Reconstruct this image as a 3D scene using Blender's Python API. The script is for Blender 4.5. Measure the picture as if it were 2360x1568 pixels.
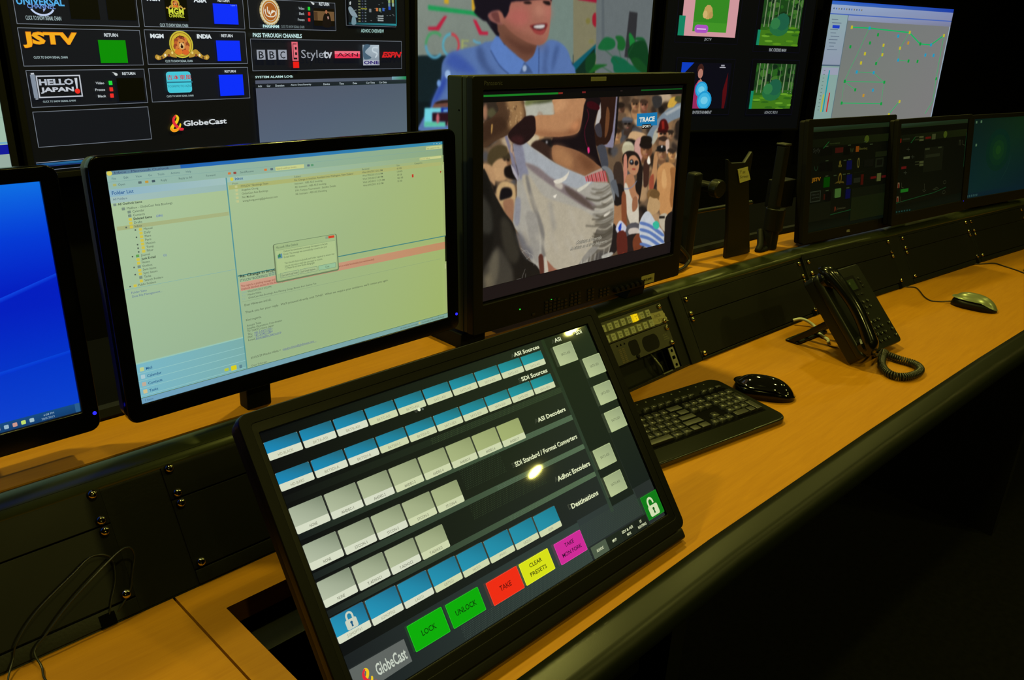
import bpy, bmesh, math, random
import numpy as np
from mathutils import Vector, Matrix
random.seed(7)
for o in list(bpy.data.objects): bpy.data.objects.remove(o)
C = bpy.context.scene.collection
S = bpy.context.scene
# ------------------------------------------------------------------ camera
FPX, PITCH, ROLL, YAW, CZ = 1902.23, math.radians(-21.3605), math.radians(2.8860), math.radians(46.5), 1.40
def cam_axes():
    cp, sp = math.cos(PITCH), math.sin(PITCH)
    f = Vector((0, cp, sp)); u = Vector((0, -sp, cp)); r = Vector((1, 0, 0))
    cr, sr = math.cos(ROLL), math.sin(ROLL)
    r2 = cr*r + sr*u; u2 = -sr*r + cr*u
    Rz = Matrix.Rotation(-YAW, 3, 'Z')
    return Rz @ r2, Rz @ u2, Rz @ f
CR, CU, CF = cam_axes()
cam = bpy.data.cameras.new('camera'); co = bpy.data.objects.new('camera', cam); C.objects.link(co)
cam.sensor_width = 36; cam.lens = FPX*36/2360; cam.clip_start = .02; cam.clip_end = 60
M = Matrix((( CR.x, CU.x, -CF.x, 0), (CR.y, CU.y, -CF.y, 0), (CR.z, CU.z, -CF.z, CZ), (0, 0, 0, 1)))
co.matrix_world = M; S.camera = co
cam.dof.use_dof = False
# ------------------------------------------------------------------ world, exposure
w = bpy.data.worlds.new('world'); S.world = w; w.use_nodes = True
w.node_tree.nodes['Background'].inputs[0].default_value = (.8, .9, .4, 1)
w.node_tree.nodes['Background'].inputs[1].default_value = .002
S.view_settings.view_transform = 'Standard'; S.view_settings.look = 'None'
S.view_settings.exposure = 0; S.view_settings.gamma = 1; S.view_settings.use_curve_mapping = False
LIGHTC = (1.0, .93, .20); LP = 7.6
LAMPS = [(3.487, -2.352), (3.294, -1.125), (1.1, -1.5), (3.3, .05), (1.95, .1), (.5, .15), (4.7, .1), (1.4, 1.45), (2.9, 1.5), (4.5, 1.45), (-.2, 1.4), (-.4, -3.4), (1.2, -3.9)]  # last two are added, unseen lamps: low front fill for the upper shelf
LAMPW = {0: 1.2, 1: .9, 3: .4, 4: .6, 5: .6, 6: .35, 2: 2.3, 7: 2.3, 8: 1.2, 9: .8, 10: 1.8, 11: 1.5, 12: 1.5}
CEIL = 2.6
for i, (x, y) in enumerate(LAMPS):
    l = bpy.data.lights.new('downlight_bulb', 'AREA'); l.shape = 'DISK'; l.size = .105
    l.energy = LP*LAMPW.get(i, 1); l.color = LIGHTC; l.spread = math.radians(150)
    lo = bpy.data.objects.new('downlight_bulb', l); lo.location = (x, y, CEIL-.012); C.objects.link(lo)
# ------------------------------------------------------------------ measuring helpers
def ray(px, py):
    return (CR*((px-1180)/FPX) - CU*((py-784)/FPX) + CF)
CAM = Vector((0, 0, CZ))
def onz(px, py, z):
    r = ray(px, py); return CAM + r*((z-CZ)/r.z)
class Plane:
    """an upright or leaning plane: centre, turn about Z, backward lean"""
    def __init__(s, c, yaw, tilt):
        s.c = Vector(c); y = math.radians(yaw); t = math.radians(tilt)
        s.u = Vector((math.cos(y), math.sin(y), 0)); n = Vector((-math.sin(y), math.cos(y), 0))
        s.v = n*math.sin(t) + Vector((0, 0, math.cos(t))); s.n = s.u.cross(s.v)   # n points toward the room
        s.mat = Matrix(((s.u.x, -s.n.x, s.v.x, s.c.x), (s.u.y, -s.n.y, s.v.y, s.c.y), (s.u.z, -s.n.z, s.v.z, s.c.z), (0, 0, 0, 1)))
        # local axes: x right, y into the thing, z up the face
    def uv(s, px, py):
        r = ray(px, py); t = (s.c-CAM).dot(s.n)/r.dot(s.n); p = CAM + r*t - s.c
        return (p.dot(s.u), p.dot(s.v))
# ------------------------------------------------------------------ materials
def lin(c):
    return tuple((x/255/12.92 if x/255 <= .04045 else ((x/255+.055)/1.055)**2.4) for x in c)
MATS = {}
def mat(name, col, rough=.5, metal=0., spec=.5, noise=0, scale=40, bump=0, emis=None, es=1, coat=0):
    if name in MATS: return MATS[name]
    m = bpy.data.materials.new(name); m.use_nodes = True; nt = m.node_tree; b = nt.nodes['Principled BSDF']
    b.inputs['Base Color'].default_value = (*col, 1); b.inputs['Roughness'].default_value = rough
    b.inputs['Metallic'].default_value = metal; b.inputs['Specular IOR Level'].default_value = spec
    b.inputs['Coat Weight'].default_value = coat; b.inputs['Coat Roughness'].default_value = .05
    if emis: b.inputs['Emission Color'].default_value = (*emis, 1); b.inputs['Emission Strength'].default_value = es
    if noise or bump:
        tc = nt.nodes.new('ShaderNodeTexCoord'); n = nt.nodes.new('ShaderNodeTexNoise'); n.inputs['Scale'].default_value = scale
        n.inputs['Detail'].default_value = 4; nt.links.new(tc.outputs['Object'], n.inputs['Vector'])
        if noise:
            r = nt.nodes.new('ShaderNodeValToRGB'); nt.links.new(n.outputs['Fac'], r.inputs['Fac'])
            r.color_ramp.elements[0].position = .3; r.color_ramp.elements[1].position = .7
            r.color_ramp.elements[0].color = (*[c*(1-noise) for c in col], 1); r.color_ramp.elements[1].color = (*[c*(1+noise) for c in col], 1)
            nt.links.new(r.outputs['Color'], b.inputs['Base Color'])
        if bump:
            bp = nt.nodes.new('ShaderNodeBump'); bp.inputs['Strength'].default_value = bump; bp.inputs['Distance'].default_value = .001
            nt.links.new(n.outputs['Fac'], bp.inputs['Height']); nt.links.new(bp.outputs['Normal'], b.inputs['Normal'])
    MATS[name] = m; return m
def wood_mat():
    m = bpy.data.materials.new('maple_veneer'); m.use_nodes = True; nt = m.node_tree; b = nt.nodes['Principled BSDF']
    tc = nt.nodes.new('ShaderNodeTexCoord'); mp = nt.nodes.new('ShaderNodeMapping'); mp.inputs['Scale'].default_value = (3, 45, 45)
    n = nt.nodes.new('ShaderNodeTexNoise'); n.inputs['Scale'].default_value = 3.5; n.inputs['Detail'].default_value = 6; n.inputs['Distortion'].default_value = .6
    nt.links.new(tc.outputs['Object'], mp.inputs['Vector']); nt.links.new(mp.outputs['Vector'], n.inputs['Vector'])
    mp2 = nt.nodes.new('ShaderNodeMapping'); mp2.inputs['Scale'].default_value = (30, 400, 400)
    n2 = nt.nodes.new('ShaderNodeTexNoise'); n2.inputs['Scale'].default_value = 2; n2.inputs['Detail'].default_value = 2
    nt.links.new(tc.outputs['Object'], mp2.inputs['Vector']); nt.links.new(mp2.outputs['Vector'], n2.inputs['Vector'])
    mx = nt.nodes.new('ShaderNodeMath'); mx.operation = 'ADD'; ml = nt.nodes.new('ShaderNodeMath'); ml.operation = 'MULTIPLY'; ml.inputs[1].default_value = .35
    nt.links.new(n2.outputs['Fac'], ml.inputs[0]); nt.links.new(n.outputs['Fac'], mx.inputs[0]); nt.links.new(ml.outputs[0], mx.inputs[1])
    r = nt.nodes.new('ShaderNodeValToRGB'); nt.links.new(mx.outputs[0], r.inputs['Fac'])
    r.color_ramp.elements[0].position = .4; r.color_ramp.elements[0].color = (.37, .150, .0040, 1)
    r.color_ramp.elements[1].position = .95; r.color_ramp.elements[1].color = (.44, .190, .0065, 1)
    nt.links.new(r.outputs['Color'], b.inputs['Base Color']); b.inputs['Roughness'].default_value = .55; b.inputs['Specular IOR Level'].default_value = .15
    return m
WOOD = wood_mat()
BLK = mat('black_plastic', (.0035, .0035, .003), .42, spec=.25)
BLKG = mat('black_gloss_plastic', (.002, .002, .002), .14, spec=.3)
BLKM = mat('black_matt_plastic', (.0028, .0028, .0025), .62, spec=.2)
PAINT = mat('black_painted_steel', (.0065, .0072, .0042), .45, spec=.22, noise=.12, scale=300, bump=.15)
PANEL = mat('dark_panel_paint', (.004, .0045, .0027), .5, spec=.2, noise=.1, scale=300)
RAIL = mat('black_edge_trim', (.0058, .0072, .0034), .38, spec=.25, bump=.05, scale=700)
RAIL2 = mat('riser_trim', (.050, .060, .024), .30, metal=.45, spec=.6)
GREYP = mat('grey_plastic', (.10, .11, .09), .4)
SILV = mat('silver_plastic', (.33, .36, .30), .32, metal=.25)
BRASS = mat('polished_screw', (.62, .52, .26), .10, metal=1)
VOID = mat('dark_interior', (.0012, .0012, .0012), .9, spec=.05)
CABLE = mat('black_cable', (.012, .010, .009), .4)
WHITEC = mat('white_cable', (.6, .62, .5), .4)
# ------------------------------------------------------------------ mesh helpers
class MB:
    def __init__(s): s.v = []; s.f = []
    def add(s, vs, fs, m=None):
        k = len(s.v)
        for p in vs: s.v.append(tuple(m @ Vector(p)) if m is not None else tuple(p))
        s.f += [[i+k for i in f] for f in fs]; return s
    def box(s, x0, x1, y0, y1, z0, z1, m=None):
        vs = [(x, y, z) for x in (x0, x1) for y in (y0, y1) for z in (z0, z1)]
        return s.add(vs, [(0, 1, 3, 2), (4, 6, 7, 5), (0, 4, 5, 1), (2, 3, 7, 6), (0, 2, 6, 4), (1, 5, 7, 3)], m)
    def prism(s, pts, y0, y1, m=None, axis='y'):
        """extrude the outline pts (x,z) from y0 to y1"""
        n = len(pts)
        if axis == 'y': vs = [(p[0], y0, p[1]) for p in pts] + [(p[0], y1, p[1]) for p in pts]
        elif axis == 'z': vs = [(p[0], p[1], y0) for p in pts] + [(p[0], p[1], y1) for p in pts]
        else: vs = [(y0, p[0], p[1]) for p in pts] + [(y1, p[0], p[1]) for p in pts]
        fs = [list(range(n)), list(range(2*n-1, n-1, -1))] + [(i, i+n, (i+1) % n+n, (i+1) % n) for i in range(n)]
        return s.add(vs, fs, m)
    def ring(s, outer, inner, y0, y1, m=None):
        """frame: matching outlines outer and inner in (x,z), y0..y1"""
        n = len(outer); vs = []
        for y in (y0, y1):
            vs += [(p[0], y, p[1]) for p in outer] + [(p[0], y, p[1]) for p in inner]
        fs = []
        for i in range(n):
            j = (i+1) % n
            fs += [(i, j, n+j, n+i), (2*n+i, 3*n+i, 3*n+j, 2*n+j), (i, 2*n+i, 2*n+j, j), (n+i, n+j, 3*n+j, 3*n+i)]
        return s.add(vs, fs, m)
    def lathe(s, prof, m=None, n=24):
        """prof: (r, z)"""
        vs = []; fs = []
        for r, z in prof:
            vs += [(r*math.cos(2*math.pi*i/n), r*math.sin(2*math.pi*i/n), z) for i in range(n)]
        for k in range(len(prof)-1):
            for i in range(n):
                j = (i+1) % n; fs.append((k*n+i, k*n+j, (k+1)*n+j, (k+1)*n+i))
        fs.append(list(range(n))[::-1]); fs.append([(len(prof)-1)*n+i for i in range(n)])
        return s.add(vs, fs, m)
    def tube(s, pts, r, n=8, m=None, rad=None):
        pts = [Vector(p) for p in pts]; vs = []; fs = []; up = Vector((0, 0, 1)); prev = None
        for i, p in enumerate(pts):
            t = (pts[min(i+1, len(pts)-1)]-pts[max(i-1, 0)]).normalized()
            a = (prev - t*prev.dot(t)) if prev is not None else (up-t*up.dot(t) if abs(t.z) < .95 else Vector((1, 0, 0)))
            a.normalize(); b = t.cross(a); prev = a; rr = rad[i] if rad else r
            vs += [tuple(p+a*rr*math.cos(2*math.pi*k/n)+b*rr*math.sin(2*math.pi*k/n)) for k in range(n)]
        for i in range(len(pts)-1):
            for k in range(n): fs.append((i*n+k, i*n+(k+1) % n, (i+1)*n+(k+1) % n, (i+1)*n+k))
        fs.append(list(range(n))[::-1]); fs.append([(len(pts)-1)*n+k for k in range(n)])
        return s.add(vs, fs, m)
    def grid(s, rows, m=None):
        """loft through rows of points"""
        n = len(rows[0]); vs = [p for r in rows for p in r]
        return s.add(vs, [(i*n+k, i*n+k+1, (i+1)*n+k+1, (i+1)*n+k) for i in range(len(rows)-1) for k in range(n-1)], m)
    def build(s, name, mt, parent=None, matrix=None, bevel=0, smooth=False, seg=2, fix=True):
        me = bpy.data.meshes.new(name); me.from_pydata(s.v, [], s.f)
        if fix:
            bm = bmesh.new(); bm.from_mesh(me); bmesh.ops.recalc_face_normals(bm, faces=bm.faces); bm.to_mesh(me); bm.free()
        me.materials.append(mt); o = bpy.data.objects.new(name, me); C.objects.link(o)
        if parent: o.parent = parent
        if matrix is not None: o.matrix_basis = matrix
        if bevel:
            b = o.modifiers.new('bevel', 'BEVEL'); b.width = bevel; b.segments = seg; b.limit_method = 'ANGLE'; b.angle_limit = math.radians(40)
            for p in me.polygons: p.use_smooth = True
            b.harden_normals = False
            try:
                wn = o.modifiers.new('wn', 'WEIGHTED_NORMAL'); wn.keep_sharp = False
            except Exception: pass
        elif smooth:
            for p in me.polygons: p.use_smooth = True
        return o
def rrect(x0, x1, z0, z1, r, n=5):
    out = []
    for cx, cz, a in ((x1-r, z1-r, 0), (x0+r, z1-r, 90), (x0+r, z0+r, 180), (x1-r, z0+r, 270)):
        for k in range(n+1):
            t = math.radians(a+90*k/n); out.append((cx+r*math.cos(t), cz+r*math.sin(t)))
    return out
def spline(pts, n=6, closed=False):
    P = [Vector(p) for p in pts]; out = []; N = len(P)
    for i in range(N if closed else N-1):
        if closed: a, b, c, d = P[i-1], P[i], P[(i+1) % N], P[(i+2) % N]
        else: a, b, c, d = P[max(i-1, 0)], P[i], P[i+1], P[min(i+2, N-1)]
        for k in range(n):
            t = k/n; out.append(.5*((2*b)+(-a+c)*t+(2*a-5*b+4*c-d)*t*t+(-a+3*b-3*c+d)*t**3))
    if not closed: out.append(P[-1])
    return out
def tag(o, label=None, cat=None, group=None, kind=None):
    if label: o['label'] = label
    if cat: o['category'] = cat
    if group: o['group'] = group
    if kind: o['kind'] = kind
    return o
def thing(name, label, cat, matrix=None, loc=None, group=None):
    o = bpy.data.objects.new(name, None); C.objects.link(o); o.empty_display_size = .02
    if matrix is not None: o.matrix_world = matrix
    if loc is not None: o.location = loc
    return tag(o, label, cat, group)
def upright(c, yaw):
    return Matrix.Translation(Vector(c)) @ Matrix.Rotation(math.radians(yaw), 4, 'Z')
# ------------------------------------------------------------------ display pictures: flat coloured shapes on a screen's own plane
def display_mat(name, rough=.3, spec=.5):
    # emits what the picture colours say; the black layer underneath keeps its own gloss
    m = bpy.data.materials.new(name); m.use_nodes = True; nt = m.node_tree; b = nt.nodes['Principled BSDF']
    b.inputs['Base Color'].default_value = (.004, .004, .004, 1); b.inputs['Roughness'].default_value = rough
    b.inputs['Specular IOR Level'].default_value = spec
    a = nt.nodes.new('ShaderNodeAttribute'); a.attribute_name = 'Col'
    nt.links.new(a.outputs['Color'], b.inputs['Emission Color']); b.inputs['Emission Strength'].default_value = 1
    return m
GLY = {}
def text_mesh(s, bold=0, shear=0):
    k = (s, bold, shear)
    if k in GLY: return GLY[k]
    cu = bpy.data.curves.new('t', 'FONT'); cu.body = s; cu.size = 1; cu.resolution_u = 2; cu.offset = bold; cu.shear = shear
    ob = bpy.data.objects.new('t', cu); C.objects.link(ob)
    dg = bpy.context.evaluated_depsgraph_get(); me = bpy.data.meshes.new_from_object(ob.evaluated_get(dg))
    vs = [(v.co.x, v.co.y) for v in me.vertices]; fs = [list(p.vertices) for p in me.polygons]
    bpy.data.objects.remove(ob); bpy.data.curves.remove(cu); bpy.data.meshes.remove(me)
    GLY[k] = (vs, fs); return GLY[k]
def clip_poly(p, x0, x1, y0, y1):
    for ax, lim, sg in ((0, x0, 1), (0, x1, -1), (1, y0, 1), (1, y1, -1)):
        out = []; n = len(p)
        for i in range(n):
            a, b = p[i], p[(i+1) % n]; da = (a[ax]-lim)*sg; db = (b[ax]-lim)*sg
            if da >= 0: out.append(a)
            if (da >= 0) != (db >= 0):
                t = da/(da-db); out.append((a[0]+(b[0]-a[0])*t, a[1]+(b[1]-a[1])*t))
        p = out
        if len(p) < 3: return []
    return p
class Display:
    """collects coloured shapes in the plane of one screen; all become one mesh"""
    def __init__(s, plane=None, step=2e-5, k=1.):
        s.pl = plane; s.v = []; s.f = []; s.c = []; s.z = 0; s.step = step; s.o = (0, 0, 1); s.k = k; s.lim = None
    def src(s, ox, oy, sc): s.o = (ox, oy, sc)
    def P(s, p):
        u, v = s.pl.uv(s.o[0]+p[0]/s.o[2], s.o[1]+p[1]/s.o[2]); return (u, v)
    def poly_uv(s, pts, col, cols=None):
        if s.lim and not cols:
            pts = clip_poly([tuple(q) for q in pts], *s.lim)
            if len(pts) < 3: return
        s.z += 1; k = len(s.v); s.v += [(p[0]*s.k, -s.z*s.step, p[1]*s.k) for p in pts]
        area = sum(pts[i][0]*pts[(i+1) % len(pts)][1]-pts[(i+1) % len(pts)][0]*pts[i][1] for i in range(len(pts)))
        idx = list(range(k, k+len(pts))); cl = [lin(c) for c in cols] if cols else [lin(col)]*len(pts)
        if area < 0: idx = idx[::-1]; cl = cl[::-1]
        s.f.append(idx); s.c.append(cl)
    def poly(s, pts, col, smooth=0):
        q = [s.P(p) for p in pts]
        if smooth: q = [tuple(p[:2]) for p in spline([(a, b, 0) for a, b in q], smooth, True)]
        s.poly_uv(q, col)
    def rect_uv(s, u0, v0, u1, v1, col, cols=None):
        s.poly_uv([(u0, v0), (u1, v0), (u1, v1), (u0, v1)], col, cols)     # cols: (u0v0)(u1v0)(u1v1)(u0v1)
    def rect(s, a, b, col):
        (u0, v0), (u1, v1) = s.P(a), s.P(b); s.rect_uv(min(u0, u1), min(v0, v1), max(u0, u1), max(v0, v1), col)
    def frame(s, a, b, t, col, fill=None):
        (u0, v0), (u1, v1) = s.P(a), s.P(b); s.rect_uv(u0, v1, u1, v0, col)
        s.rect_uv(u0+t, v1+t, u1-t, v0-t, fill or (10, 11, 16))
    def rr_uv(s, u0, v0, u1, v1, r, col): s.poly_uv(rrect(u0, u1, v0, v1, r, 3), col)
    def disc(s, c, ru, rv, col, n=24, rot=0):
        u, v = s.P(c); s.disc_uv(u, v, ru, rv, col, n, rot)
    def disc_uv(s, u, v, ru, rv, col, n=24, rot=0):
        cr, sr = math.cos(rot), math.sin(rot); pts = []
        for i in range(n):
            a = 2*math.pi*i/n; x, y = ru*math.cos(a), rv*math.sin(a); pts.append((u+x*cr-y*sr, v+x*sr+y*cr))
        s.poly_uv(pts, col)
    def arc_uv(s, u, v, ru, rv, t, a0, a1, col, n=24):
        o = []; i_ = []
        for i in range(n+1):
            a = math.radians(a0+(a1-a0)*i/n)
            o.append((u+ru*math.cos(a), v+rv*math.sin(a))); i_.append((u+(ru-t)*math.cos(a), v+(rv-t)*math.sin(a)))
        s.poly_uv(o+i_[::-1], col)
    def line(s, pts, t, col, smooth=0):
        q = [s.P(p) for p in pts]
        if smooth: q = [tuple(p[:2]) for p in spline([(a, b, 0) for a, b in q], smooth)]
        s.line_uv(q, t, col)
    def line_uv(s, q, t, col):
        L = []; Rr = []
        for i, p in enumerate(q):
            a = q[max(i-1, 0)]; b = q[min(i+1, len(q)-1)]; dx, dy = b[0]-a[0], b[1]-a[1]; d = math.hypot(dx, dy) or 1
            nx, ny = -dy/d*t/2, dx/d*t/2; L.append((p[0]+nx, p[1]+ny)); Rr.append((p[0]-nx, p[1]-ny))
        s.poly_uv(L+Rr[::-1], col)
    def text_uv(s, t, u0, v0, u1, v1, col, bold=0, shear=0, rot=0):
        """text stretched to the box u0..u1, v0..v1"""
        vs, fs = text_mesh(t, bold, shear)
        if not vs: return
        x0 = min(p[0] for p in vs); x1 = max(p[0] for p in vs); y0 = min(p[1] for p in vs); y1 = max(p[1] for p in vs)
        s.z += 1; k = len(s.v); sx = (u1-u0)/max(x1-x0, 1e-6); sy = (v1-v0)/max(y1-y0, 1e-6); cr, sr = math.cos(rot), math.sin(rot)
        for p in vs:
            a, b = (p[0]-x0)*sx, (p[1]-y0)*sy
            s.v.append(((u0+a*cr-b*sr)*s.k, -s.z*s.step, (v0+a*sr+b*cr)*s.k))
        c = lin(col)
        for f in fs: s.f.append([i+k for i in f]); s.c.append([c]*len(f))
    def text(s, t, bl, tr, col, bold=0, shear=0):
        """bl: lower left corner, tr: upper right corner of the ink"""
        (u0, v0), (u1, v1) = s.P(bl), s.P(tr); s.text_uv(t, u0, v0, u1, v1, col, bold, shear)
    def row(s, t, bl, h, col, bold=0, w=None, shear=0):
        """text from its lower left, height h in metres, natural width (or w)"""
        vs, fs = text_mesh(t, bold, shear); u0, v0 = s.P(bl); s.row_uv(t, u0, v0, h, col, bold, w, shear)
    def row_uv(s, t, u0, v0, h, col, bold=0, w=None, shear=0):
        vs, fs = text_mesh(t, bold, shear)
        if not vs: return
        x0 = min(p[0] for p in vs); x1 = max(p[0] for p in vs); y0 = min(p[1] for p in vs); y1 = max(p[1] for p in vs)
        ww = w or (x1-x0)*h/.73
        s.text_uv(t, u0, v0+y0*h/.73, u0+ww, v0+y1*h/.73, col, bold, shear)
    def build(s, name, mt, parent, matrix=None):
        me = bpy.data.meshes.new(name); me.from_pydata(s.v, [], s.f)
        at = me.color_attributes.new('Col', 'FLOAT_COLOR', 'CORNER'); buf = []
        for p, cl in zip(me.polygons, s.c):
            for c in cl: buf += [c[0], c[1], c[2], 1.]
        at.data.foreach_set('color', buf); me.materials.append(mt)
        o = bpy.data.objects.new(name, me); C.objects.link(o); o.parent = parent
        if matrix is not None: o.matrix_basis = matrix
        return o
def gauss(a, sg):
    if sg <= .05: return a
    r = int(sg*2.6)+1; k = np.exp(-.5*(np.arange(-r, r+1)/sg)**2); k /= k.sum()
    for ax in (0, 1):
        p = [(0, 0)]*a.ndim; p[ax] = (r, r); b = np.pad(a, p, mode='edge'); out = np.zeros_like(a)
        for i, w_ in enumerate(k): out += w_*np.take(b, np.arange(i, i+a.shape[ax]), axis=ax)
        a = out
    return a
class Picture(Display):
    """a photographic picture on a screen: soft-edged shapes mixed on a fine grid of coloured cells, then sharp captions on top"""
    def start(s, lim, nx, ny, feather=1.2):
        s.R = lim; s.nx, s.ny = nx, ny; s.img = np.zeros((ny, nx, 3), np.float32); s.feather = feather; s.on = True; s.z += 1; s.gz = s.z
    def poly_uv(s, pts, col, cols=None):
        if not getattr(s, 'on', False): return Display.poly_uv(s, pts, col, cols)
        x0, x1, y0, y1 = s.R; f = s.feather
        X = np.array([(p[0]-x0)/(x1-x0)*(s.nx-1) for p in pts]); Y = np.array([(p[1]-y0)/(y1-y0)*(s.ny-1) for p in pts]); pad = int(f*3)+2
        a0, a1 = max(0, int(X.min())-pad), min(s.nx, int(X.max())+pad+2); b0, b1 = max(0, int(Y.min())-pad), min(s.ny, int(Y.max())+pad+2)
        if a0 >= a1 or b0 >= b1: return
        gx, gy = np.meshgrid(np.arange(a0, a1), np.arange(b0, b1)); m = np.zeros(gx.shape, np.float32); n = len(X)
        for ox, oy in ((-.25, -.25), (.25, -.25), (-.25, .25), (.25, .25)):
            ins = np.zeros(gx.shape, bool); px, py = gx+ox, gy+oy
            for i in range(n):
                xa, ya, xb, yb = X[i-1], Y[i-1], X[i], Y[i]
                if ya == yb: continue
                c = ((ya > py) != (yb > py)); ins ^= c & (px < (xb-xa)*(py-ya)/(yb-ya)+xa)
            m += ins*.25
        m = gauss(m, f)[..., None]; c = np.array(cols[0] if cols else col, np.float32)
        if cols and len(cols) == 4:
            tx = np.clip((gx-X[0])/max(X[1]-X[0], 1e-6), 0, 1)[..., None]; ty = np.clip((gy-Y[0])/max(Y[2]-Y[0], 1e-6), 0, 1)[..., None]; q = [np.array(v, np.float32) for v in cols]
            c = (q[0]*(1-tx)+q[1]*tx)*(1-ty)+(q[3]*(1-tx)+q[2]*tx)*ty
        s.img[b0:b1, a0:a1] = s.img[b0:b1, a0:a1]*(1-m)+c*m
    def blur(s, sg): s.img = gauss(s.img, sg)
    def grain(s, amt, fine=1.5):
        rg = np.random.RandomState(5)
        a = gauss(rg.randn(s.ny, s.nx).astype(np.float32), 6)*26; b = gauss(rg.randn(s.ny, s.nx).astype(np.float32), 2)*8
        s.img = np.clip(s.img*(1+amt*(a+b)[..., None])+rg.randn(s.ny, s.nx, 1)*fine, 0, 255)
    def flatten(s): s.on = False; s.z += 4
    def build(s, name, mt, parent, matrix=None):
        x0, x1, y0, y1 = s.R; nx, ny = s.nx, s.ny; k = len(s.v)
        gx, gy = np.meshgrid(np.linspace(x0, x1, nx), np.linspace(y0, y1, ny))
        gv = np.stack([gx*s.k, np.full_like(gx, -s.gz*s.step), gy*s.k], -1).reshape(-1, 3)
        i = (np.arange(ny-1)[:, None]*nx+np.arange(nx-1)[None]).reshape(-1); q = np.stack([i, i+1, i+nx+1, i+nx], -1)
        me = bpy.data.meshes.new(name)
        me.from_pydata(s.v+gv.tolist(), [], s.f+(q+k).tolist())
        at = me.color_attributes.new('Col', 'FLOAT_COLOR', 'CORNER')
        c0 = np.array([c for cl in s.c for c in cl], np.float32).reshape(-1, 3)
        im = s.img.reshape(-1, 3)/255.; im = np.where(im <= .04045, im/12.92, ((im+.055)/1.055)**2.4); c1 = im[q.reshape(-1)]
        al = np.concatenate([c0, c1]); al = np.concatenate([al, np.ones((len(al), 1))], 1).astype(np.float32)
        at.data.foreach_set('color', al.ravel()); me.materials.append(mt)
        o = bpy.data.objects.new(name, me); C.objects.link(o); o.parent = parent
        if matrix is not None: o.matrix_basis = matrix
        return o
DISP = display_mat('screen_matt', .32, .4)
DISPG = display_mat('screen_gloss', .03, .5)
DISPW = display_mat('wall_screen', .4, .25)
# ================================================================== room shell
FLOORM = mat('dark_carpet', (.003, .003, .0025), .95, spec=.1, noise=.3, scale=60)
WALLM = mat('dark_wall_paint', (.004, .004, .0035), .8, spec=.1, noise=.1, scale=8)
CEILM = mat('ceiling_tiles', (.12, .13, .09), .8, noise=.1, scale=10)
MB().box(-2.6, 8.2, -4.2, 4.6, -.05, 0).build('floor', FLOORM)['kind'] = 'structure'
MB().box(-2.6, 8.2, -4.2, 4.6, CEIL, CEIL+.05).build('ceiling', CEILM)['kind'] = 'structure'
MB().box(-2.7, -2.6, -4.2, 4.6, 0, CEIL).build('wall_left', WALLM)['kind'] = 'structure'
MB().box(8.2, 8.3, -4.2, 4.6, 0, CEIL).build('wall_right', WALLM)['kind'] = 'structure'
MB().box(-2.6, 8.2, -4.3, -4.2, 0, CEIL).build('wall_front', WALLM)['kind'] = 'structure'
MB().box(-2.6, 8.2, 4.6, 4.7, 0, CEIL).build('wall_back', WALLM)['kind'] = 'structure'
for i, (x, y) in enumerate(LAMPS):
    d = thing('ceiling_downlight', 'round recessed downlight in the dark ceiling', 'ceiling light', loc=(x, y, CEIL), group='ceiling downlights')  # the last two fixtures only house the added shelf fill lamps
    MB().lathe([(.062, 0), (.062, -.010), (.085, -.006), (.088, 0)], n=32).build('trim_ring', mat('lamp_trim', (.5, .5, .45), .4), d, smooth=True)
# video wall support: a curved dark partition the big screens are fixed to
WALLPTS = [(-.9, 2.22), (.6, 2.32), (1.92, 2.44), (3.36, 2.49), (3.68, 2.75), (6.64, 1.74), (7.6, 1.3)]
vw = MB(); n = len(WALLPTS)
for (a, b) in zip(WALLPTS[:-1], WALLPTS[1:]):
    d = (Vector(b)-Vector(a)).normalized(); nn = Vector((-d.y, d.x))*.08
    vw.prism([a, b, (b[0]+nn.x, b[1]+nn.y), (a[0]+nn.x, a[1]+nn.y)], 0, 2.45, axis='z')
tag(vw.build('video_wall_frame', mat('video_wall_black', (.002, .002, .002), .7, spec=.1)), 'tall black partition carrying the row of big wall screens', 'partition')
# ================================================================== console desk
TZ = .74                                             # desk top
DZ = .884                                            # upper shelf top
V = [(-1.3, .825), (1.42, .8255), (1.96, .799), (2.415, .747), (2.887, .6945), (3.33, .641), (4.3, .515)]   # foot line of the riser
def offs(poly, d):
    """offset polyline toward the back by d, mitred"""
    out = []; ns = []
    for a, b in zip(poly[:-1], poly[1:]):
        t = (Vector(b)-Vector(a)).normalized(); ns.append(Vector((-t.y, t.x)))
    for i, p in enumerate(poly):
        if i == 0: n = ns[0]; k = 1
        elif i == len(poly)-1: n = ns[-1]; k = 1
        else: n = (ns[i-1]+ns[i]).normalized(); k = 1/n.dot(ns[i])
        q = Vector(p)+n*d*k; out.append((q.x, q.y))
    return out
def sweep(prof, line=V, close=False):
    """prof: (offset to the back, z) points; swept along the console"""
    m = MB(); rows = []
    for d, z in prof: rows.append([(x, y, z) for x, y in offs(line, d)])
    if close: rows.append(rows[0])
    m.grid(rows)
    n = len(line); k = len(prof)
    if close:
        m.f.append([i*n for i in range(k)]); m.f.append([i*n+n-1 for i in range(k)][::-1])
    return m
desk = thing('control_desk', 'long curved control room desk with wood top and black equipment riser', 'desk', loc=(0, 0, 0))
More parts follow.
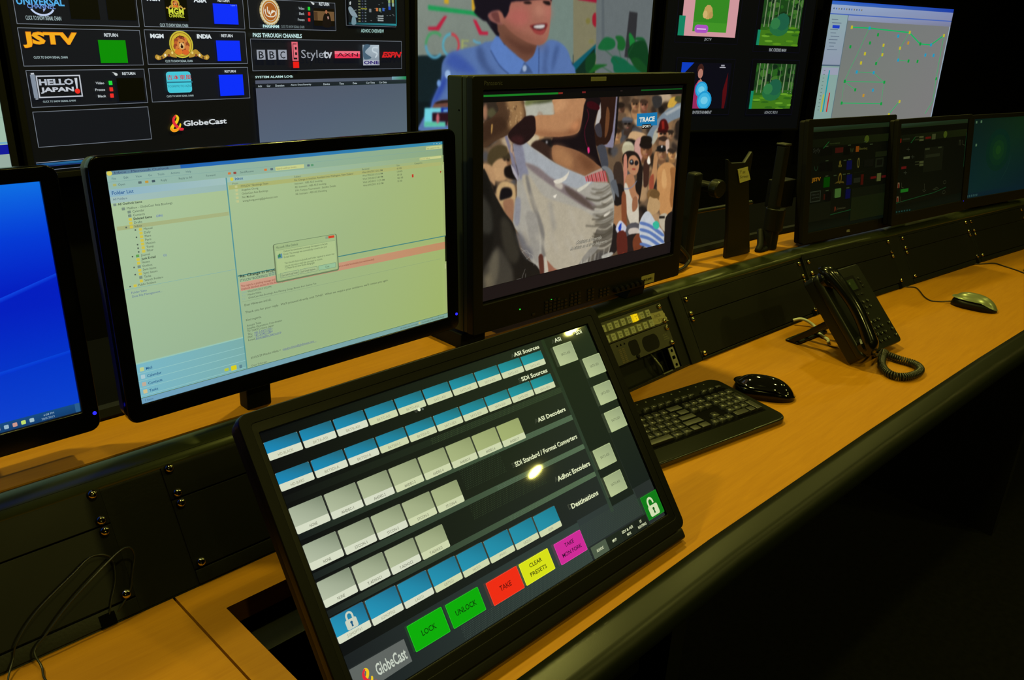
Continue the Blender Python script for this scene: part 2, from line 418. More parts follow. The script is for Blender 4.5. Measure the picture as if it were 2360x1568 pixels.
# front edge line of the wood
FE = [(-1.3, .457), (.9, .457), (1.39, .446), (1.96, .427), (2.41, .406), (2.887, .362), (3.33, .308), (4.3, .18)]
HX0, HX1, HY0, HY1 = .3465, .845, .52, .768
t = MB()
def slab(pts): t.prism(pts, TZ-.028, TZ, axis='z')
slab([(-1.3, .457), (.309, .457), (.309, .832), (-1.3, .832)])
t.build('desktop', WOOD, desk, bevel=.0006, seg=1)
t = MB()
slab([(.3115, .457), (HX0, .457), (HX0, .832), (.3115, .832)])
slab([(HX0, .457), (HX1, .457), (HX1, HY0), (HX0, HY0)])
slab([(HX0, HY1), (HX1, HY1), (HX1, .832), (HX0, .832)])
slab([(HX1, .457), (.9, .457), (1.39, .446), (1.96, .427), (2.41, .406), (2.887, .362), (3.33, .308), (4.3, .18), (4.3, .522), (3.33, .648), (2.887, .7015), (2.415, .754), (1.96, .806), (1.42, .8325), (HX1, .832)])
t.build('desktop', WOOD, desk)
# dark seam strip below the joint and recess box
MB().box(.300, .320, .46, .86, TZ-.040, TZ-.029).build('joint_strip', VOID, desk)
b = MB(); b.box(HX0-.006, HX0, HY0, HY1, .50, TZ-.029); b.box(HX1, HX1+.006, HY0, HY1, .50, TZ-.029); b.box(HX0-.006, HX1+.006, HY1, HY1+.006, .50, TZ-.029); b.box(HX0-.006, HX1+.006, HY0-.006, HY0, .50, TZ-.029); b.box(HX0-.006, HX1+.006, HY0, HY1, .494, .50)
b.build('recess_box', VOID, desk)
MB().box(HX0+.002, HX1-.002, .715, HY1-.004, .688, .700).build('recess_bracket', PAINT, desk, bevel=.001)
# padded front edge
m = MB(); prof = [(.001, TZ-.03), (.001, TZ+.001)]
prof.append((-.012, TZ+.0013))
for a in range(90, -100, -12): prof.append((-.034-.020*math.cos(math.radians(a)), TZ-.020+.0212*math.sin(math.radians(a))))
prof += [(-.02, TZ-.045), (.001, TZ-.04)]
sweep(prof, FE, True).build('front_edge_rail', RAIL, desk, smooth=True, matrix=None)
# fascia below the edge and end legs
sweep([(.02, TZ-.03), (.02, .62), (.05, .62), (.05, TZ-.03)], FE, True).build('front_fascia', BLKM, desk)
for x, y in ((-1.0, .6), (.93, .6), (2.6, .5), (4.0, .35)):
    MB().box(x-.02, x+.02, y-.1, y+.45, 0, TZ-.03).build('leg', BLKM, desk)
# riser body behind the panels (profile along the tilt)
TI = math.radians(31.8); st, ct = math.sin(TI), math.cos(TI)
def fc(v, n=0): return (v*st-n*ct*0 + n*(-ct), TZ+v*ct + n*st)     # v up the face, n out toward the room
prof = [fc(.0, 0)]
prof += [fc(.0018, 0), fc(.0018, -.035), fc(.158, -.035), fc(.158, 0), fc(.1625, .001)]
top = [(.0920, .1370), (.0985, .1385), (.1045, .1390), (.112, .1395), (.116, .1385), (.117, .1300)]
prof += [(d, TZ+z) for d, z in top] + [(.120, DZ-.03), (.05, TZ-.03), (.0, TZ-.03)]
sweep(prof, V, True).build('riser_housing', PAINT, desk, smooth=False)
m = MB(); rr_ = []
rt = [(.0785, .1280), (.0782, .1305), (.0795, .1332), (.0817, .1358), (.0845, .1381), (.0880, .1400), (.0925, .1416), (.0975, .1427), (.1030, .1432), (.1090, .1432), (.1145, .1429), (.1180, .1420), (.110, .1300), (.095, .1250)]
sweep([(d, TZ+z) for d, z in rt], V, True).build('riser_top_rail', RAIL2, desk, smooth=True)
# upper shelf, its dark rear upstand
sw = sweep([(.1182, DZ-.02), (.1182, DZ), (.215, DZ), (.215, DZ-.02)], V, True).build('upper_shelf', WOOD, desk)
sweep([(.2155, .3), (.2155, DZ+.004), (.222, DZ+.013), (.236, DZ+.013), (.240, DZ), (.240, .3)], V, True).build('rear_upstand', BLKM, desk)
sweep([(.240, .85), (.240, DZ-.005), (.52, DZ-.005), (.52, .85)], V, True).build('rear_deck', VOID, desk)
# equipment bays: (plane origin on the foot line, yaw, [(s0, s1, kind)])
def face(o, yaw): return Plane((o[0], o[1], TZ), yaw, 31.8)
F0 = face((-.8, .825), .054); F1 = face((1.31, .827), -2.25); F2 = face((1.87, .805), -6.138); F3 = face((2.40, .748), -6.226); F4 = face((2.95, .688), -7.204)
SC = MB(); SC.lathe([(.0040, 0), (.0052, .0012), (.0056, .0028), (.0050, .0046), (.0034, .0058), (.0012, .0063)], n=16)
SCM = None
def screw(parent, s, v, base, pl_inv=Matrix()):
    """dome screw on a panel face, local coordinates of the plane"""
    global SCM
    mx = Matrix.Translation((s, base, v)) @ Matrix.Rotation(math.pi/2, 4, 'X')
    if SCM is None: o = SC.build('screw', BRASS, parent, mx, smooth=True); SCM = o.data; o['label'] = 'bright dome-headed screw'
    else:
        o = bpy.data.objects.new('screw', SCM); C.objects.link(o); o.parent = parent; o.matrix_basis = mx
    return o
def blank(pl, s0, s1, v0, v1):
    """a blank rack panel with four screws; s0, s1 are the screw columns"""
    p = MB().box(s0-.0095, s1+.0095, -.0022, .001, v0+.0006, v1-.0006).build('blanking_panel', PANEL, desk, pl.mat, bevel=.0008, seg=1)
    for s in (s0, s1):
        for v in (v0+.0065, v1-.0065): screw(p, s, v, -.0022)
    return p
U = .0445
def bay(pl, s0, s1, lo, hi):
    """1U panel above a 2U one, between v=lo and v=hi"""
    h = (hi-lo)/3
    blank(pl, s0, s1, lo, lo+2*h); blank(pl, s0, s1, lo+2*h, hi)
    MB().box(s0-.0095, s1+.0095, -.003, .010, .0020, lo-.001).build('riser_kick_strip', PAINT, desk, pl.mat, bevel=.0008, seg=1)
    MB().box(s0-.0095, s1+.0095, -.0010, .010, hi+.0006, .1578).build('riser_head_strip', PAINT, desk, pl.mat)
bay(F0, .597, 1.062, .0200, .1535); bay(F0, 1.152, 1.617, .0200, .1535)
bay(F1, .155, .635, .0080, .1420)
bay(F2, .105, .509, .0160, .1435); bay(F3, .058, .471, .0165, .1435); bay(F4, -.045, .339, .0155, .1420)
bay(F4, .42, .80, .0155, .1420)
for pl, a, b in ((F0, -.5, .5875), (F0, 1.0715, 1.1425), (F0, 1.6265, 1.7035), (F0, 2.1875, 2.2215), (F1, .1085, .1455), (F1, .6445, .6515), (F2, .0895, .0955), (F2, .5185, .5475), (F3, .0145, .0485), (F3, .4805, .4895), (F4, -.0635, -.0545), (F4, .3485, .4105), (F4, .8095, 1.3)):
    MB().box(a, b, -.0006, .030, .0020, .1578).build('riser_post', PAINT, desk, pl.mat)
m = MB()
for pl, s in ((F0, 1.028), (F1, .620), (F2, .49), (F3, .455)):
    MB().box(s, s+.017, -.0040, .002, .0004, .0150).build('cable_notch', VOID, desk, pl.mat)
# ================================================================== monitors
def rel(root, m): return root.matrix_world.inverted() @ m
LEDB = mat('blue_led', (.0, .0, .02), .4, emis=lin((40, 40, 255)), es=1.5)
LEDG = mat('green_led', (.0, .02, .0), .4, emis=lin((40, 230, 60)), es=1.2)
def mk_root(name, label, cat, xyz, yaw, group=None):
    o = bpy.data.objects.new(name, None); C.objects.link(o); o.empty_display_size = .02
    o.matrix_world = upright(xyz, yaw); bpy.context.view_layer.update(); return tag(o, label, cat, group)
def lcd(root, pl, w, h, ext, depth, rad, bez=BLKG, body=BLK, side=None, inset=.003):
    """screen body in plane pl: ext = (l, r, b, t) outer extents"""
    l, r, b, t = ext; mx = rel(root, pl.mat)
    out = rrect(l, r, b, t, rad, 5); inn = rrect(-w/2, w/2, -h/2, h/2, .0005, 5)
    fr = MB().ring(out, inn, -.0005, .012).build('bezel', bez, root, mx, bevel=.0018)
    m = MB(); m.prism(rrect(l+.002, r-.002, b+.002, t-.002, rad, 5), .0122, depth*.55)
    m.prism(rrect(l+.05, r-.05, b+.04, t-.04, rad, 5), depth*.55, depth)
    m.build('back_shell', side or body, root, mx, bevel=.003)
    return mx
def panel(root, mx, dsp, mt, w, h, y=.0035):
    """display drawn as coloured shapes; backing plate first"""
    MB().box(-w/2-.001, w/2+.001, y+.0002, y+.008, -h/2-.001, h/2+.001).build('screen_backing', BLKM, root, mx)
    return dsp.build('screen', mt, root, mx @ Matrix.Translation((0, y, 0)))
# ---------------------------------------------------------------- touch screen control panel
k = 1.04
TP = Plane((.575*k, .559*k, CZ-.483*k), -.44, 35.87)
troot = mk_root('touchscreen_monitor', 'big black touchscreen monitor leaning back in the desk recess, blue and grey routing buttons', 'monitor', (.60, .70, .700), -.44)
DISPD = display_mat('screen_dim', .3, .3)
TW, TH = .4768*k, .2682*k
lcd(troot, TP, TW, TH, (-.256*k, .263*k, -.159*k, .156*k), .05, .012, bez=mat('charcoal_satin', (.002, .002, .0018), .4, spec=.15), side=mat('charcoal_plastic', (.0025, .0025, .002), .5, spec=.12))
TM = rel(troot, TP.mat)
# raised rim (olive satin) around the glass, lower lip
MB().box(-.252*k, .264*k, .006, .040, -.175*k, -.1595*k).build('lower_lip', BLK, troot, TM, bevel=.004, seg=3)
MB().ring(rrect(-.2555*k, .2625*k, -.1585*k, .1555*k, .011, 5), rrect(-.2445*k, .2505*k, -.1445*k, .1445*k, .004, 5), -.0012, .001).build('bezel_rim', mat('charcoal_plastic', (), 0), troot, TM, bevel=.0008)
MB().box(-.06, .06, .045, .13, -.03, .03, ).build('hinge_block', BLKM, troot, TM, bevel=.004)
MB().box(-.05, .05, -.02, .02, .0, .19).build('stand_post', BLKM, troot, Matrix.Translation((0, .03, 0)), bevel=.004)
MB().box(-.12, .12, -.09, .06, .0, .012).build('stand_base', BLKM, troot, bevel=.003)
d = Display(TP, step=1.5e-5, k=k*.001)
# the page is drawn in millimetres of the 477 x 268 mm picture
def tg(t, x0, y0, x1, y1, col, bold=0, rot=0): d.text_uv(t, x0, y0, x1, y1, col, bold, 0, rot)
d.rect_uv(-238.4, -134.1, 238.4, 134.1, (0, 0, 0), [(13, 16, 18), (40, 46, 46), (40, 50, 30), (9, 11, 12)])  # reflected green room haze painted into the page, stronger to the right
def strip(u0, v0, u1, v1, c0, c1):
    d.rect_uv(u0, v0, u1, v1, c0, [c0, c1, c1, c0])  # strips brighten to the right with the painted haze
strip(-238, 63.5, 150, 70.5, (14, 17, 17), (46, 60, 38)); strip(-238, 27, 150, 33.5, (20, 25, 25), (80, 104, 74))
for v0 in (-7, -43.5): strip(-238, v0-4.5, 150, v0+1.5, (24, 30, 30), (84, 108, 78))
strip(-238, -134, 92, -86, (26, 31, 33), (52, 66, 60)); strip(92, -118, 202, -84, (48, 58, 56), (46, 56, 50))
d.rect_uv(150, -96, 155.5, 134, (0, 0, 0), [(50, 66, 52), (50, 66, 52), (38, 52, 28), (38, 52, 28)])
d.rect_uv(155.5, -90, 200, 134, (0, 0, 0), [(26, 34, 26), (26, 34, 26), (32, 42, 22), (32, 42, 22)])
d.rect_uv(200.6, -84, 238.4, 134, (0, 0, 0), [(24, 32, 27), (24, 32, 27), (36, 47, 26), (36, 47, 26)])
for (a, b, c, e) in ((80, 37, 148, 47), (26, 0, 148, 10), (80, -37, 148, -28), (84, -73, 146, -64), (28, -4, 148, 12)):
    pass
for (u0, v0, u1, v1) in ((-200, 44, 149, 62), (20, 34, 149, 46), (10, 13, 149, 20), (28, -4, 149, 10), (74, -41, 149, -26), (80, -78, 149, -60), (-238, -78, -190, -46)):
    pass
def dots(u0, v0, u1, v1, c, p=1.9):
    v = v0; r = 0
    while v < v1:
        u = u0 + (p/2 if r % 2 else 0)
        while u < u1: d.rect_uv(u, v, u+.8, v+.8, c); u += p
        v += p*.9; r += 1
z0 = d.z
def flat_dots(*a):
    z = d.z; d2 = len(d.v); 
    dots(*a)
    for i in range(d2, len(d.v)): d.v[i] = (d.v[i][0], -(z+1)*d.step, d.v[i][2])
    d.z = z+1
flat_dots(10, 27, 150, 33, (84, 104, 84)); flat_dots(0, -11, 150, -6, (92, 112, 92)); flat_dots(0, -47.5, 150, -42.5, (88, 108, 86))
flat_dots(-60, 64, 150, 70, (60, 76, 46), 2.1); flat_dots(-110, -133, 92, -119, (62, 76, 68), 2.1); flat_dots(92, -117, 200, -92, (58, 72, 60), 2.1)
flat_dots(-45, -28, 70, -12, (52, 66, 42), 2.3); flat_dots(-40, 4, 20, 26, (50, 64, 42), 2.4)
def btn(u, v, h, top, lab, tc=(140, 142, 120), w_=36.2, wh=7.2):
    d.rr_uv(u, v-h, u+w_, v, 1.4, (205, 214, 172) if u > -160 else (214, 220, 196))
    a, b = top
    z = [(u, v-h+wh), (u+w_, v-h+wh), (u+w_, v-1.2), (u+w_-1.2, v), (u+1.2, v), (u, v-1.2)]
    mix = lambda p, q, t: tuple(p[i]*(1-t)+q[i]*t for i in range(3))
    d.poly_uv(z, a, [a, mix(a, b, .45), b, b, mix(a, b, .4), mix(a, b, .25)])
    n = len(lab); wd = n*2.05
    d.text_uv(lab, u+w_/2-wd/2, v-h+1.7, u+w_/2+wd/2, v-h+4.5, tc)
xs = [-237.7+38.25*i for i in range(11)]
blue = lambda i: ((26+i*1.0, 140+i*1.5, 190-i*3.2), (34, 96+i*2, 112-i*.5))
r1 = ['HD-BLACK', 'BKTA-ASI', 'BKTB-ASI', 'BKTC-ASI', 'BKTD-ASI', 'SAT1-ASI', 'SAT2-ASI', 'SAT4-ASI', 'SAT5-ASI', 'SAT6-ASI']
r2 = ['HD-BARS', 'BKTSDI-A', 'BKTSDI-B', 'BKTSDI-C', 'BKTSDI-D', 'SAT1-SDI', 'SAT2-SDI', 'SAT4-SDI', 'SAT5-SDI', 'SAT6-SDI']
for i, s_ in enumerate(r1): btn(xs[i], 124.6-i*.28, 18.2, blue(i), s_, (160, 160, 132))
for i, s_ in enumerate(r2): btn(xs[i], 93.6-i*.28, 18.2, blue(i), s_, (150, 150, 124))
grey = lambda i: ((182-i*2.5, 192-i*2, 166-i*7.5), (122+i*4, 134+i*4, 110-i*1))  # tops turn yellow-green along the row with the painted haze
for i, s_ in enumerate(['NONE']+['AHDEC-%d' % j for j in range(1, 8)]): btn(xs[i], 58.6-i*.45, 25.6, grey(i), s_, (96, 98, 80))
for i, s_ in enumerate(['NONE']+['STCON-%d' % j for j in range(1, 5)]): btn(xs[i], 22-i*.7, 24.8, grey(i), s_, (96, 98, 80))
for i, s_ in enumerate(['NONE']+['T-ADHOC%d' % j for j in range(1, 4)]): btn(xs[i], -14.4-i*.75, 24.8, grey(i), s_, (96, 98, 80))
bl6 = lambda i: ((36, 152-i, 190-i*3), (28, 100+i*3, 132+i*1))
for i, s_ in enumerate(['SGMOPT61', 'SGMOPT62', 'LASG1', 'GRTSG1', 'HKSG1', 'JPSG1', 'GRZSG1', 'SGPR']): btn(xs[i], -49.2-i*.85, 25, bl6(i), s_, (150, 152, 126), wh=6.6)
def padlock(u, v, w_, h, body, hole, open_=False):
    bw, bh = w_, h*.55
    d.rr_uv(u-bw/2, v-h/2, u+bw/2, v-h/2+bh, bw*.13, body)
    ov = v-h/2+bh; du = -bw*.08 if open_ else 0; r = bw*.34; t_ = bw*.16; st_ = h*.16
    d.rect_uv(u-r+du, ov-.3, u-r+t_+du, ov+st_, body)
    if not open_: d.rect_uv(u+r-t_, ov-.3, u+r, ov+st_, body)
    else: d.rect_uv(u+r-t_+du, ov+st_*.45, u+r+du, ov+st_+.05, body)
    d.arc_uv(u+du, ov+st_-.01, r, r*1.05, t_, 0, 180, body, 14)
    d.disc_uv(u, v-h/2+bh*.62, bw*.11, bw*.11, hole, 12); d.poly_uv([(u-bw*.05, v-h/2+bh*.6), (u+bw*.05, v-h/2+bh*.6), (u+bw*.08, v-h/2+bh*.2), (u-bw*.08, v-h/2+bh*.2)], hole)
padlock(-219.2, -58.8, 12.2, 16.6, (200, 208, 190), (30, 90, 130))
for (u, v, w_, h, c, tl, tc) in ((-168, -90.6, 44.2, 26.3, (10, 172, 10), [('LOCK', 18)], (6, 66, 8)), (-119.2, -91.6, 44.8, 25.3, (10, 170, 10), [('UNLOCK', 28)], (6, 62, 8)),
        (-63.6, -93.2, 46.2, 25.2, (238, 44, 20), [('TAKE', 17)], (96, 16, 10)), (-14.2, -93.6, 46.8, 24.6, (215, 224, 24), [('CLEAR', 20), ('PRESETS', 26)], (60, 66, 16)),
        (42.6, -94, 46.2, 25, (205, 42, 150), [('TAKE', 15.5), ('MON FORK', 33)], (60, 12, 52))):
    lc = tuple(min(255, x+30) for x in c)
    d.rr_uv(u, v-h, u+w_, v, 1, lc); d.rr_uv(u+.5, v-h+.5, u+w_-.5, v-.5, .8, c)
    hh = 5.2
    if len(tl) == 1: d.text_uv(tl[0][0], u+w_/2-tl[0][1]/2, v-h/2-3, u+w_/2+tl[0][1]/2, v-h/2+2.6, tc, .012)
    else:
        for (s_, tw), yy in zip(tl, (-9.6, -18.8)): d.text_uv(s_, u+w_/2-tw/2, v+yy, u+w_/2+tw/2, v+yy+4.6, tc, .012)
def swirl(D, u, v, s_, yel=(240, 200, 30), red=(222, 40, 60)):
    """ribbon logo of a loop crossing itself: drawn within s_ height"""
    q = lambda pts: [(u+x*s_, v+y*s_) for x, y in pts]
    def ribbon(pts, t0, c):
        P = [p[:2] for p in spline([(a, b, 0) for a, b in q(pts)], 6)]; n = len(P); L = []; R_ = []
        for i, p in enumerate(P):
            a = P[max(i-1, 0)]; b = P[min(i+1, n-1)]; dx, dy = b[0]-a[0], b[1]-a[1]; dd = math.hypot(dx, dy) or 1
            t = t0*s_*(.35+.65*math.sin(math.pi*min(1, max(0, (i+2)/(n+3)))))/2
            L.append((p[0]-dy/dd*t, p[1]+dx/dd*t)); R_.append((p[0]+dy/dd*t, p[1]-dx/dd*t))
        D.poly_uv(L+R_[::-1], c)
    ribbon([(.30, .78), (.42, .95), (.55, .82), (.45, .58), (.20, .36), (.05, .16), (.20, .03), (.48, .10), (.66, .34), (.66, .45)], .20, yel)
    ribbon([(.44, .97), (.26, .78), (.26, .50), (.42, .28), (.58, .12), (.82, .08), (.74, .14)], .20, red)
    ribbon([(.05, .22), (.10, .04), (.34, .04), (.58, .20)], .15, (245, 150, 30))
d.poly_uv([(-238, -123.6), (-175.4, -122), (-175.4, -99.4), (-238, -98.4)], (96, 102, 98))
swirl(d, -231, -121.5, 17); d.text_uv('GlobeCast', -213.5, -117.5, -178.5, -106, (196, 205, 190), .02)
G4 = (168, 184, 140)
sd = [(162, 120.6, 35.2, 26, 'SAT2-ASI'), (203.5, 93.6, 34.4, 26.2, 'SAT3-SDI'), (202.8, 55.6, 34, 26.6, 'SAT3-SDI'), (202, 18.6, 33.6, 26.6, 'SAT3-SDI'), (157.2, -18.1, 34.2, 25, 'SAT2-ASI'), (156.6, -53.8, 33.8, 25.6, 'SAT2-ASI')]
for u, v, w_, h, s_ in sd:
    d.rr_uv(u, v-h, u+w_, v, 1.2, (180, 196, 142)); a = (186, 200, 148); b = (146, 160, 120)
    d.rect_uv(u+.8, v-h+.8, u+w_-.8, v-.8, a, [a, (166, 180, 134), b, (164, 178, 130)])
    d.text_uv(s_, u+w_/2-8.4, v-h/2-1.4, u+w_/2+8.4, v-h/2+1.8, (92, 100, 74))
WT = (226, 234, 190)
tg('ASI Sources', 96, 124.6, 140.5, 129.6, WT, .025); tg('SDI Sources', 92.6, 93.4, 138, 98.8, WT, .025); tg('ASI Decoders', 92, 40.6, 141.5, 46, WT, .025)
tg('SDI Standard / Format Converters', 34, 4, 142, 9.8, WT, .02); tg('Adhoc Encoders', 86, -32.8, 145, -26.6, WT, .025); tg('Destinations', 90, -69, 139, -62.8, WT, .025)
tg('ASI', 169.6, 125, 181.5, 130.4, WT, .02); tg('SDI', 211, 125.4, 222.5, 130.8, WT, .02)
for u0, u1, c, l in ((93, 120.8, (78, 92, 72), ['ADHOC']), (121.2, 147.8, (30, 38, 28), ['MVP']), (148.2, 174.8, (28, 35, 26), ['SDI & ASI', 'MON']), (175.2, 201.8, (26, 33, 25), ['XY', 'ROUTING'])):
    d.rect_uv(u0, -133.4, u1, -119, c)
    if len(l) == 1: tw = len(l[0])*2.6; tg(l[0], (u0+u1)/2-tw/2, -128, (u0+u1)/2+tw/2, -124.6, WT, .02)
    else:
        for s_, y in zip(l, (-125.2, -130.8)): tw = len(s_)*2.35; tg(s_, (u0+u1)/2-tw/2, y, (u0+u1)/2+tw/2, y+3.4, WT, .02)
d.rect_uv(203.6, -128.8, 236.6, -98.4, (30, 150, 34)); d.rect_uv(204.2, -128.2, 236, -99, (14, 122, 24))
padlock(219.6, -114.4, 18.5, 25, (208, 222, 176), (16, 92, 24), True)
d.disc_uv(-61.5, 104.2, 2.1, 2.1, (226, 232, 200), 12); d.disc_uv(-56.8, 103.4, 1.4, 1.4, (92, 100, 90), 10)
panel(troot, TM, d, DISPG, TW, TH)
# printed maker's name and key symbols on the lower bezel
def decal(root, mx, name, items, col, label=None, em=None):
    """small printed marks: (text, u0, v0, u1, v1)"""
    m = MB()
    for it in items:
        if it[0] == 'poly': m.add([(a, 0, b) for a, b in it[1]], [list(range(len(it[1])))]); continue
        t, u0, v0, u1, v1 = it[:5]; vs, fs = text_mesh(t, it[5] if len(it) > 5 else 0)
        x0 = min(p[0] for p in vs); x1 = max(p[0] for p in vs); y0 = min(p[1] for p in vs); y1 = max(p[1] for p in vs)
        m.add([(u0+(p[0]-x0)/(x1-x0)*(u1-u0), 0, v0+(p[1]-y0)/(y1-y0)*(v1-v0)) for p in vs], fs)
    return m.build(name, col, root, mx, fix=False)
PRINT = mat('grey_print', (.42, .43, .34), .5)
mm = .001*k
decal(troot, TM @ Matrix.Translation((0, -.0008, 0)), 'maker_name', [('ViewSonic', -17.5*mm, -154.2*mm, 24.5*mm, -148.4*mm, .01)], PRINT)
KEYP = mat('dim_print', (.10, .10, .09), .5)
decal(troot, TM @ Matrix.Translation((0, -.0008, 0)), 'bezel_key_marks', [('1', 157*mm, -153*mm, 158.4*mm, -149.6*mm), ('2', 175*mm, -153*mm, 177.4*mm, -149.6*mm),
      ('poly', [(192*mm, -150*mm), (195*mm, -150*mm), (193.5*mm, -153*mm)]), ('poly', [(209*mm, -153*mm), (212*mm, -153*mm), (210.5*mm, -150*mm)]), ('O', 225*mm, -152.6*mm, 228*mm, -149.4*mm)], mat('key_print', (.22, .22, .18), .5))
MB().box(241.5*mm, 243.6*mm, -.001, .001, -152*mm, -150*mm).build('power_light', mat('led_lightblue', (.1, .2, .4), .4, emis=lin((120, 170, 255)), es=1.6), troot, TM)

# ---------------------------------------------------------------- e-mail monitor and the one left of it
EP = Plane((.608, .9745, CZ-.3276), .46, 3.6)
eroot = mk_root('widescreen_monitor', 'black widescreen monitor showing an e-mail inbox, behind the touchscreen', 'monitor', (.5035, .960, DZ), .46)
EW, EH = .509, .2863
KE = .937; EPN = Plane((.5698, .9132, CZ-.3070), .46, 3.6)
em = lcd(eroot, EPN, EW*KE, EH*KE, (-.274*KE, .279*KE, -.1665*KE, .161*KE), .055, .013, side=mat('silver_back', (.03, .036, .032), .42))
MB().box(-.0182, .0182, -.011, .011, 0, .19).build('stand_leg', BLKM, eroot, bevel=.002)
LPL = Plane((.046, 1.03, CZ-.343), 0, 3.6)
LPN = Plane((.0431, .9651, CZ-.3214), 0, 3.6)
lroot = mk_root('widescreen_monitor', 'black monitor with a plain bright blue desktop, leftmost on the upper shelf', 'monitor', (-.05, .985, DZ), 0)
LPN = Plane((.0431, .9651, CZ-.3214), 0, 3.6)
lm_ = lcd(lroot, LPN, EW*KE, EH*KE, (-.274*KE, .2745*KE, -.1725*KE, .161*KE), .055, .013)
MB().box(-.0165, .0165, .015, .037, .0, .19).build('stand_leg', BLKM, lroot, bevel=.003)
MB().box(-.05, .05, .0375, .055, 0, .006).build('stand_base', BLKM, lroot, bevel=.002)
MB().box(-.04, .04, -.012, .0145, .10, .16).build('stand_head', BLKM, lroot, bevel=.004)
for r_, m_, u_, v_ in ((eroot, em, .2725*KE, -.141*KE), (lroot, lm_, .2685*KE, -.149*KE)):
    MB().lathe([(.0022, 0), (.0022, .0012), (.001, .0016)], Matrix.Translation((u_, -.0002, v_)) @ Matrix.Rotation(math.pi/2, 4, 'X'), 12).build('power_light', LEDB, r_, m_)
# blue desktop
d = Display(LPL, step=2e-5, k=KE); h_ = EH/2; w2 = EW/2; d.lim = (-w2, w2, -h_, h_)
q = lambda u, v: ((v+h_)/EH)
NB = 14
for i in range(NB):
    v0 = -h_+EH*i/NB; v1 = -h_+EH*(i+1)/NB
    def bc(v):
        t = (v+h_)/EH; a = [(0, (6, 66, 206)), (.25, (0, 52, 200)), (.55, (0, 26, 190)), (.8, (0, 60, 214)), (1, (10, 110, 226))]
        for (t0, c0), (t1, c1) in zip(a[:-1], a[1:]):
            if t <= t1+1e-9: f_ = (t-t0)/(t1-t0); return tuple(c0[j]+(c1[j]-c0[j])*f_ for j in range(3))
    d.rect_uv(-w2, v0, w2, v1, 0, [bc(v0), bc(v0), bc(v1), bc(v1)])
z = d.z
d.lim = None
d.poly_uv([(-w2, -.115), (w2, .035), (w2, .030), (-w2, -.125)], 0, [(0, 60, 214), (10, 66, 222), (0, 30, 194), (0, 34, 196)])
d.poly_uv([(-w2, -.112), (w2, -.062), (w2, -.066), (-w2, -.122)], 0, [(0, 70, 214), (4, 66, 214), (0, 50, 206), (0, 50, 204)])
d.rect_uv(-w2, -h_, w2, -h_+.0115, 0, [(14, 52, 96), (14, 60, 110), (20, 74, 128), (16, 66, 130)])
d.rect_uv(w2-.006, -h_, w2-.0005, -h_+.0115, (40, 92, 140))
d.row_uv('6:08 PM', w2-.042, -h_+.0063, .0027, (150, 180, 200)); d.row_uv('28/5/2013', w2-.045, -h_+.0018, .0027, (150, 180, 200))
for i, c in enumerate([(160, 190, 200), (190, 220, 110), (200, 150, 140), (150, 180, 200), (200, 160, 160)]):
    d.rr_uv(w2-.058-i*.0092, -h_+.003, w2-.053-i*.0092, -h_+.008, .001, c)
d.row_uv('<', w2-.108, -h_+.004, .003, (120, 160, 190))
panel(lroot, lm_, d, DISP, EW*KE, EH*KE)
# e-mail window, measured on the photograph and laid out square on the screen
d = Display(EP, step=1.2e-5, k=KE); d.lim = None
# body background, with the panel's viewing-angle colour shift painted in
d.rect_uv(-w2, -h_, w2, h_, 0, [(150, 180, 150), (158, 178, 104), (164, 182, 116), (172, 198, 156)])
def ex(px, py): return EP.uv(px, py)
ucol = ex(548, 640)[0]*.5+ex(527, 450)[0]*.5      # divider between folder list and mail
def band(v0, v1, u0, u1, c0, c1=None):
    c1 = c1 or c0; d.rect_uv(u0, v0, u1, v1, 0, [c0, c1, c1, c0])
top = h_
band(top-0.0047, top, -w2, w2, (24, 84, 178), (56, 140, 170))
band(top-0.0047, top, -w2, -w2+.088, (96, 132, 150))
band(top-0.0209, top-0.0047, -w2, w2, (146, 182, 172), (140, 168, 128))
band(top-0.0126, top-0.0123, -w2, w2, (120, 160, 158))
d.disc_uv(-w2+.0042, top-0.0026, .0032, .0027, (214, 204, 90), 10)
d.row_uv('Inbox - Microsoft Outlook', -w2+.010, top-0.0037, .0027, (50, 62, 100), w=.064)
d.rect_uv(w2-.0335, top-0.0109, w2-.0015, top-0.0061, (196, 206, 140)); d.row_uv('Type a question for help', w2-.0325, top-0.0099, .0026, (120, 130, 90), w=.026)
for i, c in enumerate(((210, 226, 220), (230, 236, 220), (214, 220, 210))): d.rect_uv(w2-.0185+i*.006, top-0.0033, w2-.0163+i*.006, top-0.0026, c)
for i, t_ in enumerate(['File', 'Edit', 'View', 'Go', 'Tools', 'Actions', 'Help']): d.row_uv(t_, -w2+.006+[0, .0135, .027, .042, .053, .069, .088][i], top-0.0101, .0026, (70, 100, 110))
for u_, t_ in ((.012, 'Open'), (.062, 'Reply'), (.084, 'Reply to All'), (.119, 'Forward'), (.165, 'Send/Receive')): d.row_uv(t_, -w2+u_, top-0.0174, .0026, (74, 98, 96))
for u_, c in ((.008, (170, 176, 110)), (.037, (90, 110, 110)), (.045, (190, 150, 60)), (.053, (70, 90, 100)), (.150, (206, 120, 60)), (.1575, (150, 70, 60)), (.201, (210, 120, 60)), (.210, (90, 110, 120)), (.266, (90, 110, 120)), (.272, (90, 150, 110))):
    d.rr_uv(-w2+u_-.002, top-0.0176, -w2+u_+.002, top-0.0148, .0006, c)
d.rect_uv(-w2+.2155, top-0.0189, -w2+.259, top-0.0139, (196, 206, 140)); d.row_uv('Search address books', -w2+.217, top-0.0176, .0026, (140, 140, 90), w=.030)
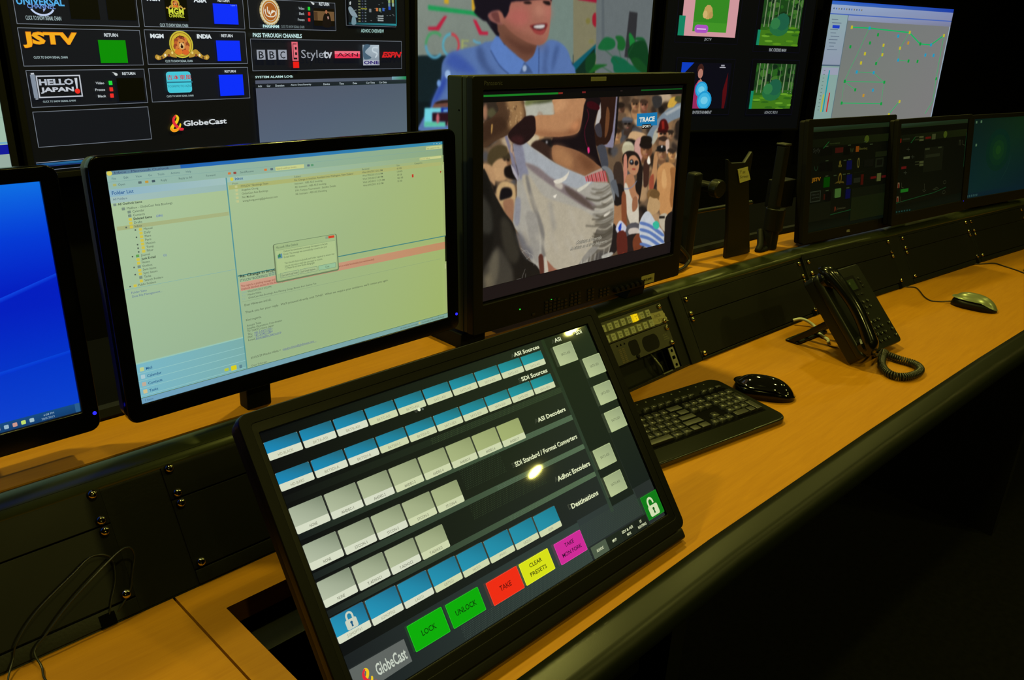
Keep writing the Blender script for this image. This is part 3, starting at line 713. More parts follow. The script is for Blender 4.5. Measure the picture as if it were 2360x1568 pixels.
# left pane
band(top-0.0292, top-0.0209, -w2, ucol, (140, 178, 196), (160, 190, 186))
d.row_uv('Folder List', -w2+.0035, top-0.0270, .0042, (44, 92, 146), .015)
band(top-0.0292-.0075, top-0.0292, -w2, ucol, (160, 188, 184), (150, 182, 176)); d.row_uv('All Folders', -w2+.0035, top-0.0335, .0027, (70, 92, 110))
d.row_uv('All Outlook Items', -w2+.008, top-0.0397, .0028, (62, 76, 66), .02)
d.rr_uv(-w2+.003, top-0.0400, -w2+.0065, top-0.0371, .0005, (120, 140, 130))
bv = top-.0455-5*.0044; d.rect_uv(-w2+.003, bv-.0012, ucol-.001, bv+.0036, (164, 176, 126))
names_ = ['Mailbox - GlobeCast Asia Bookings', 'Calendar', 'Contacts', 'Deleted Items', 'Drafts', 'Inbox', 'Manual', 'Daily', 'Plans', 'Paris', 'Mission', 'Temp', 'Filter', 'Journal', 'Junk E-mail', 'Notes', 'Outbox', 'Sent Items', 'Sync Issues', 'Tasks', 'Search Folders', 'Public Folders']
v_ = top-0.0455
for i, nm_ in enumerate(names_):
    ind = .0155 if i == 0 else (.0215 if i < 6 else (.0315 if i < 13 else (.0235 if i < 21 else .0155)))
    u_ = -w2+ind+.002
    if i in (3, 14): d.row_uv(nm_, u_, v_, .0028, (40, 50, 44), .02); d.row_uv('(286)' if i == 3 else '(2)', u_+.027, v_, .0028, (70, 90, 180))
    else: d.row_uv(nm_, u_, v_, .0028, (70, 84, 72))
    ic = (120, 140, 124) if i in (0, 1, 2, 16, 19) else ((96, 160, 84) if i == 13 else (206, 192, 70))
    d.rr_uv(u_-.0058, v_-.0005, u_-.0020, v_+.0028, .0005, ic)
    if i in (5, 6, 8, 10, 11, 12, 13, 16, 18, 21): d.rr_uv(u_-.0108, v_+.0004, u_-.009, v_+.0022, .0002, (84, 96, 84))
    v_ -= .0044
d.rect_uv(-w2, v_+.0025, ucol, v_+.0029, (120, 170, 170)); d.row_uv('Folder Sizes', -w2+.008, v_-.0035, .0028, (84, 104, 150)); d.row_uv('Data File Management...', -w2+.008, v_-.0082, .0028, (84, 104, 150))
nb = ex(430, 812)[1]
nv0, nv1 = -h_+.0075, nb
band(nv0, nv1, -w2, ucol, (120, 182, 198), (122, 172, 168)); d.rect_uv(-w2, nv1-.0010, ucol, nv1+.0006, (150, 196, 180))
for i, nm_ in enumerate(['Mail', 'Calendar', 'Contacts', 'Tasks']):
    vv = nv1-.0105-i*.0098; d.rect_uv(-w2, vv-.0030, ucol, vv-.0024, (150, 200, 196)); d.row_uv(nm_, -w2+.0115, vv, .0036, (30, 84, 132), .012)
    d.rr_uv(-w2+.0040, vv-.0006, -w2+.0090, vv+.0046, .0008, [(190, 206, 140), (170, 200, 206), (190, 170, 150), (206, 190, 140)][i])
d.rr_uv(ucol-.0225, nv0+.003, ucol-.0145, nv0+.0095, .001, (216, 206, 30)); d.rr_uv(ucol-.032, nv0+.0045, ucol-.026, nv0+.0085, .001, (180, 196, 60)); d.rr_uv(ucol-.0105, nv0+.003, ucol-.0065, nv0+.008, .001, (90, 130, 140))
d.rect_uv(ucol-.0007, -h_+.0075, ucol+.0009, top-0.0209, (82, 146, 150))
# mail list
band(top-0.0270, top-0.0209, ucol+.001, w2, (156, 190, 178), (150, 172, 118))
d.disc_uv(ucol+.0075, top-0.0234, .0024, .0024, (210, 200, 70), 10); d.row_uv('Inbox', ucol+.012, top-0.0252, .0036, (34, 84, 140), .015)
d.rect_uv(w2-.048, top-0.0253, w2-.004, top-0.0216, (200, 206, 138)); d.row_uv('Search Inbox', w2-.0475, top-0.0246, .0028, (140, 146, 100))
band(top-0.0313, top-0.0270, ucol+.001, w2, (162, 186, 150), (158, 176, 116))
for u_, t_ in ((.008, 'From'), (.0975, 'Subject'), (.209, 'Received'), (.272, 'Size'), (.306, 'Categories')): d.row_uv(t_, ucol+u_, top-0.0304, .0026, (84, 98, 76))
v_ = top-0.0349
d.rect_uv(ucol+.002, v_-.0014, w2-.006, v_+.0040, (170, 178, 112))
mails = [('ITVLCN * Bookings Team', 'Re: Change in location: Auckland into Wellington, New Zealand', 'Wed 29/5/2013 2:52 PM', '65 KB'),
         ('Angeline Chong', 'Instream - ABS AS-3 booking', 'Wed 29/5/2013 3:13 PM', '139 KB'), ('GlobeCast Asia Bookings', 'RE: Instream - ABS AS-3 booking', 'Wed 29/5/2013 5:40 PM', '38 KB'),
         ('Nic Michael', 'FW: Terpico Tournament - Satellite Details', 'Wed 29/5/2013 11:29 AM', '465 KB'), ('wongsheng.yeung@globecast.com', 'RE: Instream - ABS AS-3 booking', 'Wed 29/5/2013 4:10 PM', '25 KB')]
for i, (a, b_, c_, e_) in enumerate(mails):
    vv = v_-i*.0047; kw = .02 if i == 0 else .008
    d.row_uv(a, ucol+.019, vv, .0027, (88, 100, 74), kw*.3); d.row_uv(b_, ucol+.0975, vv, .0027, (88, 100, 74), kw*.3); d.row_uv(c_, ucol+.209, vv, .0027, (88, 100, 74), kw*.3); d.row_uv(e_, ucol+.272, vv, .0027, (88, 100, 74), kw*.3)
    d.rr_uv(ucol+.0105, vv, ucol+.014, vv+.003, .0005, (190, 196, 140))
d.rect_uv(ucol+.300, v_-.0145, ucol+.3032, v_-.0100, (190, 50, 36)); d.poly_uv([(w2-.0082, v_-.0100), (w2-.0052, v_-.0100), (w2-.0064, v_-.0135), (w2-.0070, v_-.0135)], (160, 60, 40))
sv = ex(870, 575)[1]
d.rect_uv(ucol+.001, sv-.0007, w2, sv+.0008, (70, 130, 124))
# reading pane
rv = ex(820, 615)[1]
u1_ = ucol+.004
d.row_uv('Re: Change in location: Auckland into Wellington', u1_, ex(542, 641)[1]-.0014, .0040, (40, 52, 46), .02, w=.13)
d.row_uv('ITVLCN *BOOKINGS', u1_, ex(545, 652)[1]-.0004, .0036, (70, 90, 90), w=.04)
for i in range(7): d.frame_ = None; d.rect_uv(u1_+.042+i*.0045, ex(545, 652)[1], u1_+.0455+i*.0045, ex(545, 652)[1]+.0042, (110, 136, 124)); d.rect_uv(u1_+.0428+i*.0045, ex(545, 652)[1]+.0008, u1_+.0447+i*.0045, ex(545, 652)[1]+.0034, (150, 178, 140))
pv0, pv1 = ex(548, 672)[1]-.0010, ex(548, 655)[1]+.0008
d.rect_uv(u1_-.001, pv0, w2-.002, pv1, 0, [(200, 150, 130), (190, 140, 100), (190, 140, 100), (204, 156, 134)])
d.row_uv('This might be a phishing message and is potentially unsafe. Links and other functionality have been disabled. Click here to enable functionality (not recommended).', u1_, pv0+.0052, .0029, (130, 56, 44), w=.218)
d.row_uv('Outlook blocked access to the following potentially unsafe attachments', u1_, pv0+.0012, .0029, (130, 56, 44), w=.11)
for i, t_ in enumerate(['Wed 29/5/2013 2:52 PM', 'Mizuho Hikita', 'GlobeCast Asia Bookings; Asia Planning Group; Benson Kuti; Seechai Tan']): d.row_uv(t_, u1_+.0085, pv0-.0036-i*.0044, .0026, (72, 84, 72)); d.row_uv(['Sent:', 'To:', 'Cc:'][i], u1_, pv0-.0036-i*.0044, .0028, (136, 168, 160))
d.rect_uv(u1_-.001, pv0-.0150, w2-.012, pv0-.0147, (126, 150, 118))
bodyt = [(709, 'Dear Hikita-san and all,', 555), (726, "Thank you for your reply.  We'll proceed directly with TVNZ.  When we require your assistance, we'll contact you again.", 556), (744, 'Kind regards,', 557)]
for py, t_, px in bodyt:
    u_, v_ = ex(px, py); d.row_uv(t_, ucol+.006, v_, .0031, (70, 80, 64), w=(.2395 if 'TVNZ' in t_ else None))
for i, (py, t_) in enumerate(((757, 'Atsushi Tobe'), (766, 'Satellite Operations Coordinator'), (773, 'TV TOKYO Corp. Japan'), (780, 'TEL: '), (788, 'FAX: '), (796, 'E-mail: '))):
    u_, v_ = ex(558, py); v_ = ex(558, 757)[1]-i*.0041; d.row_uv(t_, ucol+.006, v_, .0029, (70, 84, 70))
    if i > 2: tx = ['+81-3-5473-3233', '+81-3-5401-2809', 'booking@tv-tokyo.co.jp'][i-3]; d.row_uv(tx, ucol+.0155+(.002 if i == 5 else 0), v_, .0029, (74, 84, 150)); d.rect_uv(ucol+.0155, v_-.0008, ucol+.0155+len(tx)*.0017, v_-.0005, (74, 84, 150))
u_, v_ = ex(566, 832); d.row_uv('2013/5/29 Mizuho Hikita <', ucol+.007, v_, .0031, (72, 80, 66)); d.row_uv('mizuho.hikita@globecast.com', ucol+.0560, v_, .0031, (84, 90, 150)); d.rect_uv(ucol+.056, v_-.0008, ucol+.111, v_-.0005, (84, 90, 150))
d.row_uv('Dear Tobe-san,', ucol+.007, v_-.0110, .0028, (92, 104, 84))
band(-h_, -h_+.0075, -w2, w2, (110, 160, 190), (128, 166, 150)); d.rect_uv(-w2, -h_+.0072, w2, -h_+.0078, (60, 100, 70))
d.row_uv('5 Items', -w2+.004, -h_+.0022, .0026, (50, 96, 130)); d.row_uv('All folders are up to date.', w2-.100, -h_+.0022, .0026, (56, 70, 50)); d.row_uv('Connected to Microsoft Exchange', w2-.056, -h_+.0022, .0026, (56, 70, 50), w=.048); d.rr_uv(w2-.0625, -h_+.002, w2-.0590, -h_+.0055, .0005, (180, 180, 110))
for a_, b_ in (((top-0.0313), sv+.001), (pv0-.021, -h_+.008)): d.rect_uv(w2-.0045, b_, w2-.0002, a_, (160, 176, 112)); d.rect_uv(w2-.004, a_-.012, w2-.001, a_-.004, (176, 186, 130))
# pop-up dialog
(a0, b0), (a1, b1) = ex(631, 564), ex(778, 618); a0 -= .001
b0 = ex(632, 566)[1]+.001; b1 = ex(708, 643)[1]-.0005
a0, a1 = (ex(631, 567)[0]+ex(641, 651)[0])/2, (ex(775, 540)[0]+ex(779, 617)[0])/2
b0 = (ex(631, 566)[1]+ex(774, 539)[1])/2; b1 = (ex(641, 652)[1]+ex(779, 618)[1])/2
d.rr_uv(a0-.0018, b1-.0022, a1+.0018, b0+.0006, .003, (112, 128, 92)); d.rr_uv(a0-.0004, b1-.0004, a1+.0004, b0+.0004, .0024, (84, 108, 84)); d.rr_uv(a0, b1, a1, b0, .002, (160, 184, 132))
d.rect_uv(a0+.002, b1+.010, a1-.002, b0-.0085, (172, 194, 138)); d.rect_uv(a0+.002, b0-.0088, a1-.002, b0-.0085, (120, 146, 110))
d.row_uv('Microsoft Office Outlook', a0+.003, b0-.0062, .0034, (74, 92, 76), w=.034)
d.rect_uv(a1-.0125, b0-.0045, a1-.0025, b0-.0010, (206, 64, 40)); d.rect_uv(a1-.0175, b0-.0045, a1-.0130, b0-.0010, (140, 160, 130))
for i, t_ in enumerate(['Outlook has downloaded a message that appears to be Junk', 'E-mail. The message was automatically moved to the Junk', 'E-mail folder.', '', 'You should check the Junk E-mail folder regularly to ensure that', 'you do not miss e-mail that you want to receive.', '', '']):
    if t_: d.row_uv(t_, a0+.0135, b0-.0125-i*.0041, .0026, (70, 88, 66), w=(a1-a0-.018)*len(t_)/64)
d.poly_uv([(a0+.004, b0-.020), (a0+.011, b0-.020), (a0+.011, b0-.0135), (a0+.004, b0-.0150)], (96, 140, 160)); d.poly_uv([(a0+.004, b0-.0185), (a0+.009, b0-.0185), (a0+.008, b0-.0130), (a0+.0055, b0-.0145)], (60, 130, 84))
d.rect_uv(a0+.0135, b1+.0145, a0+.0160, b1+.0172, (110, 136, 100)); d.rect_uv(a0+.0139, b1+.0149, a0+.0156, b1+.0168, (176, 196, 140)); d.row_uv('Please do not show me this dialog again', a0+.0175, b1+.0148, .0030, (70, 88, 66), w=.043)
for x0, x1, t_, c_ in ((.0055, .0345, 'Open Junk E-mail Folder', (166, 186, 138)), (.0365, .0640, 'Junk E-mail Options...', (166, 186, 138)), (.0665, a1-a0-.0035, 'Close', (150, 190, 150))):
    d.rr_uv(a0+x0, b1+.0035, a0+x1, b1+.0105, .0008, (96, 130, 110)); d.rr_uv(a0+x0+.0004, b1+.0039, a0+x1-.0004, b1+.0101, .0008, c_); tw = min(len(t_)*.0013, x1-x0-.003); d.row_uv(t_, a0+(x0+x1)/2-tw/2, b1+.0056, .0030, (60, 80, 66), w=tw)
panel(eroot, em, d, DISP, EW*KE, EH*KE)
# ================================================================== broadcast monitor
BP = Plane((1.1416, .9052, CZ-.2682), -1.0, 2.7)
broot = mk_root('broadcast_monitor', 'thick black broadcast monitor showing a festival crowd behind a white dress', 'monitor', (1.15, .975, DZ), -1.0)
bm_ = rel(broot, BP.mat)
BW, BH = .518, .326
out = rrect(-.2845, .2875, -.2150, .1860, .004, 3)
MB().ring(out, rrect(-BW/2-.004, BW/2+.003, -BH/2-.003, BH/2+.003, .002, 3), -.0005, .014).build('front_frame', mat('bm_front', (.0055, .0052, .0035), .5, spec=.22, bump=.1, scale=900), broot, bm_, bevel=.002)
MB().prism(rrect(-.2835, .2865, -.2141, .1852, .003, 3), .0142, .0235).build('casing_front_band', mat('bm_side', (.022, .028, .018), .45, spec=.3), broot, bm_, bevel=.001)
m = MB(); m.prism(rrect(-.2838, .2868, -.2143, .1855, .003, 3), .0243, .058)
m.prism(rrect(-.24, .24, -.17, .15, .01, 3), .058, .098)
m.build('casing', mat('bm_side', (), 0), broot, bm_, bevel=.0015)
MB().box(-.2842, -.2835, .030, .0325, .135, .1375).build('casing_screw', VOID, broot, bm_)
MB().box(-.0205, .020, -.0012, .002, .1745, .1815).build('tally_lamp', mat('tally_lens', (.22, .22, .12), .5), broot, bm_, bevel=.0006)
decal(broot, bm_ @ Matrix.Translation((0, -.0009, 0)), 'maker_name', [('Panasonic', -.262, .1725, -.225, .1790)], KEYP)
# lower key strip
m = MB(); xk = -.148
for gx, nx, ny in ((-.150, 1, 1), (-.118, 4, 4), (-.078, 2, 3), (-.052, 3, 4), (-.004, 2, 4), (.030, 3, 3)):
    m = MB()
    for i in range(nx):
        for j in range(ny):
            u_ = gx+i*.0105; v_ = -.2115+j*.0062 if ny > 1 else -.2085
            m.box(u_, u_+.0075, -.0022, 0, v_, v_+.0038)
    m.build('key_group', mat('key_black', (.006, .006, .0045), .35), broot, bm_, bevel=.0003, seg=1)
for i in range(6):
    MB().lathe([(.0055, 0), (.0055, .006), (.0045, .009)], bm_ @ Matrix.Translation((.076+i*.0155, -.0005, -.2045)) @ Matrix.Rotation(math.pi/2, 4, 'X'), 14).build('control_knob', BLKM, broot, smooth=False)
for u_, v_ in ((-.1800, -.1915), (-.1020, -.1900)):
    MB().box(u_, u_+.0018, -.0016, 0, v_, v_+.0018).build('green_light', LEDG, broot, bm_)
lb = MB().box(.158, .2005, -.0014, -.0006, -.2115, -.1940).build('name_label', mat('label_cream', (.30, .27, .10), .6), broot, bm_)
decal(lb, Matrix.Translation((0, -.0018, 0)), 'label_print', [('MCR 8VR1', .165, -.2055, .193, -.2005, .02)], VOID)
# two feet of the stand and its neck
MB().box(-.290, -.236, -.050, .05, 0, .0265).build('stand_foot', BLKM, broot, bevel=.002)
MB().prism([(.150, 0), (.205, 0), (.212, .028), (.168, .028)], -.050, .05).build('stand_foot', BLKM, broot, bevel=.002)
d = Picture(BP, step=2e-5); d.src(1030, 160, 3.92)
pw, ph = .518, .2905
d.rect_uv(-BW/2, -BH/2, BW/2, BH/2, (9, 8, 9)); d.rect_uv(-BW/2, -BH/2, BW/2, -.1405, (26, 20, 22))
d.lim = (-.2575, .2560, -.1400, .1475)
X0, X1, Y0, Y1 = d.lim
d.start(d.lim, 760, 430, 1.3)
d.rect_uv(X0, Y0, X1, Y1, (112, 92, 72))
d.feather = 3.2
P = d.poly
def blob(cx, cy, rx, ry, col, rot=0, jit=.12, n=9):
    pts = []
    for i in range(n):
        a = 2*math.pi*i/n; k_ = 1+random.uniform(-jit, jit); x, y = rx*k_*math.cos(a), ry*k_*math.sin(a)
        pts.append((cx+x*math.cos(rot)-y*math.sin(rot), cy+x*math.sin(rot)+y*math.cos(rot)))
    P(pts, col, 3)
def mixc(a, b, t): return tuple(a[i]*(1-t)+b[i]*t for i in range(3))
def head(cx, cy, r, skin=(150, 115, 84), hair=(48, 36, 28), glasses=True, look=0, cap=None):
    P([(cx-r*.42, cy+r*.7), (cx+r*.45, cy+r*.7), (cx+r*.55, cy+r*1.7), (cx-r*.6, cy+r*1.7)], mixc(skin, (60, 40, 30), .35), 3)
    blob(cx, cy, r*.80, r*1.10, skin, .05, .04)
    blob(cx+r*.35, cy+r*.1, r*.38, r*.85, mixc(skin, (70, 45, 30), .4), 0, .05)
    blob(cx-r*.25, cy+r*.25, r*.28, r*.4, mixc(skin, (225, 190, 150), .3), 0, .1)
    blob(cx-r*.02, cy-r*.72, r*.86, r*.52, cap or hair, .1, .1)
    if cap: P([(cx-r*.8, cy-r*.55), (cx+r*.75, cy-r*.6), (cx+r*.6, cy-r*.35), (cx-r*.9, cy-r*.3)], mixc(cap, (20, 20, 20), .4), 2)
    if glasses:
        blob(cx-r*.30, cy-r*.10, r*.26, r*.17, (26, 20, 18), 0, .05); blob(cx+r*.28, cy-r*.12, r*.24, r*.17, (26, 20, 18), 0, .05)
    else:
        blob(cx-r*.28, cy-r*.1, r*.13, r*.07, (60, 38, 30)); blob(cx+r*.26, cy-r*.12, r*.13, r*.07, (60, 38, 30))
    blob(cx+r*.02, cy+r*.22, r*.10, r*.16, mixc(skin, (80, 50, 35), .3), 0, .05)
    P([(cx-r*.26, cy+r*.50), (cx+r*.26, cy+r*.47), (cx+r*.12, cy+r*.64), (cx-r*.12, cy+r*.65)], (120, 60, 50), 2)
    P([(cx-r*.18, cy+r*.51), (cx+r*.18, cy+r*.49), (cx+r*.08, cy+r*.56), (cx-r*.08, cy+r*.57)], (190, 170, 150), 2)
# out-of-focus crowd ground colours
crowd = [(168, 138, 104), (110, 84, 62), (52, 42, 34), (34, 28, 26), (140, 110, 80), (84, 82, 84), (74, 58, 46), (178, 160, 134), (40, 34, 32), (60, 50, 44)]
for i in range(150):
    x = random.uniform(1500, 2150); y = random.uniform(240, 1620); r = random.uniform(24, 62); blob(x, y, r*.8, r*1.2, random.choice(crowd), random.uniform(-.5, .5), .2)
for i in range(70):
    x = random.uniform(345, 1000); y = random.uniform(280, 1400); r = random.uniform(26, 66); blob(x, y, r*.8, r*1.2, random.choice(crowd), random.uniform(-.5, .5), .2)
d.feather = 2.0
# upper left: white van, greenery
P([(355, 285), (500, 282), (520, 420), (440, 480), (355, 470)], (58, 48, 40), 3); blob(372, 390, 22, 70, (150, 112, 88)); blob(430, 400, 40, 50, (88, 84, 60))
P([(720, 282), (1000, 276), (995, 420), (735, 440)], (172, 172, 160)); P([(740, 282), (990, 272), (830, 305), (740, 330)], (112, 118, 76), 2); P([(800, 300), (990, 268), (990, 290), (850, 312)], (78, 82, 56), 2)
blob(865, 412, 22, 22, (150, 120, 96)); blob(865, 412, 15, 14, (176, 170, 158))
d.blur(1.2); d.feather = 1.6
# left crowd persons
for (x, y, r, sk, ha) in ((640, 740, 46, (178, 140, 110), (70, 54, 42)), (800, 640, 44, (186, 158, 120), (120, 96, 60)), (560, 830, 62, (172, 136, 100), (66, 56, 40)), (700, 860, 50, (150, 116, 88), (50, 38, 30))): head(x, y, r, sk, ha)
P([(390, 830), (410, 740), (480, 690), (560, 700), (570, 770), (520, 800), (470, 850), (440, 900)], (80, 68, 46), 4); P([(430, 880), (500, 810), (560, 850), (590, 930), (540, 1010), (450, 1000)], (182, 148, 110), 4)
P([(540, 930), (560, 880), (660, 870), (660, 960), (640, 1000), (560, 980)], (26, 20, 20), 3); P([(350, 860), (440, 890), (460, 1050), (420, 1020), (380, 980)], (176, 142, 106), 4)
P([(470, 1100), (520, 1020), (600, 1030), (640, 1080), (640, 1300), (560, 1290), (500, 1200)], (186, 158, 116), 4); P([(500, 1180), (520, 1080), (600, 1080), (610, 1150), (540, 1180)], (26, 22, 26), 3)
P([(530, 1200), (620, 1180), (630, 1330), (600, 1380), (560, 1320)], (150, 112, 86), 4); P([(860, 650), (960, 630), (985, 700), (880, 740)], (28, 24, 26), 3); blob(925, 662, 10, 14, (160, 160, 160)); blob(850, 610, 60, 26, (184, 150, 108)); P([(740, 640), (790, 590), (850, 590), (850, 660), (780, 700)], (190, 178, 150), 3)
blob(905, 750, 34, 42, (96, 70, 60)); blob(950, 780, 40, 50, (52, 40, 36)); P([(780, 700), (860, 640), (990, 740), (985, 830), (880, 770)], (60, 42, 36), 3)
d.blur(.9); d.feather = 1.5
# right crowd
P([(1970, 400), (2145, 300), (2145, 420), (2050, 470), (1930, 560), (1890, 640), (1850, 700), (1830, 600)], (124, 136, 146), 3); P([(1990, 400), (2145, 315), (2145, 345), (2010, 420)], (160, 166, 168)); P([(1900, 560), (2000, 470), (1960, 560), (1880, 690)], (168, 166, 150), 3)
P([(2015, 340), (2040, 270), (2080, 250), (2110, 280), (2080, 330), (2060, 345)], (196, 160, 70), 3); P([(1880, 250), (1960, 246), (1960, 330), (1900, 350)], (58, 56, 56), 3); blob(2120, 268, 40, 30, (80, 78, 50))
P([(1700, 440), (1690, 380), (1720, 300), (1765, 290), (1770, 380), (1740, 450)], (166, 128, 92), 3)
head(1725, 320, 44, (160, 120, 86), (80, 62, 48)); head(1805, 325, 42, (150, 100, 80), (70, 52, 42)); head(1590, 360, 50, (86, 64, 52), (44, 34, 28), False); blob(1595, 430, 50, 40, (110, 88, 68)); head(1655, 500, 56, (72, 60, 54), (0, 0, 0), True, cap=(98, 98, 104)); head(1560, 590, 50, (190, 150, 106), (60, 44, 34), False)
P([(1660, 620), (1700, 560), (1800, 580), (1830, 620), (1740, 640), (1690, 660)], (192, 160, 122), 3); P([(1640, 640), (1720, 640), (1740, 720), (1680, 740)], (40, 34, 30), 3)
head(1975, 590, 58, (196, 150, 112), (60, 30, 26), True, cap=(72, 22, 22)); P([(1935, 560), (1950, 470), (1990, 450), (2015, 480), (2025, 540), (1985, 550)], (74, 20, 22), 3); P([(1962, 470), (1985, 466), (1990, 540), (1966, 545)], (140, 40, 34)); blob(1975, 628, 40, 26, (60, 44, 36))
head(2045, 590, 34, (150, 120, 90), (50, 40, 34)); P([(2090, 490), (2140, 470), (2140, 640), (2100, 620)], (46, 38, 34), 3)
blob(1660, 705, 50, 52, (190, 184, 156), 0, .05); P([(1612, 700), (1710, 690), (1705, 760), (1620, 770)], (176, 168, 140), 3)
P([(1720, 660), (1780, 620), (1790, 800), (1740, 860), (1720, 780)], (190, 150, 140), 4)
head(1825, 735, 66, (140, 96, 66), (34, 26, 24), False); blob(1825, 640, 52, 40, (36, 28, 24)); P([(1770, 660), (1800, 615), (1860, 620), (1870, 690), (1850, 660), (1790, 680)], (34, 26, 22), 3)
P([(1840, 1080), (1880, 900), (1900, 760), (1960, 700), (1990, 720), (1930, 800), (1920, 960), (1880, 1090)], (176, 134, 94), 4)
head(1965, 760, 58, (150, 112, 80), (30, 26, 24), False, cap=(34, 32, 32)); blob(1965, 700, 8, 12, (220, 220, 220)); P([(2000, 650), (2030, 640), (2030, 740), (2005, 760)], (190, 166, 150), 3); head(2055, 770, 44, (196, 150, 96), (60, 48, 40), False)
P([(1930, 900), (2010, 840), (2080, 880), (2095, 1000), (2070, 1200), (2040, 1310), (1960, 1330), (1930, 1200), (1920, 1040)], (186, 140, 92), 4); P([(2040, 900), (2095, 900), (2095, 1010), (2060, 1250), (2035, 1180), (2050, 1020)], (150, 104, 62), 3); blob(1985, 1000, 24, 90, (200, 158, 108)); P([(1850, 1000), (1890, 950), (1890, 1080), (1860, 1120)], (150, 80, 60), 3)
d.blur(.8); d.feather = 1.3
# woman in sunglasses
P([(1620, 900), (1610, 790), (1660, 740), (1740, 760), (1780, 850), (1790, 1000), (1760, 1200), (1720, 1240), (1720, 1100), (1740, 950), (1700, 860), (1650, 900)], (38, 30, 28), 4)
P([(1660, 890), (1670, 800), (1720, 780), (1760, 840), (1745, 940), (1700, 960), (1670, 930)], (178, 132, 100), 4); blob(1692, 842, 22, 24, (40, 36, 40)); blob(1690, 836, 10, 10, (150, 160, 160)); blob(1735, 850, 18, 22, (40, 34, 36)); blob(1712, 905, 18, 7, (150, 70, 60))
P([(1620, 800), (1650, 790), (1650, 1020), (1620, 1060)], (186, 130, 110), 3); P([(1650, 960), (1710, 960), (1730, 1100), (1760, 1160), (1700, 1250), (1640, 1150), (1630, 1040)], (170, 124, 92), 4)
P([(1625, 1060), (1650, 1040), (1700, 1180), (1745, 1150), (1755, 1400), (1700, 1440), (1640, 1280)], (196, 188, 172), 3); P([(1700, 1180), (1740, 1150), (1745, 1250), (1700, 1290)], (150, 104, 76), 3)
d.line([(1560, 1010), (1620, 1080), (1690, 1070), (1740, 1010)], .0016, (120, 130, 160), 4)
P([(1800, 860), (1830, 820), (1850, 900), (1840, 1040), (1800, 1060)], (70, 46, 38), 3); P([(1830, 830), (1850, 780), (1862, 850), (1840, 860)], (220, 214, 200), 2)
P([(1530, 880), (1600, 850), (1620, 1000), (1610, 1200), (1530, 1220)], (66, 52, 44), 3); P([(1540, 1200), (1610, 1180), (1640, 1400), (1600, 1460), (1510, 1440), (1500, 1380)], (160, 120, 86), 4); P([(1540, 1060), (1610, 1050), (1620, 1200), (1535, 1230)], (36, 30, 30), 3); P([(1600, 1150), (1640, 1140), (1645, 1480), (1610, 1500)], (130, 78, 52), 3)
P([(1490, 1400), (1560, 1440), (1560, 1640), (1480, 1650)], (40, 34, 34), 3); P([(1555, 1420), (1590, 1370), (1640, 1420), (1650, 1470), (1580, 1490), (1550, 1460)], (190, 190, 200), 3); P([(1570, 1440), (1600, 1390), (1590, 1480)], (40, 70, 170), 2)
P([(1650, 1420), (1760, 1400), (1770, 1560), (1640, 1600)], (88, 86, 90), 3); P([(1680, 1440), (1750, 1440), (1760, 1490), (1700, 1520), (1660, 1480)], (190, 180, 170), 3); P([(1640, 1520), (1760, 1490), (1800, 1560), (1780, 1640), (1640, 1660)], (44, 34, 34), 3); P([(1560, 1490), (1640, 1480), (1650, 1680), (1570, 1700)], (96, 44, 36), 3); blob(1620, 1680, 20, 14, (220, 80, 50)); P([(1700, 1560), (1740, 1490), (1790, 1520), (1790, 1600), (1720, 1660)], (120, 66, 44), 3)
# boy in striped shirt and older man
blob(1890, 1150, 56, 66, (126, 96, 60)); P([(1840, 1200), (1860, 1150), (1920, 1170), (1950, 1220), (1930, 1290), (1870, 1320), (1830, 1280)], (178, 148, 108), 4); blob(1900, 1130, 50, 40, (110, 84, 52))
P([(1760, 1400), (1800, 1310), (1850, 1290), (1920, 1400), (1980, 1480), (1990, 1590), (1950, 1640), (1830, 1620), (1780, 1560), (1760, 1480)], (186, 190, 194), 4)
for a_ in (0, 60, 120, 190): P([(1775, 1380+a_), (1850, 1400+a_), (1930, 1450+a_), (1985, 1500+a_), (1960, 1510+a_), (1850, 1430+a_), (1770, 1405+a_)], (96, 120, 170), 3)
blob(1910, 1410, 30, 36, (60, 176, 150)); P([(1940, 1330), (2010, 1310), (2020, 1440), (1990, 1470), (1950, 1420)], (180, 170, 150), 3); P([(1940, 1330), (1990, 1330), (1990, 1350), (1940, 1352)], (40, 34, 30)); P([(2000, 1340), (2070, 1300), (2065, 1560), (1990, 1580), (1990, 1470)], (36, 30, 30), 3)
d.blur(.5); d.feather = 1.1
# foreground: hair, torso, arms
P([(1400, 255), (1555, 248), (1540, 480), (1505, 630), (1440, 690), (1370, 690), (1350, 560), (1400, 440)], (50, 30, 24), 3); P([(1470, 340), (1495, 400), (1480, 560), (1450, 620), (1455, 480)], (110, 72, 46), 3); P([(1400, 330), (1412, 300), (1415, 440), (1380, 520), (1365, 500)], (176, 172, 168), 2); P([(1360, 520), (1410, 490), (1425, 610), (1380, 600)], (66, 62, 68), 3)
P([(1552, 250), (1566, 250), (1546, 500), (1530, 690), (1500, 710), (1390, 690), (1470, 680), (1520, 560)], (132, 128, 146), 2); P([(1566, 248), (1580, 248), (1560, 560), (1530, 700)], (26, 22, 24))
P([(1250, 262), (1405, 256), (1400, 340), (1355, 500), (1370, 690), (1400, 820), (1425, 890), (1380, 880), (1280, 790), (1150, 720), (985, 700), (985, 615), (1100, 600), (1200, 580), (1235, 500)], (28, 19, 24), 2)
P([(1290, 300), (1340, 290), (1400, 330), (1390, 370), (1300, 350)], (62, 12, 24), 3); d.line([(1290, 360), (1305, 430), (1270, 540), (1275, 640), (1300, 720)], .0012, (120, 20, 50), 4); P([(1292, 715), (1308, 705), (1314, 745), (1300, 765)], (220, 60, 130), 2)
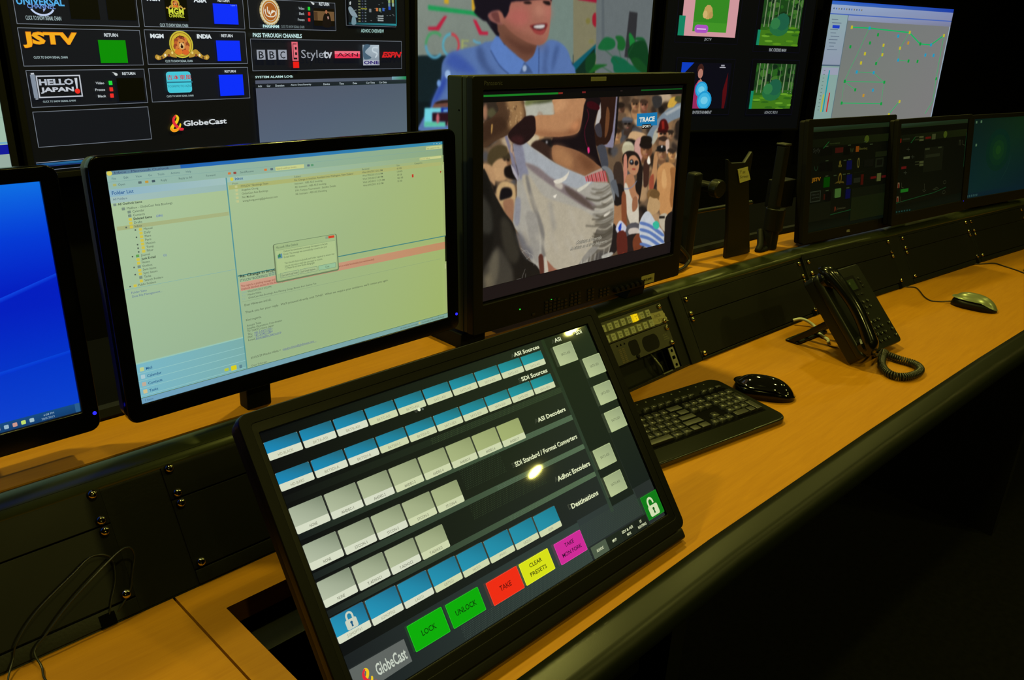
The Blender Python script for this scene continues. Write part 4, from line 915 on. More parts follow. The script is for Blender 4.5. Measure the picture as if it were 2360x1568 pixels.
P([(985, 690), (1100, 705), (1220, 745), (1320, 810), (1380, 860), (1415, 895), (1330, 930), (1260, 970), (1130, 912), (1010, 850), (975, 790)], (138, 98, 70), 3)
d.feather = 7
P([(985, 700), (1080, 710), (1160, 800), (1150, 900), (1010, 850), (975, 790)], (164, 122, 86), 3); P([(1200, 760), (1300, 800), (1370, 870), (1300, 920), (1240, 860)], (116, 78, 54), 3)
d.feather = 1.1
# dress
P([(620, 680), (720, 650), (780, 700), (880, 765), (1000, 850), (1130, 915), (1270, 972), (1350, 1020), (1470, 1028), (1500, 1060), (1535, 1220), (1520, 1450), (1500, 1600), (1460, 1700), (1300, 1770), (1180, 1810), (1020, 1860), (940, 1880), (860, 1870), (800, 1790), (750, 1650), (680, 1500), (620, 1390), (655, 1150), (655, 1010), (680, 900)], (164, 160, 150), 3)
d.feather = 2.5
P([(640, 690), (720, 655), (780, 702), (1000, 852), (1270, 972), (1350, 1022), (1200, 1080), (1050, 1040), (960, 1000), (850, 900), (720, 830)], (160, 164, 168), 3)
P([(620, 690), (700, 680), (730, 820), (760, 960), (700, 1000), (670, 960)], (132, 132, 146), 3)
P([(730, 850), (850, 890), (960, 980), (1100, 1050), (1230, 1130), (1330, 1200), (1380, 1260), (1290, 1260), (1130, 1160), (960, 1050), (800, 930)], (128, 116, 116), 3); P([(1090, 1060), (1200, 1120), (1320, 1220), (1350, 1280), (1230, 1210), (1120, 1130)], (96, 82, 76), 3); P([(1010, 1010), (1070, 1040), (1060, 1090), (1000, 1060)], (180, 172, 160), 2)
P([(700, 980), (780, 980), (900, 1150), (1100, 1220), (1300, 1300), (1420, 1430), (1420, 1600), (1200, 1780), (1000, 1850), (920, 1800), (880, 1550), (780, 1250)], (172, 164, 146), 4)
P([(735, 960), (760, 980), (800, 1150), (870, 1350), (905, 1480), (900, 1600), (915, 1700), (880, 1690), (870, 1500), (810, 1300), (750, 1080)], (126, 122, 116), 3)
P([(640, 1180), (690, 1180), (680, 1380), (655, 1420), (630, 1380)], (140, 140, 146), 3); P([(740, 1300), (830, 1320), (860, 1560), (850, 1750), (800, 1700), (760, 1500)], (150, 146, 138), 3)
for (a_, b_, c_) in (((1320, 1140), (1420, 1110), (1490, 1150)), ((1300, 1250), (1420, 1230), (1500, 1180)), ((1330, 1330), (1440, 1320), (1510, 1260)), ((1340, 1400), (1440, 1410), (1515, 1360)), ((1330, 1480), (1430, 1500), (1510, 1450)), ((1350, 1390), (1400, 1350), (1480, 1300))):
    P([a_, ((a_[0]+b_[0])/2, (a_[1]+b_[1])/2-4), b_, c_, (b_[0]+20, b_[1]+16), ((a_[0]+b_[0])/2, (a_[1]+b_[1])/2+7)], (112, 105, 92), 2)
d.feather = 1.3
P([(1440, 1320), (1500, 1270), (1490, 1310), (1450, 1345)], (206, 200, 186), 2); P([(1380, 1440), (1510, 1400), (1505, 1600), (1440, 1690), (1300, 1760), (1330, 1640)], (104, 98, 88), 3); P([(1300, 1640), (1420, 1560), (1360, 1660), (1240, 1760), (1200, 1790)], (140, 136, 128), 3); P([(1390, 1660), (1450, 1650), (1520, 1700), (1440, 1740), (1330, 1770)], (84, 80, 76), 3); P([(1420, 1690), (1510, 1655), (1520, 1680), (1440, 1720)], (170, 168, 160), 2)
P([(985, 1010), (1060, 985), (1110, 945), (1130, 920), (1100, 1000), (1020, 1040)], (206, 200, 186), 2); P([(980, 1150), (1020, 1130), (1000, 1170)], (220, 214, 200)); P([(1200, 1090), (1260, 1050), (1330, 1010), (1290, 1060), (1220, 1110)], (196, 192, 178), 2)
d.feather = 1.3
P([(540, 590), (570, 600), (640, 850), (668, 960), (664, 1015), (620, 900), (585, 740)], (126, 122, 138), 2); P([(600, 850), (660, 960), (664, 1010), (620, 940)], (168, 164, 170), 2); blob(608, 720, 12, 40, (176, 150, 130))
P([(1262, 972), (1330, 935), (1420, 893), (1440, 920), (1478, 1030), (1350, 1022)], (168, 150, 136))
for i in range(11):
    x = 1272+i*17; P([(x, 975-i*6), (x+8, 968-i*6), (x+22+i, 1014+i*.5), (x+12+i, 1018)], (150, 34, 44) if i % 2 else (196, 70, 80))
P([(1380, 700), (1450, 690), (1480, 830), (1475, 890), (1440, 920), (1420, 880), (1400, 780)], (74, 76, 84), 3); P([(1420, 890), (1470, 880), (1530, 960), (1540, 1200), (1500, 1060), (1470, 940)], (120, 122, 124), 3); P([(1500, 1030), (1550, 1000), (1580, 1160), (1540, 1120)], (96, 100, 106), 2)
d.feather = 1.2
# arms
P([(480, 288), (700, 280), (722, 330), (738, 430), (700, 500), (620, 570), (480, 640), (345, 712), (345, 500), (420, 450), (490, 370)], (82, 60, 44), 3)
d.feather = 5
P([(560, 290), (690, 282), (725, 400), (690, 490), (620, 540), (560, 500), (600, 420)], (150, 118, 82), 3); P([(350, 520), (470, 430), (560, 460), (560, 540), (430, 620), (345, 660)], (66, 46, 34), 3)
d.feather = 1.2
for i in range(26): x, y = random.uniform(560, 690), random.uniform(300, 500); P([(x, y), (x+8, y+4), (x+4, y+26)], random.choice([(196, 166, 124), (70, 50, 38), (180, 146, 104)]))
P([(425, 505), (438, 500), (434, 560), (424, 590)], (180, 144, 84), 2)
P([(995, 266), (1262, 258), (1262, 330), (1240, 480), (1205, 575), (1100, 605), (985, 612), (820, 585), (812, 430), (960, 415), (1000, 400), (990, 330)], (176, 132, 96), 3)
d.feather = 6
P([(820, 560), (980, 575), (1120, 560), (1230, 440), (1205, 575), (1100, 605), (985, 612), (820, 585)], (136, 92, 64), 3); P([(1000, 300), (1110, 270), (1112, 350), (1040, 395), (1000, 400)], (190, 146, 108), 3); d.line([(1110, 268), (1112, 340), (1060, 390), (1000, 415)], .0008, (120, 84, 60), 4); P([(1150, 500), (1220, 470), (1200, 540), (1160, 550)], (196, 140, 100), 3)
d.feather = 1.2
P([(735, 428), (812, 424), (826, 510), (820, 580), (760, 650), (690, 685), (610, 655), (575, 595), (630, 520), (700, 460)], (40, 24, 26), 3); d.feather = 4
P([(600, 620), (680, 600), (720, 640), (690, 680), (620, 660)], (64, 34, 36), 3)
d.feather = 1.3
# dark figure lower left
P([(343, 925), (405, 1000), (450, 1120), (540, 1290), (620, 1400), (668, 1560), (690, 1640), (770, 1730), (840, 1790), (858, 1880), (600, 1970), (335, 2040), (335, 1500)], (34, 31, 28), 3)
d.feather = 5
P([(343, 940), (400, 1010), (420, 1150), (440, 1300), (430, 1700), (350, 1900), (340, 1200)], (26, 24, 22), 3); P([(345, 1160), (375, 1180), (420, 1260), (436, 1370), (430, 1480), (360, 1490), (345, 1400)], (56, 54, 48), 3)
P([(520, 1340), (600, 1400), (650, 1560), (680, 1680), (640, 1760), (560, 1700), (515, 1500)], (58, 54, 46), 3); P([(390, 1740), (470, 1610), (530, 1660), (600, 1780), (620, 1860), (600, 1960), (345, 2030), (345, 1860)], (70, 66, 58), 3); P([(430, 1700), (480, 1640), (490, 1800), (460, 1950), (400, 1980), (400, 1820)], (98, 92, 78), 3); P([(360, 1880), (420, 1860), (430, 1980), (380, 1990)], (110, 102, 84), 3)
P([(650, 1470), (740, 1530), (790, 1650), (800, 1720), (740, 1700), (690, 1620)], (112, 110, 112), 3)
d.feather = .7
for pts in ([(690, 1620), (740, 1660), (800, 1690), (810, 1780)], [(700, 1650), (760, 1730), (820, 1760)], [(730, 1810), (700, 1900), (725, 1920), (735, 1850)], [(620, 1940), (650, 1910), (700, 1900), (690, 1930)], [(700, 1660), (740, 1640), (775, 1690), (740, 1720)]): d.line(pts, .0006, (170, 166, 156), 3)
d.feather = 1.3
P([(850, 1700), (890, 1690), (900, 1860), (870, 1880)], (92, 54, 44), 3); P([(915, 1730), (990, 1800), (1050, 1840), (930, 1880)], (150, 104, 84), 3); P([(905, 1690), (930, 1750), (940, 1880), (910, 1880)], (188, 180, 164), 2)
# long folds and hanging fringe of the dress
d.feather = 2.2
for i in range(26):
    t = i/25; y = 1080+t*560; xe = 1500+30*math.sin(t*3); L_ = random.uniform(90, 260)
    d.line([(xe, y-40), (xe-L_*.5, y+random.uniform(0, 20)), (xe-L_, y-10+random.uniform(0, 30))], random.uniform(.0012, .0030), random.choice([(96, 90, 78), (112, 106, 94), (186, 180, 164), (78, 72, 60)]), 4)
for i in range(18): x = random.uniform(1240, 1500); d.line([(x, 1600+(1500-x)*.5), (x-14, 1700+(1500-x)*.4)], .0014, random.choice([(190, 186, 174), (86, 82, 76), (140, 136, 128)]), 0)
for i in range(12): x = random.uniform(700, 1250); y = 1100+random.uniform(0, 500); d.feather = 6; d.line([(x, y), (x+random.uniform(30, 120), y+random.uniform(100, 260))], random.uniform(.003, .007), random.choice([(176, 170, 156), (150, 146, 138), (168, 160, 144)]), 0)
d.blur(.5); d.img = 255*(d.img/255)**1.15*1.06; d.grain(.007, 1.5); d.flatten(); d.lim = None
# channel logo and subtitle
d.src(1030, 160, 3.92)
P([(1741, 402), (1924, 390), (1922, 508), (1737, 516)], (24, 116, 170))
(u0, v0), (u1, v1) = d.P((1760, 482)), d.P((1902, 425)); d.text_uv('TRACE', u0, v0, u1, v1, (215, 220, 210), .045)
(u0, v0), (u1, v1) = d.P((1784, 541)), d.P((1868, 493)); d.rect_uv(u0, v0, u1, v1, (20, 18, 18)); d.text_uv('SPORTS', u0+.0012, v0+.0018, u1-.0012, v1-.0018, (220, 220, 206), .02)
for t_, a_, b_ in (('Comienza el recorrido', (1190, 1580), (1420, 1512)), ('de bikinis en el lugar del evento', (1136, 1638), (1470, 1552))):
    (u0, v0), (u1, v1) = d.P(a_), d.P(b_); vm = (v0+v1)/2; h_ = .0072
    for o_ in (-.0004, .0004): d.text_uv(t_, u0+o_, vm-h_/2+o_, u1+o_, vm+h_/2+o_, (64, 60, 52), .03, .25)
    d.text_uv(t_, u0, vm-h_/2, u1, vm+h_/2, (196, 190, 172), .0, .25)
d.lim = None
d.rect_uv(-.2575, .1555, -.093, .1585, (24, 120, 34)); d.rect_uv(-.0925, .1556, -.082, .1584, (120, 40, 30)); d.rect_uv(-.034, .1556, -.025, .1584, (110, 30, 30)); d.rect_uv(.068, .156, .074, .158, (40, 30, 28)); d.rect_uv(.128, .1556, .2555, .1578, (16, 84, 30))
panel(broot, bm_, d, DISP, BW, BH, y=.006)
# ================================================================== big wall screens
def wall_screen(label, pl, u0, v0, u1, v1, root_uv, disp, bez=.012, depth=.055):
    c = pl.c + pl.u*((u0+u1)/2) + pl.v*v0
    yaw = math.degrees(math.atan2(pl.u.y, pl.u.x))
    r = mk_root('wall_screen', label, 'screen', c, yaw); mx = rel(r, pl.mat)
    MB().ring(rrect(u0-bez, u1+bez, v0-bez, v1+bez, .004, 3), rrect(u0, u1, v0, v1, .001, 3), -.004, .02).build('bezel', BLKM, r, mx, bevel=.002)
    MB().box(u0-bez+.004, u1+bez-.004, .0203, depth, v0-bez+.004, v1+bez-.004).build('back_housing', BLKM, r, mx)
    for z_ in (.08, (v1-v0)-.12):
        MB().box(-.12, .12, depth+.001, depth+.05, z_, z_+.06).build('wall_bracket', BLKM, r)
    disp.build('screen', DISPW, r, mx); return r, mx
s8 = .8
W1 = Plane((1.597*s8, 2.839*s8, CZ-.279*s8), 3.71, 1.37)
d = Display(W1, step=4e-5); d.lim = (-.642, .567, -.186, .5)
d.rect_uv(-.642, -.186, .567, .5, (6, 7, 11))
BG = (14, 17, 25); LN = (120, 128, 140); W_ = (216, 226, 230)
d.rect_uv(-.642, -.186, .567, -.1585, (2, 3, 5))
def fr(a, b, cc, e, fill=BG, ln=LN, t=.0013):
    """bordered box: corner pixels TL, TR, BR, BL averaged to a square box on the screen"""
    A, B, Cc, E_ = [W1.uv(*p) for p in (a, b, cc, e)]
    u0, u1, v1, v0 = (A[0]+E_[0])/2, (B[0]+Cc[0])/2, (A[1]+B[1])/2, (Cc[1]+E_[1])/2
    d.rect_uv(u0, v0, u1, v1, ln); d.rect_uv(u0+t, v0+t, u1-t, v1-t, fill); return u0, v0, u1, v1
fr((24, -38), (312, -35), (320, 62.5), (37.8, 54.8)); fr((324, -35), (559, -30), (563, 67), (330, 62))
fr((57.7, 162.2), (332.1, 158.7), (340.6, 237.2), (74, 248.2)); fr((38.3, 63.3), (322, 69.4), (330.9, 150.5), (55.4, 153)); fr((74.5, 258.2), (341.3, 245.4), (349.5, 320.7), (88.5, 340.6))
fr((331.6, 68.9), (565, 72.4), (570.4, 146.7), (340.6, 149)); fr((341.8, 158.7), (570.9, 153.6), (575.8, 225.8), (350, 236.5))
fr((570, 2), (772, 1), (774, 70), (575, 67)); fr((576.3, 89.8), (925, 94.4), (925.8, 158.2), (581.9, 164.5))
fr((795, -40), (911, -40), (912, 62), (796, 60), (6, 7, 11), (90, 96, 104), .0018)
d.src(0, 0, 3.92)
d.text('UNIVERSAL', (148, 40), (573, -12), (80, 170, 226), .03); d.text('CHANNEL', (247, 74), (495, 40), (110, 150, 220), .015)
u_, v_ = d.P((378, 62)); d.arc_uv(u_, v_+.004, .029, .024, .0042, 205, 335, (190, 206, 236), 20); d.poly([(385, 80), (412, 78), (405, 92), (392, 108)], (150, 170, 220))
CT = 'CLICK TO SHOW SIGNAL CHAIN'
for a_, b_ in (((233, 178), (548, 150)), ((1445, 240), (1695, 218)), ((304, 529), (607, 508)), ((1493, 563), (1737, 541)), ((388, 928), (680, 900)), ((1505, 880), (1745, 854))): d.text(CT, a_, b_, (190, 214, 216), .0)
d.rect((608, -60), (905, 178), (1, 1, 2)); d.rect((945, -60), (1234, 186), (1, 1, 2))
# crest channel logo on black
d.rect((1480, -20), (1702, 192), (1, 1, 1))
def lion(D, cx, cy, R_, big):
    u, v = D.P((cx, cy)); g = (206, 178, 50); w_ = D.P((cx+R_, cy))[0]-u
    D.disc_uv(u, v, w_, w_*1.02, (200, 190, 60) if big else (180, 170, 60)); D.disc_uv(u, v, w_*.9, w_*.92, (150, 110, 36)); D.disc_uv(u, v, w_*.84, w_*.86, g)
    D.disc_uv(u, v, w_*.62, w_*.66, (12, 8, 6))
    for a in range(0, 360, 24):
        r_ = .44+.08*(a % 48 == 0); D.disc_uv(u+w_*r_*math.cos(math.radians(a)), v-.05*w_+w_*r_*math.sin(math.radians(a)), w_*.19, w_*.22, random.choice([(150, 70, 40), (190, 96, 44), (120, 50, 34), (206, 120, 60)]), 8)
    D.disc_uv(u, v, w_*.36, w_*.42, (206, 132, 62)); D.disc_uv(u+w_*.02, v-w_*.1, w_*.22, w_*.24, (226, 186, 120), 12); D.disc_uv(u+w_*.02, v-w_*.16, w_*.12, w_*.13, (40, 16, 12), 10)
    D.disc_uv(u-w_*.14, v+w_*.14, w_*.05, w_*.05, (30, 40, 40), 8); D.disc_uv(u+w_*.16, v+w_*.14, w_*.05, w_*.05, (30, 40, 40), 8); D.disc_uv(u, v+w_*.02, w_*.07, w_*.05, (60, 24, 20), 8)
    D.disc_uv(u-w_*.3, v-w_*.55, w_*.34, w_*.22, (220, 120, 40), 10); D.disc_uv(u+w_*.3, v-w_*.58, w_*.3, w_*.2, (214, 100, 40), 10)
    for sg in (-1, 1):
        P_ = [(u+sg*w_*x, v+w_*y) for x, y in ((.75, -.55), (1.15, -.35), (1.45, -.55), (1.8, -.85), (2.15, -.75), (2.3, -.95), (2.1, -1.15), (1.8, -1.1), (1.5, -1.0), (1.2, -.85), (.8, -.95), (.5, -.95))]
        D.poly_uv([p[:2] for p in spline([(a, b, 0) for a, b in P_], 4, True)], (180, 140, 50))
        for t in range(5): D.disc_uv(u+sg*w_*(.85+.3*t), v-w_*(.62+.09*t+(.1 if t % 2 else 0)), w_*.09, w_*.11, [(226, 206, 120), (120, 60, 40), (236, 226, 190), (90, 60, 40), (220, 180, 90)][t], 8)
lion(d, 1580, 32, 38, False); d.text('MGM', (1520, 128), (1652, 76), (206, 216, 60), .03); d.text('CHANNEL', (1524, 156), (1660, 132), (206, 216, 60), .02)
d.text('MGM', (1322, 6), (1436, -30), W_, .04); d.text('ASIA', (1745, 20), (1858, -18), W_, .04); d.text('RETURN', (1962, 16), (2064, -14), W_, .02)
BLUE = (0, 44, 250)
d.rect((1915, 30), (2150, 222), BLUE); d.text('Layer 1', (2080, 58), (2132, 42), (120, 160, 255))
d.text('JSTV', (210, 434), (688, 292), (226, 130, 22), .055); d.text('JSTV', (212, 430), (686, 298), (244, 172, 30), .04)
d.text('RETURN', (938, 332), (1058, 303), W_, .02); d.rect((878, 360), (1152, 568), (2, 140, 4))
d.text('MGM', (1354, 344), (1470, 306), W_, .05); d.text('INDIA', (1775, 348), (1903, 310), W_, .05); lion(d, 1632, 402, 106, True)
d.text('RETURN', (1992, 336), (2092, 310), W_, .02); d.rect((1941, 365), (2170, 550), BLUE)
# HELLO JAPAN!
d.poly([(262, 676), (306, 674), (340, 884), (303, 886)], (130, 142, 158)); d.poly([(268, 660), (298, 658), (300, 672), (270, 674)], (200, 206, 214)); d.poly([(312, 888), (340, 886), (338, 898), (314, 900)], (150, 158, 170))
(u0, v1_), (u1, v0_) = d.P((312, 682)), d.P((742, 872)); d.rect_uv(u0, v0_, u1, v1_, (186, 192, 202)); d.rect_uv(u0+.003, v0_+.003, u1-.003, v1_-.003, (12, 14, 22))
d.text('HELLO', (348, 772), (650, 708), (176, 184, 196), .045); d.text('JAPAN', (362, 846), (656, 782), (190, 196, 206), .045)
d.poly([(662, 704), (688, 702), (694, 800), (682, 802)], (196, 202, 210)); d.disc((692, 822), .0062, .0062, (236, 44, 34))
d.text('RETURN', (1097, 678), (1211, 650), W_, .02); d.poly([(1002, 650), (1020, 654), (1050, 664), (1050, 682), (1030, 680), (1018, 662)], (200, 206, 206), 3)
for t_, x0, x1, y, c in (('Video', 857, 930, 762, (30, 220, 60)), ('Freeze', 853, 938, 822, (230, 40, 36)), ('Black', 878, 948, 880, (236, 44, 40))):
    d.text(t_, (x0, y), (x1, y-25), (196, 206, 210), .015)
for (x, y, c) in ((989, 748, (30, 220, 60)), (996, 806, (230, 44, 40)), (1002, 863, (236, 44, 40))): u_, v_ = d.P((x, y)); d.rr_uv(u_-.0045, v_-.005, u_+.0045, v_+.005, .001, c)
d.rect((1040, 706), (1306, 906), (0, 0, 0))
(u0, v1_), (u1, v0_) = d.P((1486, 648)), d.P((1728, 832)); d.rr_uv(u0, v0_, u1, v1_, .008, (84, 206, 222)); d.rr_uv(u0+.0015, v0_+.0015, u1-.0015, v1_-.0015, .007, (66, 198, 216))
d.text('吉本東風', (1500, 722), (1716, 672), (186, 62, 74), .01); d.rect((1492, 738), (1728, 744), (40, 120, 140)); d.text('YOSHIMOTO AZIO', (1504, 790), (1722, 764), (40, 112, 130), .0)
d.text('RETURN', (2020, 656), (2118, 632), W_, .02); d.rect((1964, 676), (2196, 858), BLUE)
u_, v_ = d.P((1536, 1185)); swirl(d, u_, v_, .042); d.text('GlobeCast', (1650, 1140), (2034, 1066), (206, 212, 216), .03)
# bottom glow bar
d.rect_uv(-.640, -.1600, .50, -.1588, (160, 170, 190)); d.rect_uv(-.640, -.1680, .50, -.1620, 0, [(14, 60, 120), (60, 200, 220), (60, 210, 226), (30, 90, 150)]); d.rect_uv(-.640, -.1700, .50, -.1690, (40, 70, 160)); d.rect_uv(-.640, -.1790, .3, -.1782, (150, 160, 180))
d.src(550, 0, 3.92)
# round emblem
u_, v_ = d.P((270, 105)); d.disc_uv(u_, v_, .034, .037, (186, 170, 120), 32); d.disc_uv(u_, v_, .031, .034, (214, 204, 170), 32)
for a in range(0, 360, 15): d.disc_uv(u_+.0322*math.cos(math.radians(a)), v_+.035*math.sin(math.radians(a)), .0016, .0016, (120, 90, 50), 6)
d.disc_uv(u_, v_, .0265, .0295, (186, 120, 40), 28); d.disc_uv(u_, v_, .0225, .0255, (206, 206, 196), 28); d.disc_uv(u_, v_, .021, .0240, (166, 92, 34), 28)
for pts in ([(225, 80), (240, 140), (300, 150), (325, 120)], [(245, 60), (250, 110), (280, 130)], [(230, 110), (220, 90)], [(290, 90), (280, 120), (310, 100), (322, 128)], [(258, 95), (276, 140)]): d.line(pts, .0028, (226, 220, 200), 4)
d.text('PAIGHAM', (206, 250), (350, 225), (190, 230, 230), .05); d.text(CT, (370, 250), (578, 233), (130, 146, 150), .0); d.text('RETURN', (712, 50), (802, 23), W_, .02); d.poly([(634, 14), (648, 18), (668, 28), (666, 44), (652, 40)], (200, 206, 206), 3)
for t_, x0, x1, y in (('Video', 527, 578, 86), ('Black', 533, 578, 134), ('Freeze', 521, 580, 188)): d.text(t_, (x0, y), (x1, y-22), (170, 180, 184), .01)
for (x, y, c) in ((620, 78, (30, 210, 50)), (622, 124, (220, 34, 34)), (622, 178, (220, 34, 34))): u_, v_ = d.P((x, y)); d.rr_uv(u_-.0042, v_-.0048, u_+.0042, v_+.0048, .001, c)
d.rect((660, 72), (852, 238), (12, 6, 5)); d.rect((662, 98), (850, 190), (110, 82, 52)); d.rect((664, 104), (700, 184), (78, 54, 34)); d.poly([(745, 238), (752, 140), (776, 118), (806, 130), (820, 238)], (18, 10, 12), 3); d.disc((776, 108), .0042, .0055, (160, 100, 70)); d.poly([(784, 150), (798, 148), (800, 170), (790, 175)], (170, 130, 120))
# overview thumbnail
(u0, v1_), (u1, v0_) = d.P((968, -60)), d.P((1412, 234)); d.rect_uv(u0, v0_, u1, v1_, (14, 20, 26)); d.rect_uv(u0, v0_, u1, v0_+.006, 0, [(30, 60, 70), (40, 120, 130), (40, 150, 160), (20, 40, 50)]); d.rect_uv(u1-.003, v0_, u1, v1_, (30, 130, 140))
d.poly([(975, 70), (1000, 60), (1050, 130), (1055, 158), (1010, 145), (985, 110)], (130, 150, 160), 3); d.poly([(1012, 150), (1036, 150), (1046, 215), (1005, 218)], (110, 140, 150), 3); d.line([(1000, 100), (1048, 90)], .002, (120, 140, 140)); d.poly([(985, 20), (998, 14), (996, 40), (988, 44)], (190, 200, 200), 3)
for i in range(8):
    for j, x in enumerate((1064, 1095, 1122)): d.rect((x, 4+i*26), (x+(14 if j else 20), 16+i*26), [(120, 130, 90), (60, 66, 90), (96, 110, 116)][j])
d.rect((1086, 70), (1142, 86), (120, 120, 40))
for x, y, c in ((1232, 86, (190, 110, 60)), (1290, 86, (50, 90, 180)), (1345, 74, (40, 80, 190)), (1258, 88, (110, 140, 110)), (1342, 12, (140, 170, 110)), (1374, 12, (150, 160, 90)), (1342, 44, (100, 130, 140)), (1376, 44, (130, 160, 150)), (1170, 95, (120, 126, 130))): u_, v_ = d.P((x, y)); d.rr_uv(u_-.0045, v_-.005, u_+.0045, v_+.005, .001, c)
for i in range(3): d.rect((1238, 138+i*20), (1290, 152+i*20), (150, 160, 160))
for i in range(14): u_, v_ = d.P((random.uniform(1150, 1390), random.uniform(0, 200))); d.rect_uv(u_, v_, u_+.006, v_+.0016, (100, 112, 112))
d.text('ADHOC OVERVIEW', (1086, 292), (1292, 266), (170, 214, 206), .01)
d.text('PASS THROUGH CHANNELS', (110, 336), (550, 306), (196, 232, 230), .025)
for i, ch in enumerate('BBC'):
    x = 140+i*97; d.rect((x+2, 449), (x+84, 538), (150, 156, 168)); d.text(ch, (x+24, 528), (x+64, 462), (26, 30, 38), .01)
d.rect((456, 376), (522, 548), (222, 100, 116)); d.rect((468, 392), (510, 536), (20, 18, 24)); d.text('E', (480, 520), (508, 400), (226, 110, 124), .03); d.rect((470, 556), (527, 612), (236, 26, 22))
d.text('Style', (548, 548), (744, 450), (150, 156, 166), .0); d.text('tv', (746, 526), (824, 456), (186, 192, 200), .03)
d.rect((846, 460), (1076, 524), (226, 50, 84)); d.rect((846, 460), (1076, 488), (236, 110, 130)); d.text('AXN', (870, 510), (1056, 476), (40, 12, 24), .0)
(u0, v1_), (u1, v0_) = d.P((1098, 404)), d.P((1252, 588)); d.rect_uv(u0, v0_, u1, v1_, 0, [(120, 136, 150), (110, 124, 140), (176, 190, 200), (150, 168, 180)]); d.poly([(1110, 410), (1170, 410), (1120, 470), (1180, 520), (1110, 530)], (70, 96, 116), 4); d.line([(1236, 430), (1196, 430), (1190, 460), (1230, 484), (1214, 520)], .005, (190, 204, 212), 4)
d.rect((1103, 542), (1252, 588), (170, 176, 190)); d.text('ONE', (1110, 580), (1250, 548), (46, 30, 110), .03)
for a_, b_ in (((1272, 520), (1452, 468)),): d.text('ESPN', a_, b_, (222, 30, 36), .05, .3)
d.rect((1270, 486), (1456, 490), (14, 16, 22))
d.text('SYSTEM ALARM LOG:', (130, 706), (470, 678), (190, 226, 222), .03)
(u0, v1_), (u1, v0_) = (W1.uv(583, 184)[0]*.5+W1.uv(593, 322)[0]*.5, (W1.uv(583, 184)[1]+W1.uv(930.6, 177.3)[1])/2), ((W1.uv(930.6, 177)[0]+W1.uv(932.6, 297)[0])/2, W1.uv(760, 309)[1])
d.rect_uv(u0, v0_-.02, u1, v1_, 0, [(84, 98, 118), (88, 104, 116), (78, 90, 106), (80, 86, 104)]); d.rect_uv(u0, v1_-.0215, u1, v1_-.0095, 0, [(18, 24, 30), (24, 40, 40), (34, 44, 52), (22, 26, 34)]); d.rect_uv(u1-.064, v1_-.0085, u1, v1_+.001, 0, [(110, 150, 160), (20, 130, 70), (30, 140, 80), (120, 160, 180)])
for x0, x1, t_ in ((152, 190, 'Ack'), (232, 266, 'Cor'), (310, 390, 'Duration'), (448, 634, 'Alarm Desc/Severity'), (744, 802, 'Device'), (888, 930, 'Time'), (1010, 1048, 'Date'), (1130, 1208, 'Cor Time'), (1248, 1316, 'Cor Date')):
    a = d.P((x0, 760))[0]; b = d.P((x1, 760))[0]; d.text_uv(t_, a, v1_-.0188, b, v1_-.0128, (176, 190, 196), .02)
wall_screen('big wall screen of channel logos with blue and green return boxes', W1, -.642, -.186, .567, .5, None, d, bez=.016)
# far left screen, same row
d = Display(W1, step=4e-5); d.lim = (-1.93, -.693, -.186, .5)
d.rect_uv(-1.93, -.186, -.693, .5, 0, [(150, 176, 160), (160, 186, 168), (150, 196, 170), (140, 186, 170)])
d.rect_uv(-1.93, -.134, -.693, -.112, (10, 20, 150)); d.rect_uv(-1.93, -.110, -.693, -.106, (110, 170, 200)); d.rect_uv(-1.93, -.186, -.693, -.134, (150, 172, 160))
for v_ in (-.05, -.005, .04): d.rect_uv(-1.93, v_, -.693, v_+.0008, (120, 170, 150))
wall_screen('pale green wall screen with a dark blue bar, at the far left edge', W1, -1.93, -.186, -.693, .5, None, d, bez=.016)
# middle wall screen: interview programme
W2 = Plane((1.86, 2.36, CZ), 2, 1)
wx0 = (W2.uv(961, 0)[0]+W2.uv(963, 292)[0])/2; wx1 = (W2.uv(1501.7, 0)[0]+W2.uv(1494, 168)[0])/2; wy0 = W2.uv(1100, 302)[1]-.02
d = Picture(W2, step=6e-5); d.src(940, 0, 3.806); d.lim = (wx0, wx1, wy0, wy0+.80)
d.start(d.lim, 780, 440, 1.3)
P = d.poly
d.rect_uv(wx0, wy0, wx1, wy0+.80, (128, 138, 130))
d.rect_uv(wx0, wy0, wx1, wy0+.80, 0, [(116, 126, 118), (100, 108, 104), (108, 118, 112), (132, 142, 132)])
P([(70, 488), (1600, 480), (1600, 1400), (60, 1400)], (14, 30, 36)); P([(60, 900), (240, 890), (300, 1400), (40, 1400)], (10, 22, 28))
P([(1445, -700), (1452, 560), (1560, 700), (1700, 600), (1650, -700)], (122, 118, 92)); P([(1240, -700), (1450, -700), (1448, 560), (1400, 500), (1230, 380)], (110, 128, 120)); P([(1655, -700), (2200, -700), (2160, 800), (1650, 800)], (98, 106, 108)); P([(1720, -100), (1726, 400), (1700, 400), (1700, -100)], (86, 94, 98))
P([(1500, 0), (1655, 24), (1655, 0), (1655, -40), (1440, -40)], (150, 20, 50)); P([(1618, 150), (1632, 118), (1650, 120), (1650, 230), (1636, 232), (1620, 205)], (150, 24, 44), 3); blobw = lambda x, y, a, b, c: d.disc((x, y), a, b, c)
blobw(1580, 185, .016, .012, (118, 112, 60)); blobw(1610, 365, .02, .01, (120, 118, 76))
P([(1440, 640), (1450, 560), (1650, 385), (1645, 470), (1530, 600), (1480, 680)], (10, 84, 100)); P([(1450, 640), (1640, 420), (1640, 700), (1450, 720)], (12, 40, 30))
P([(1943, 100), (2015, 112), (1985, 520), (1900, 500), (1915, 350)], (44, 44, 48), 0)
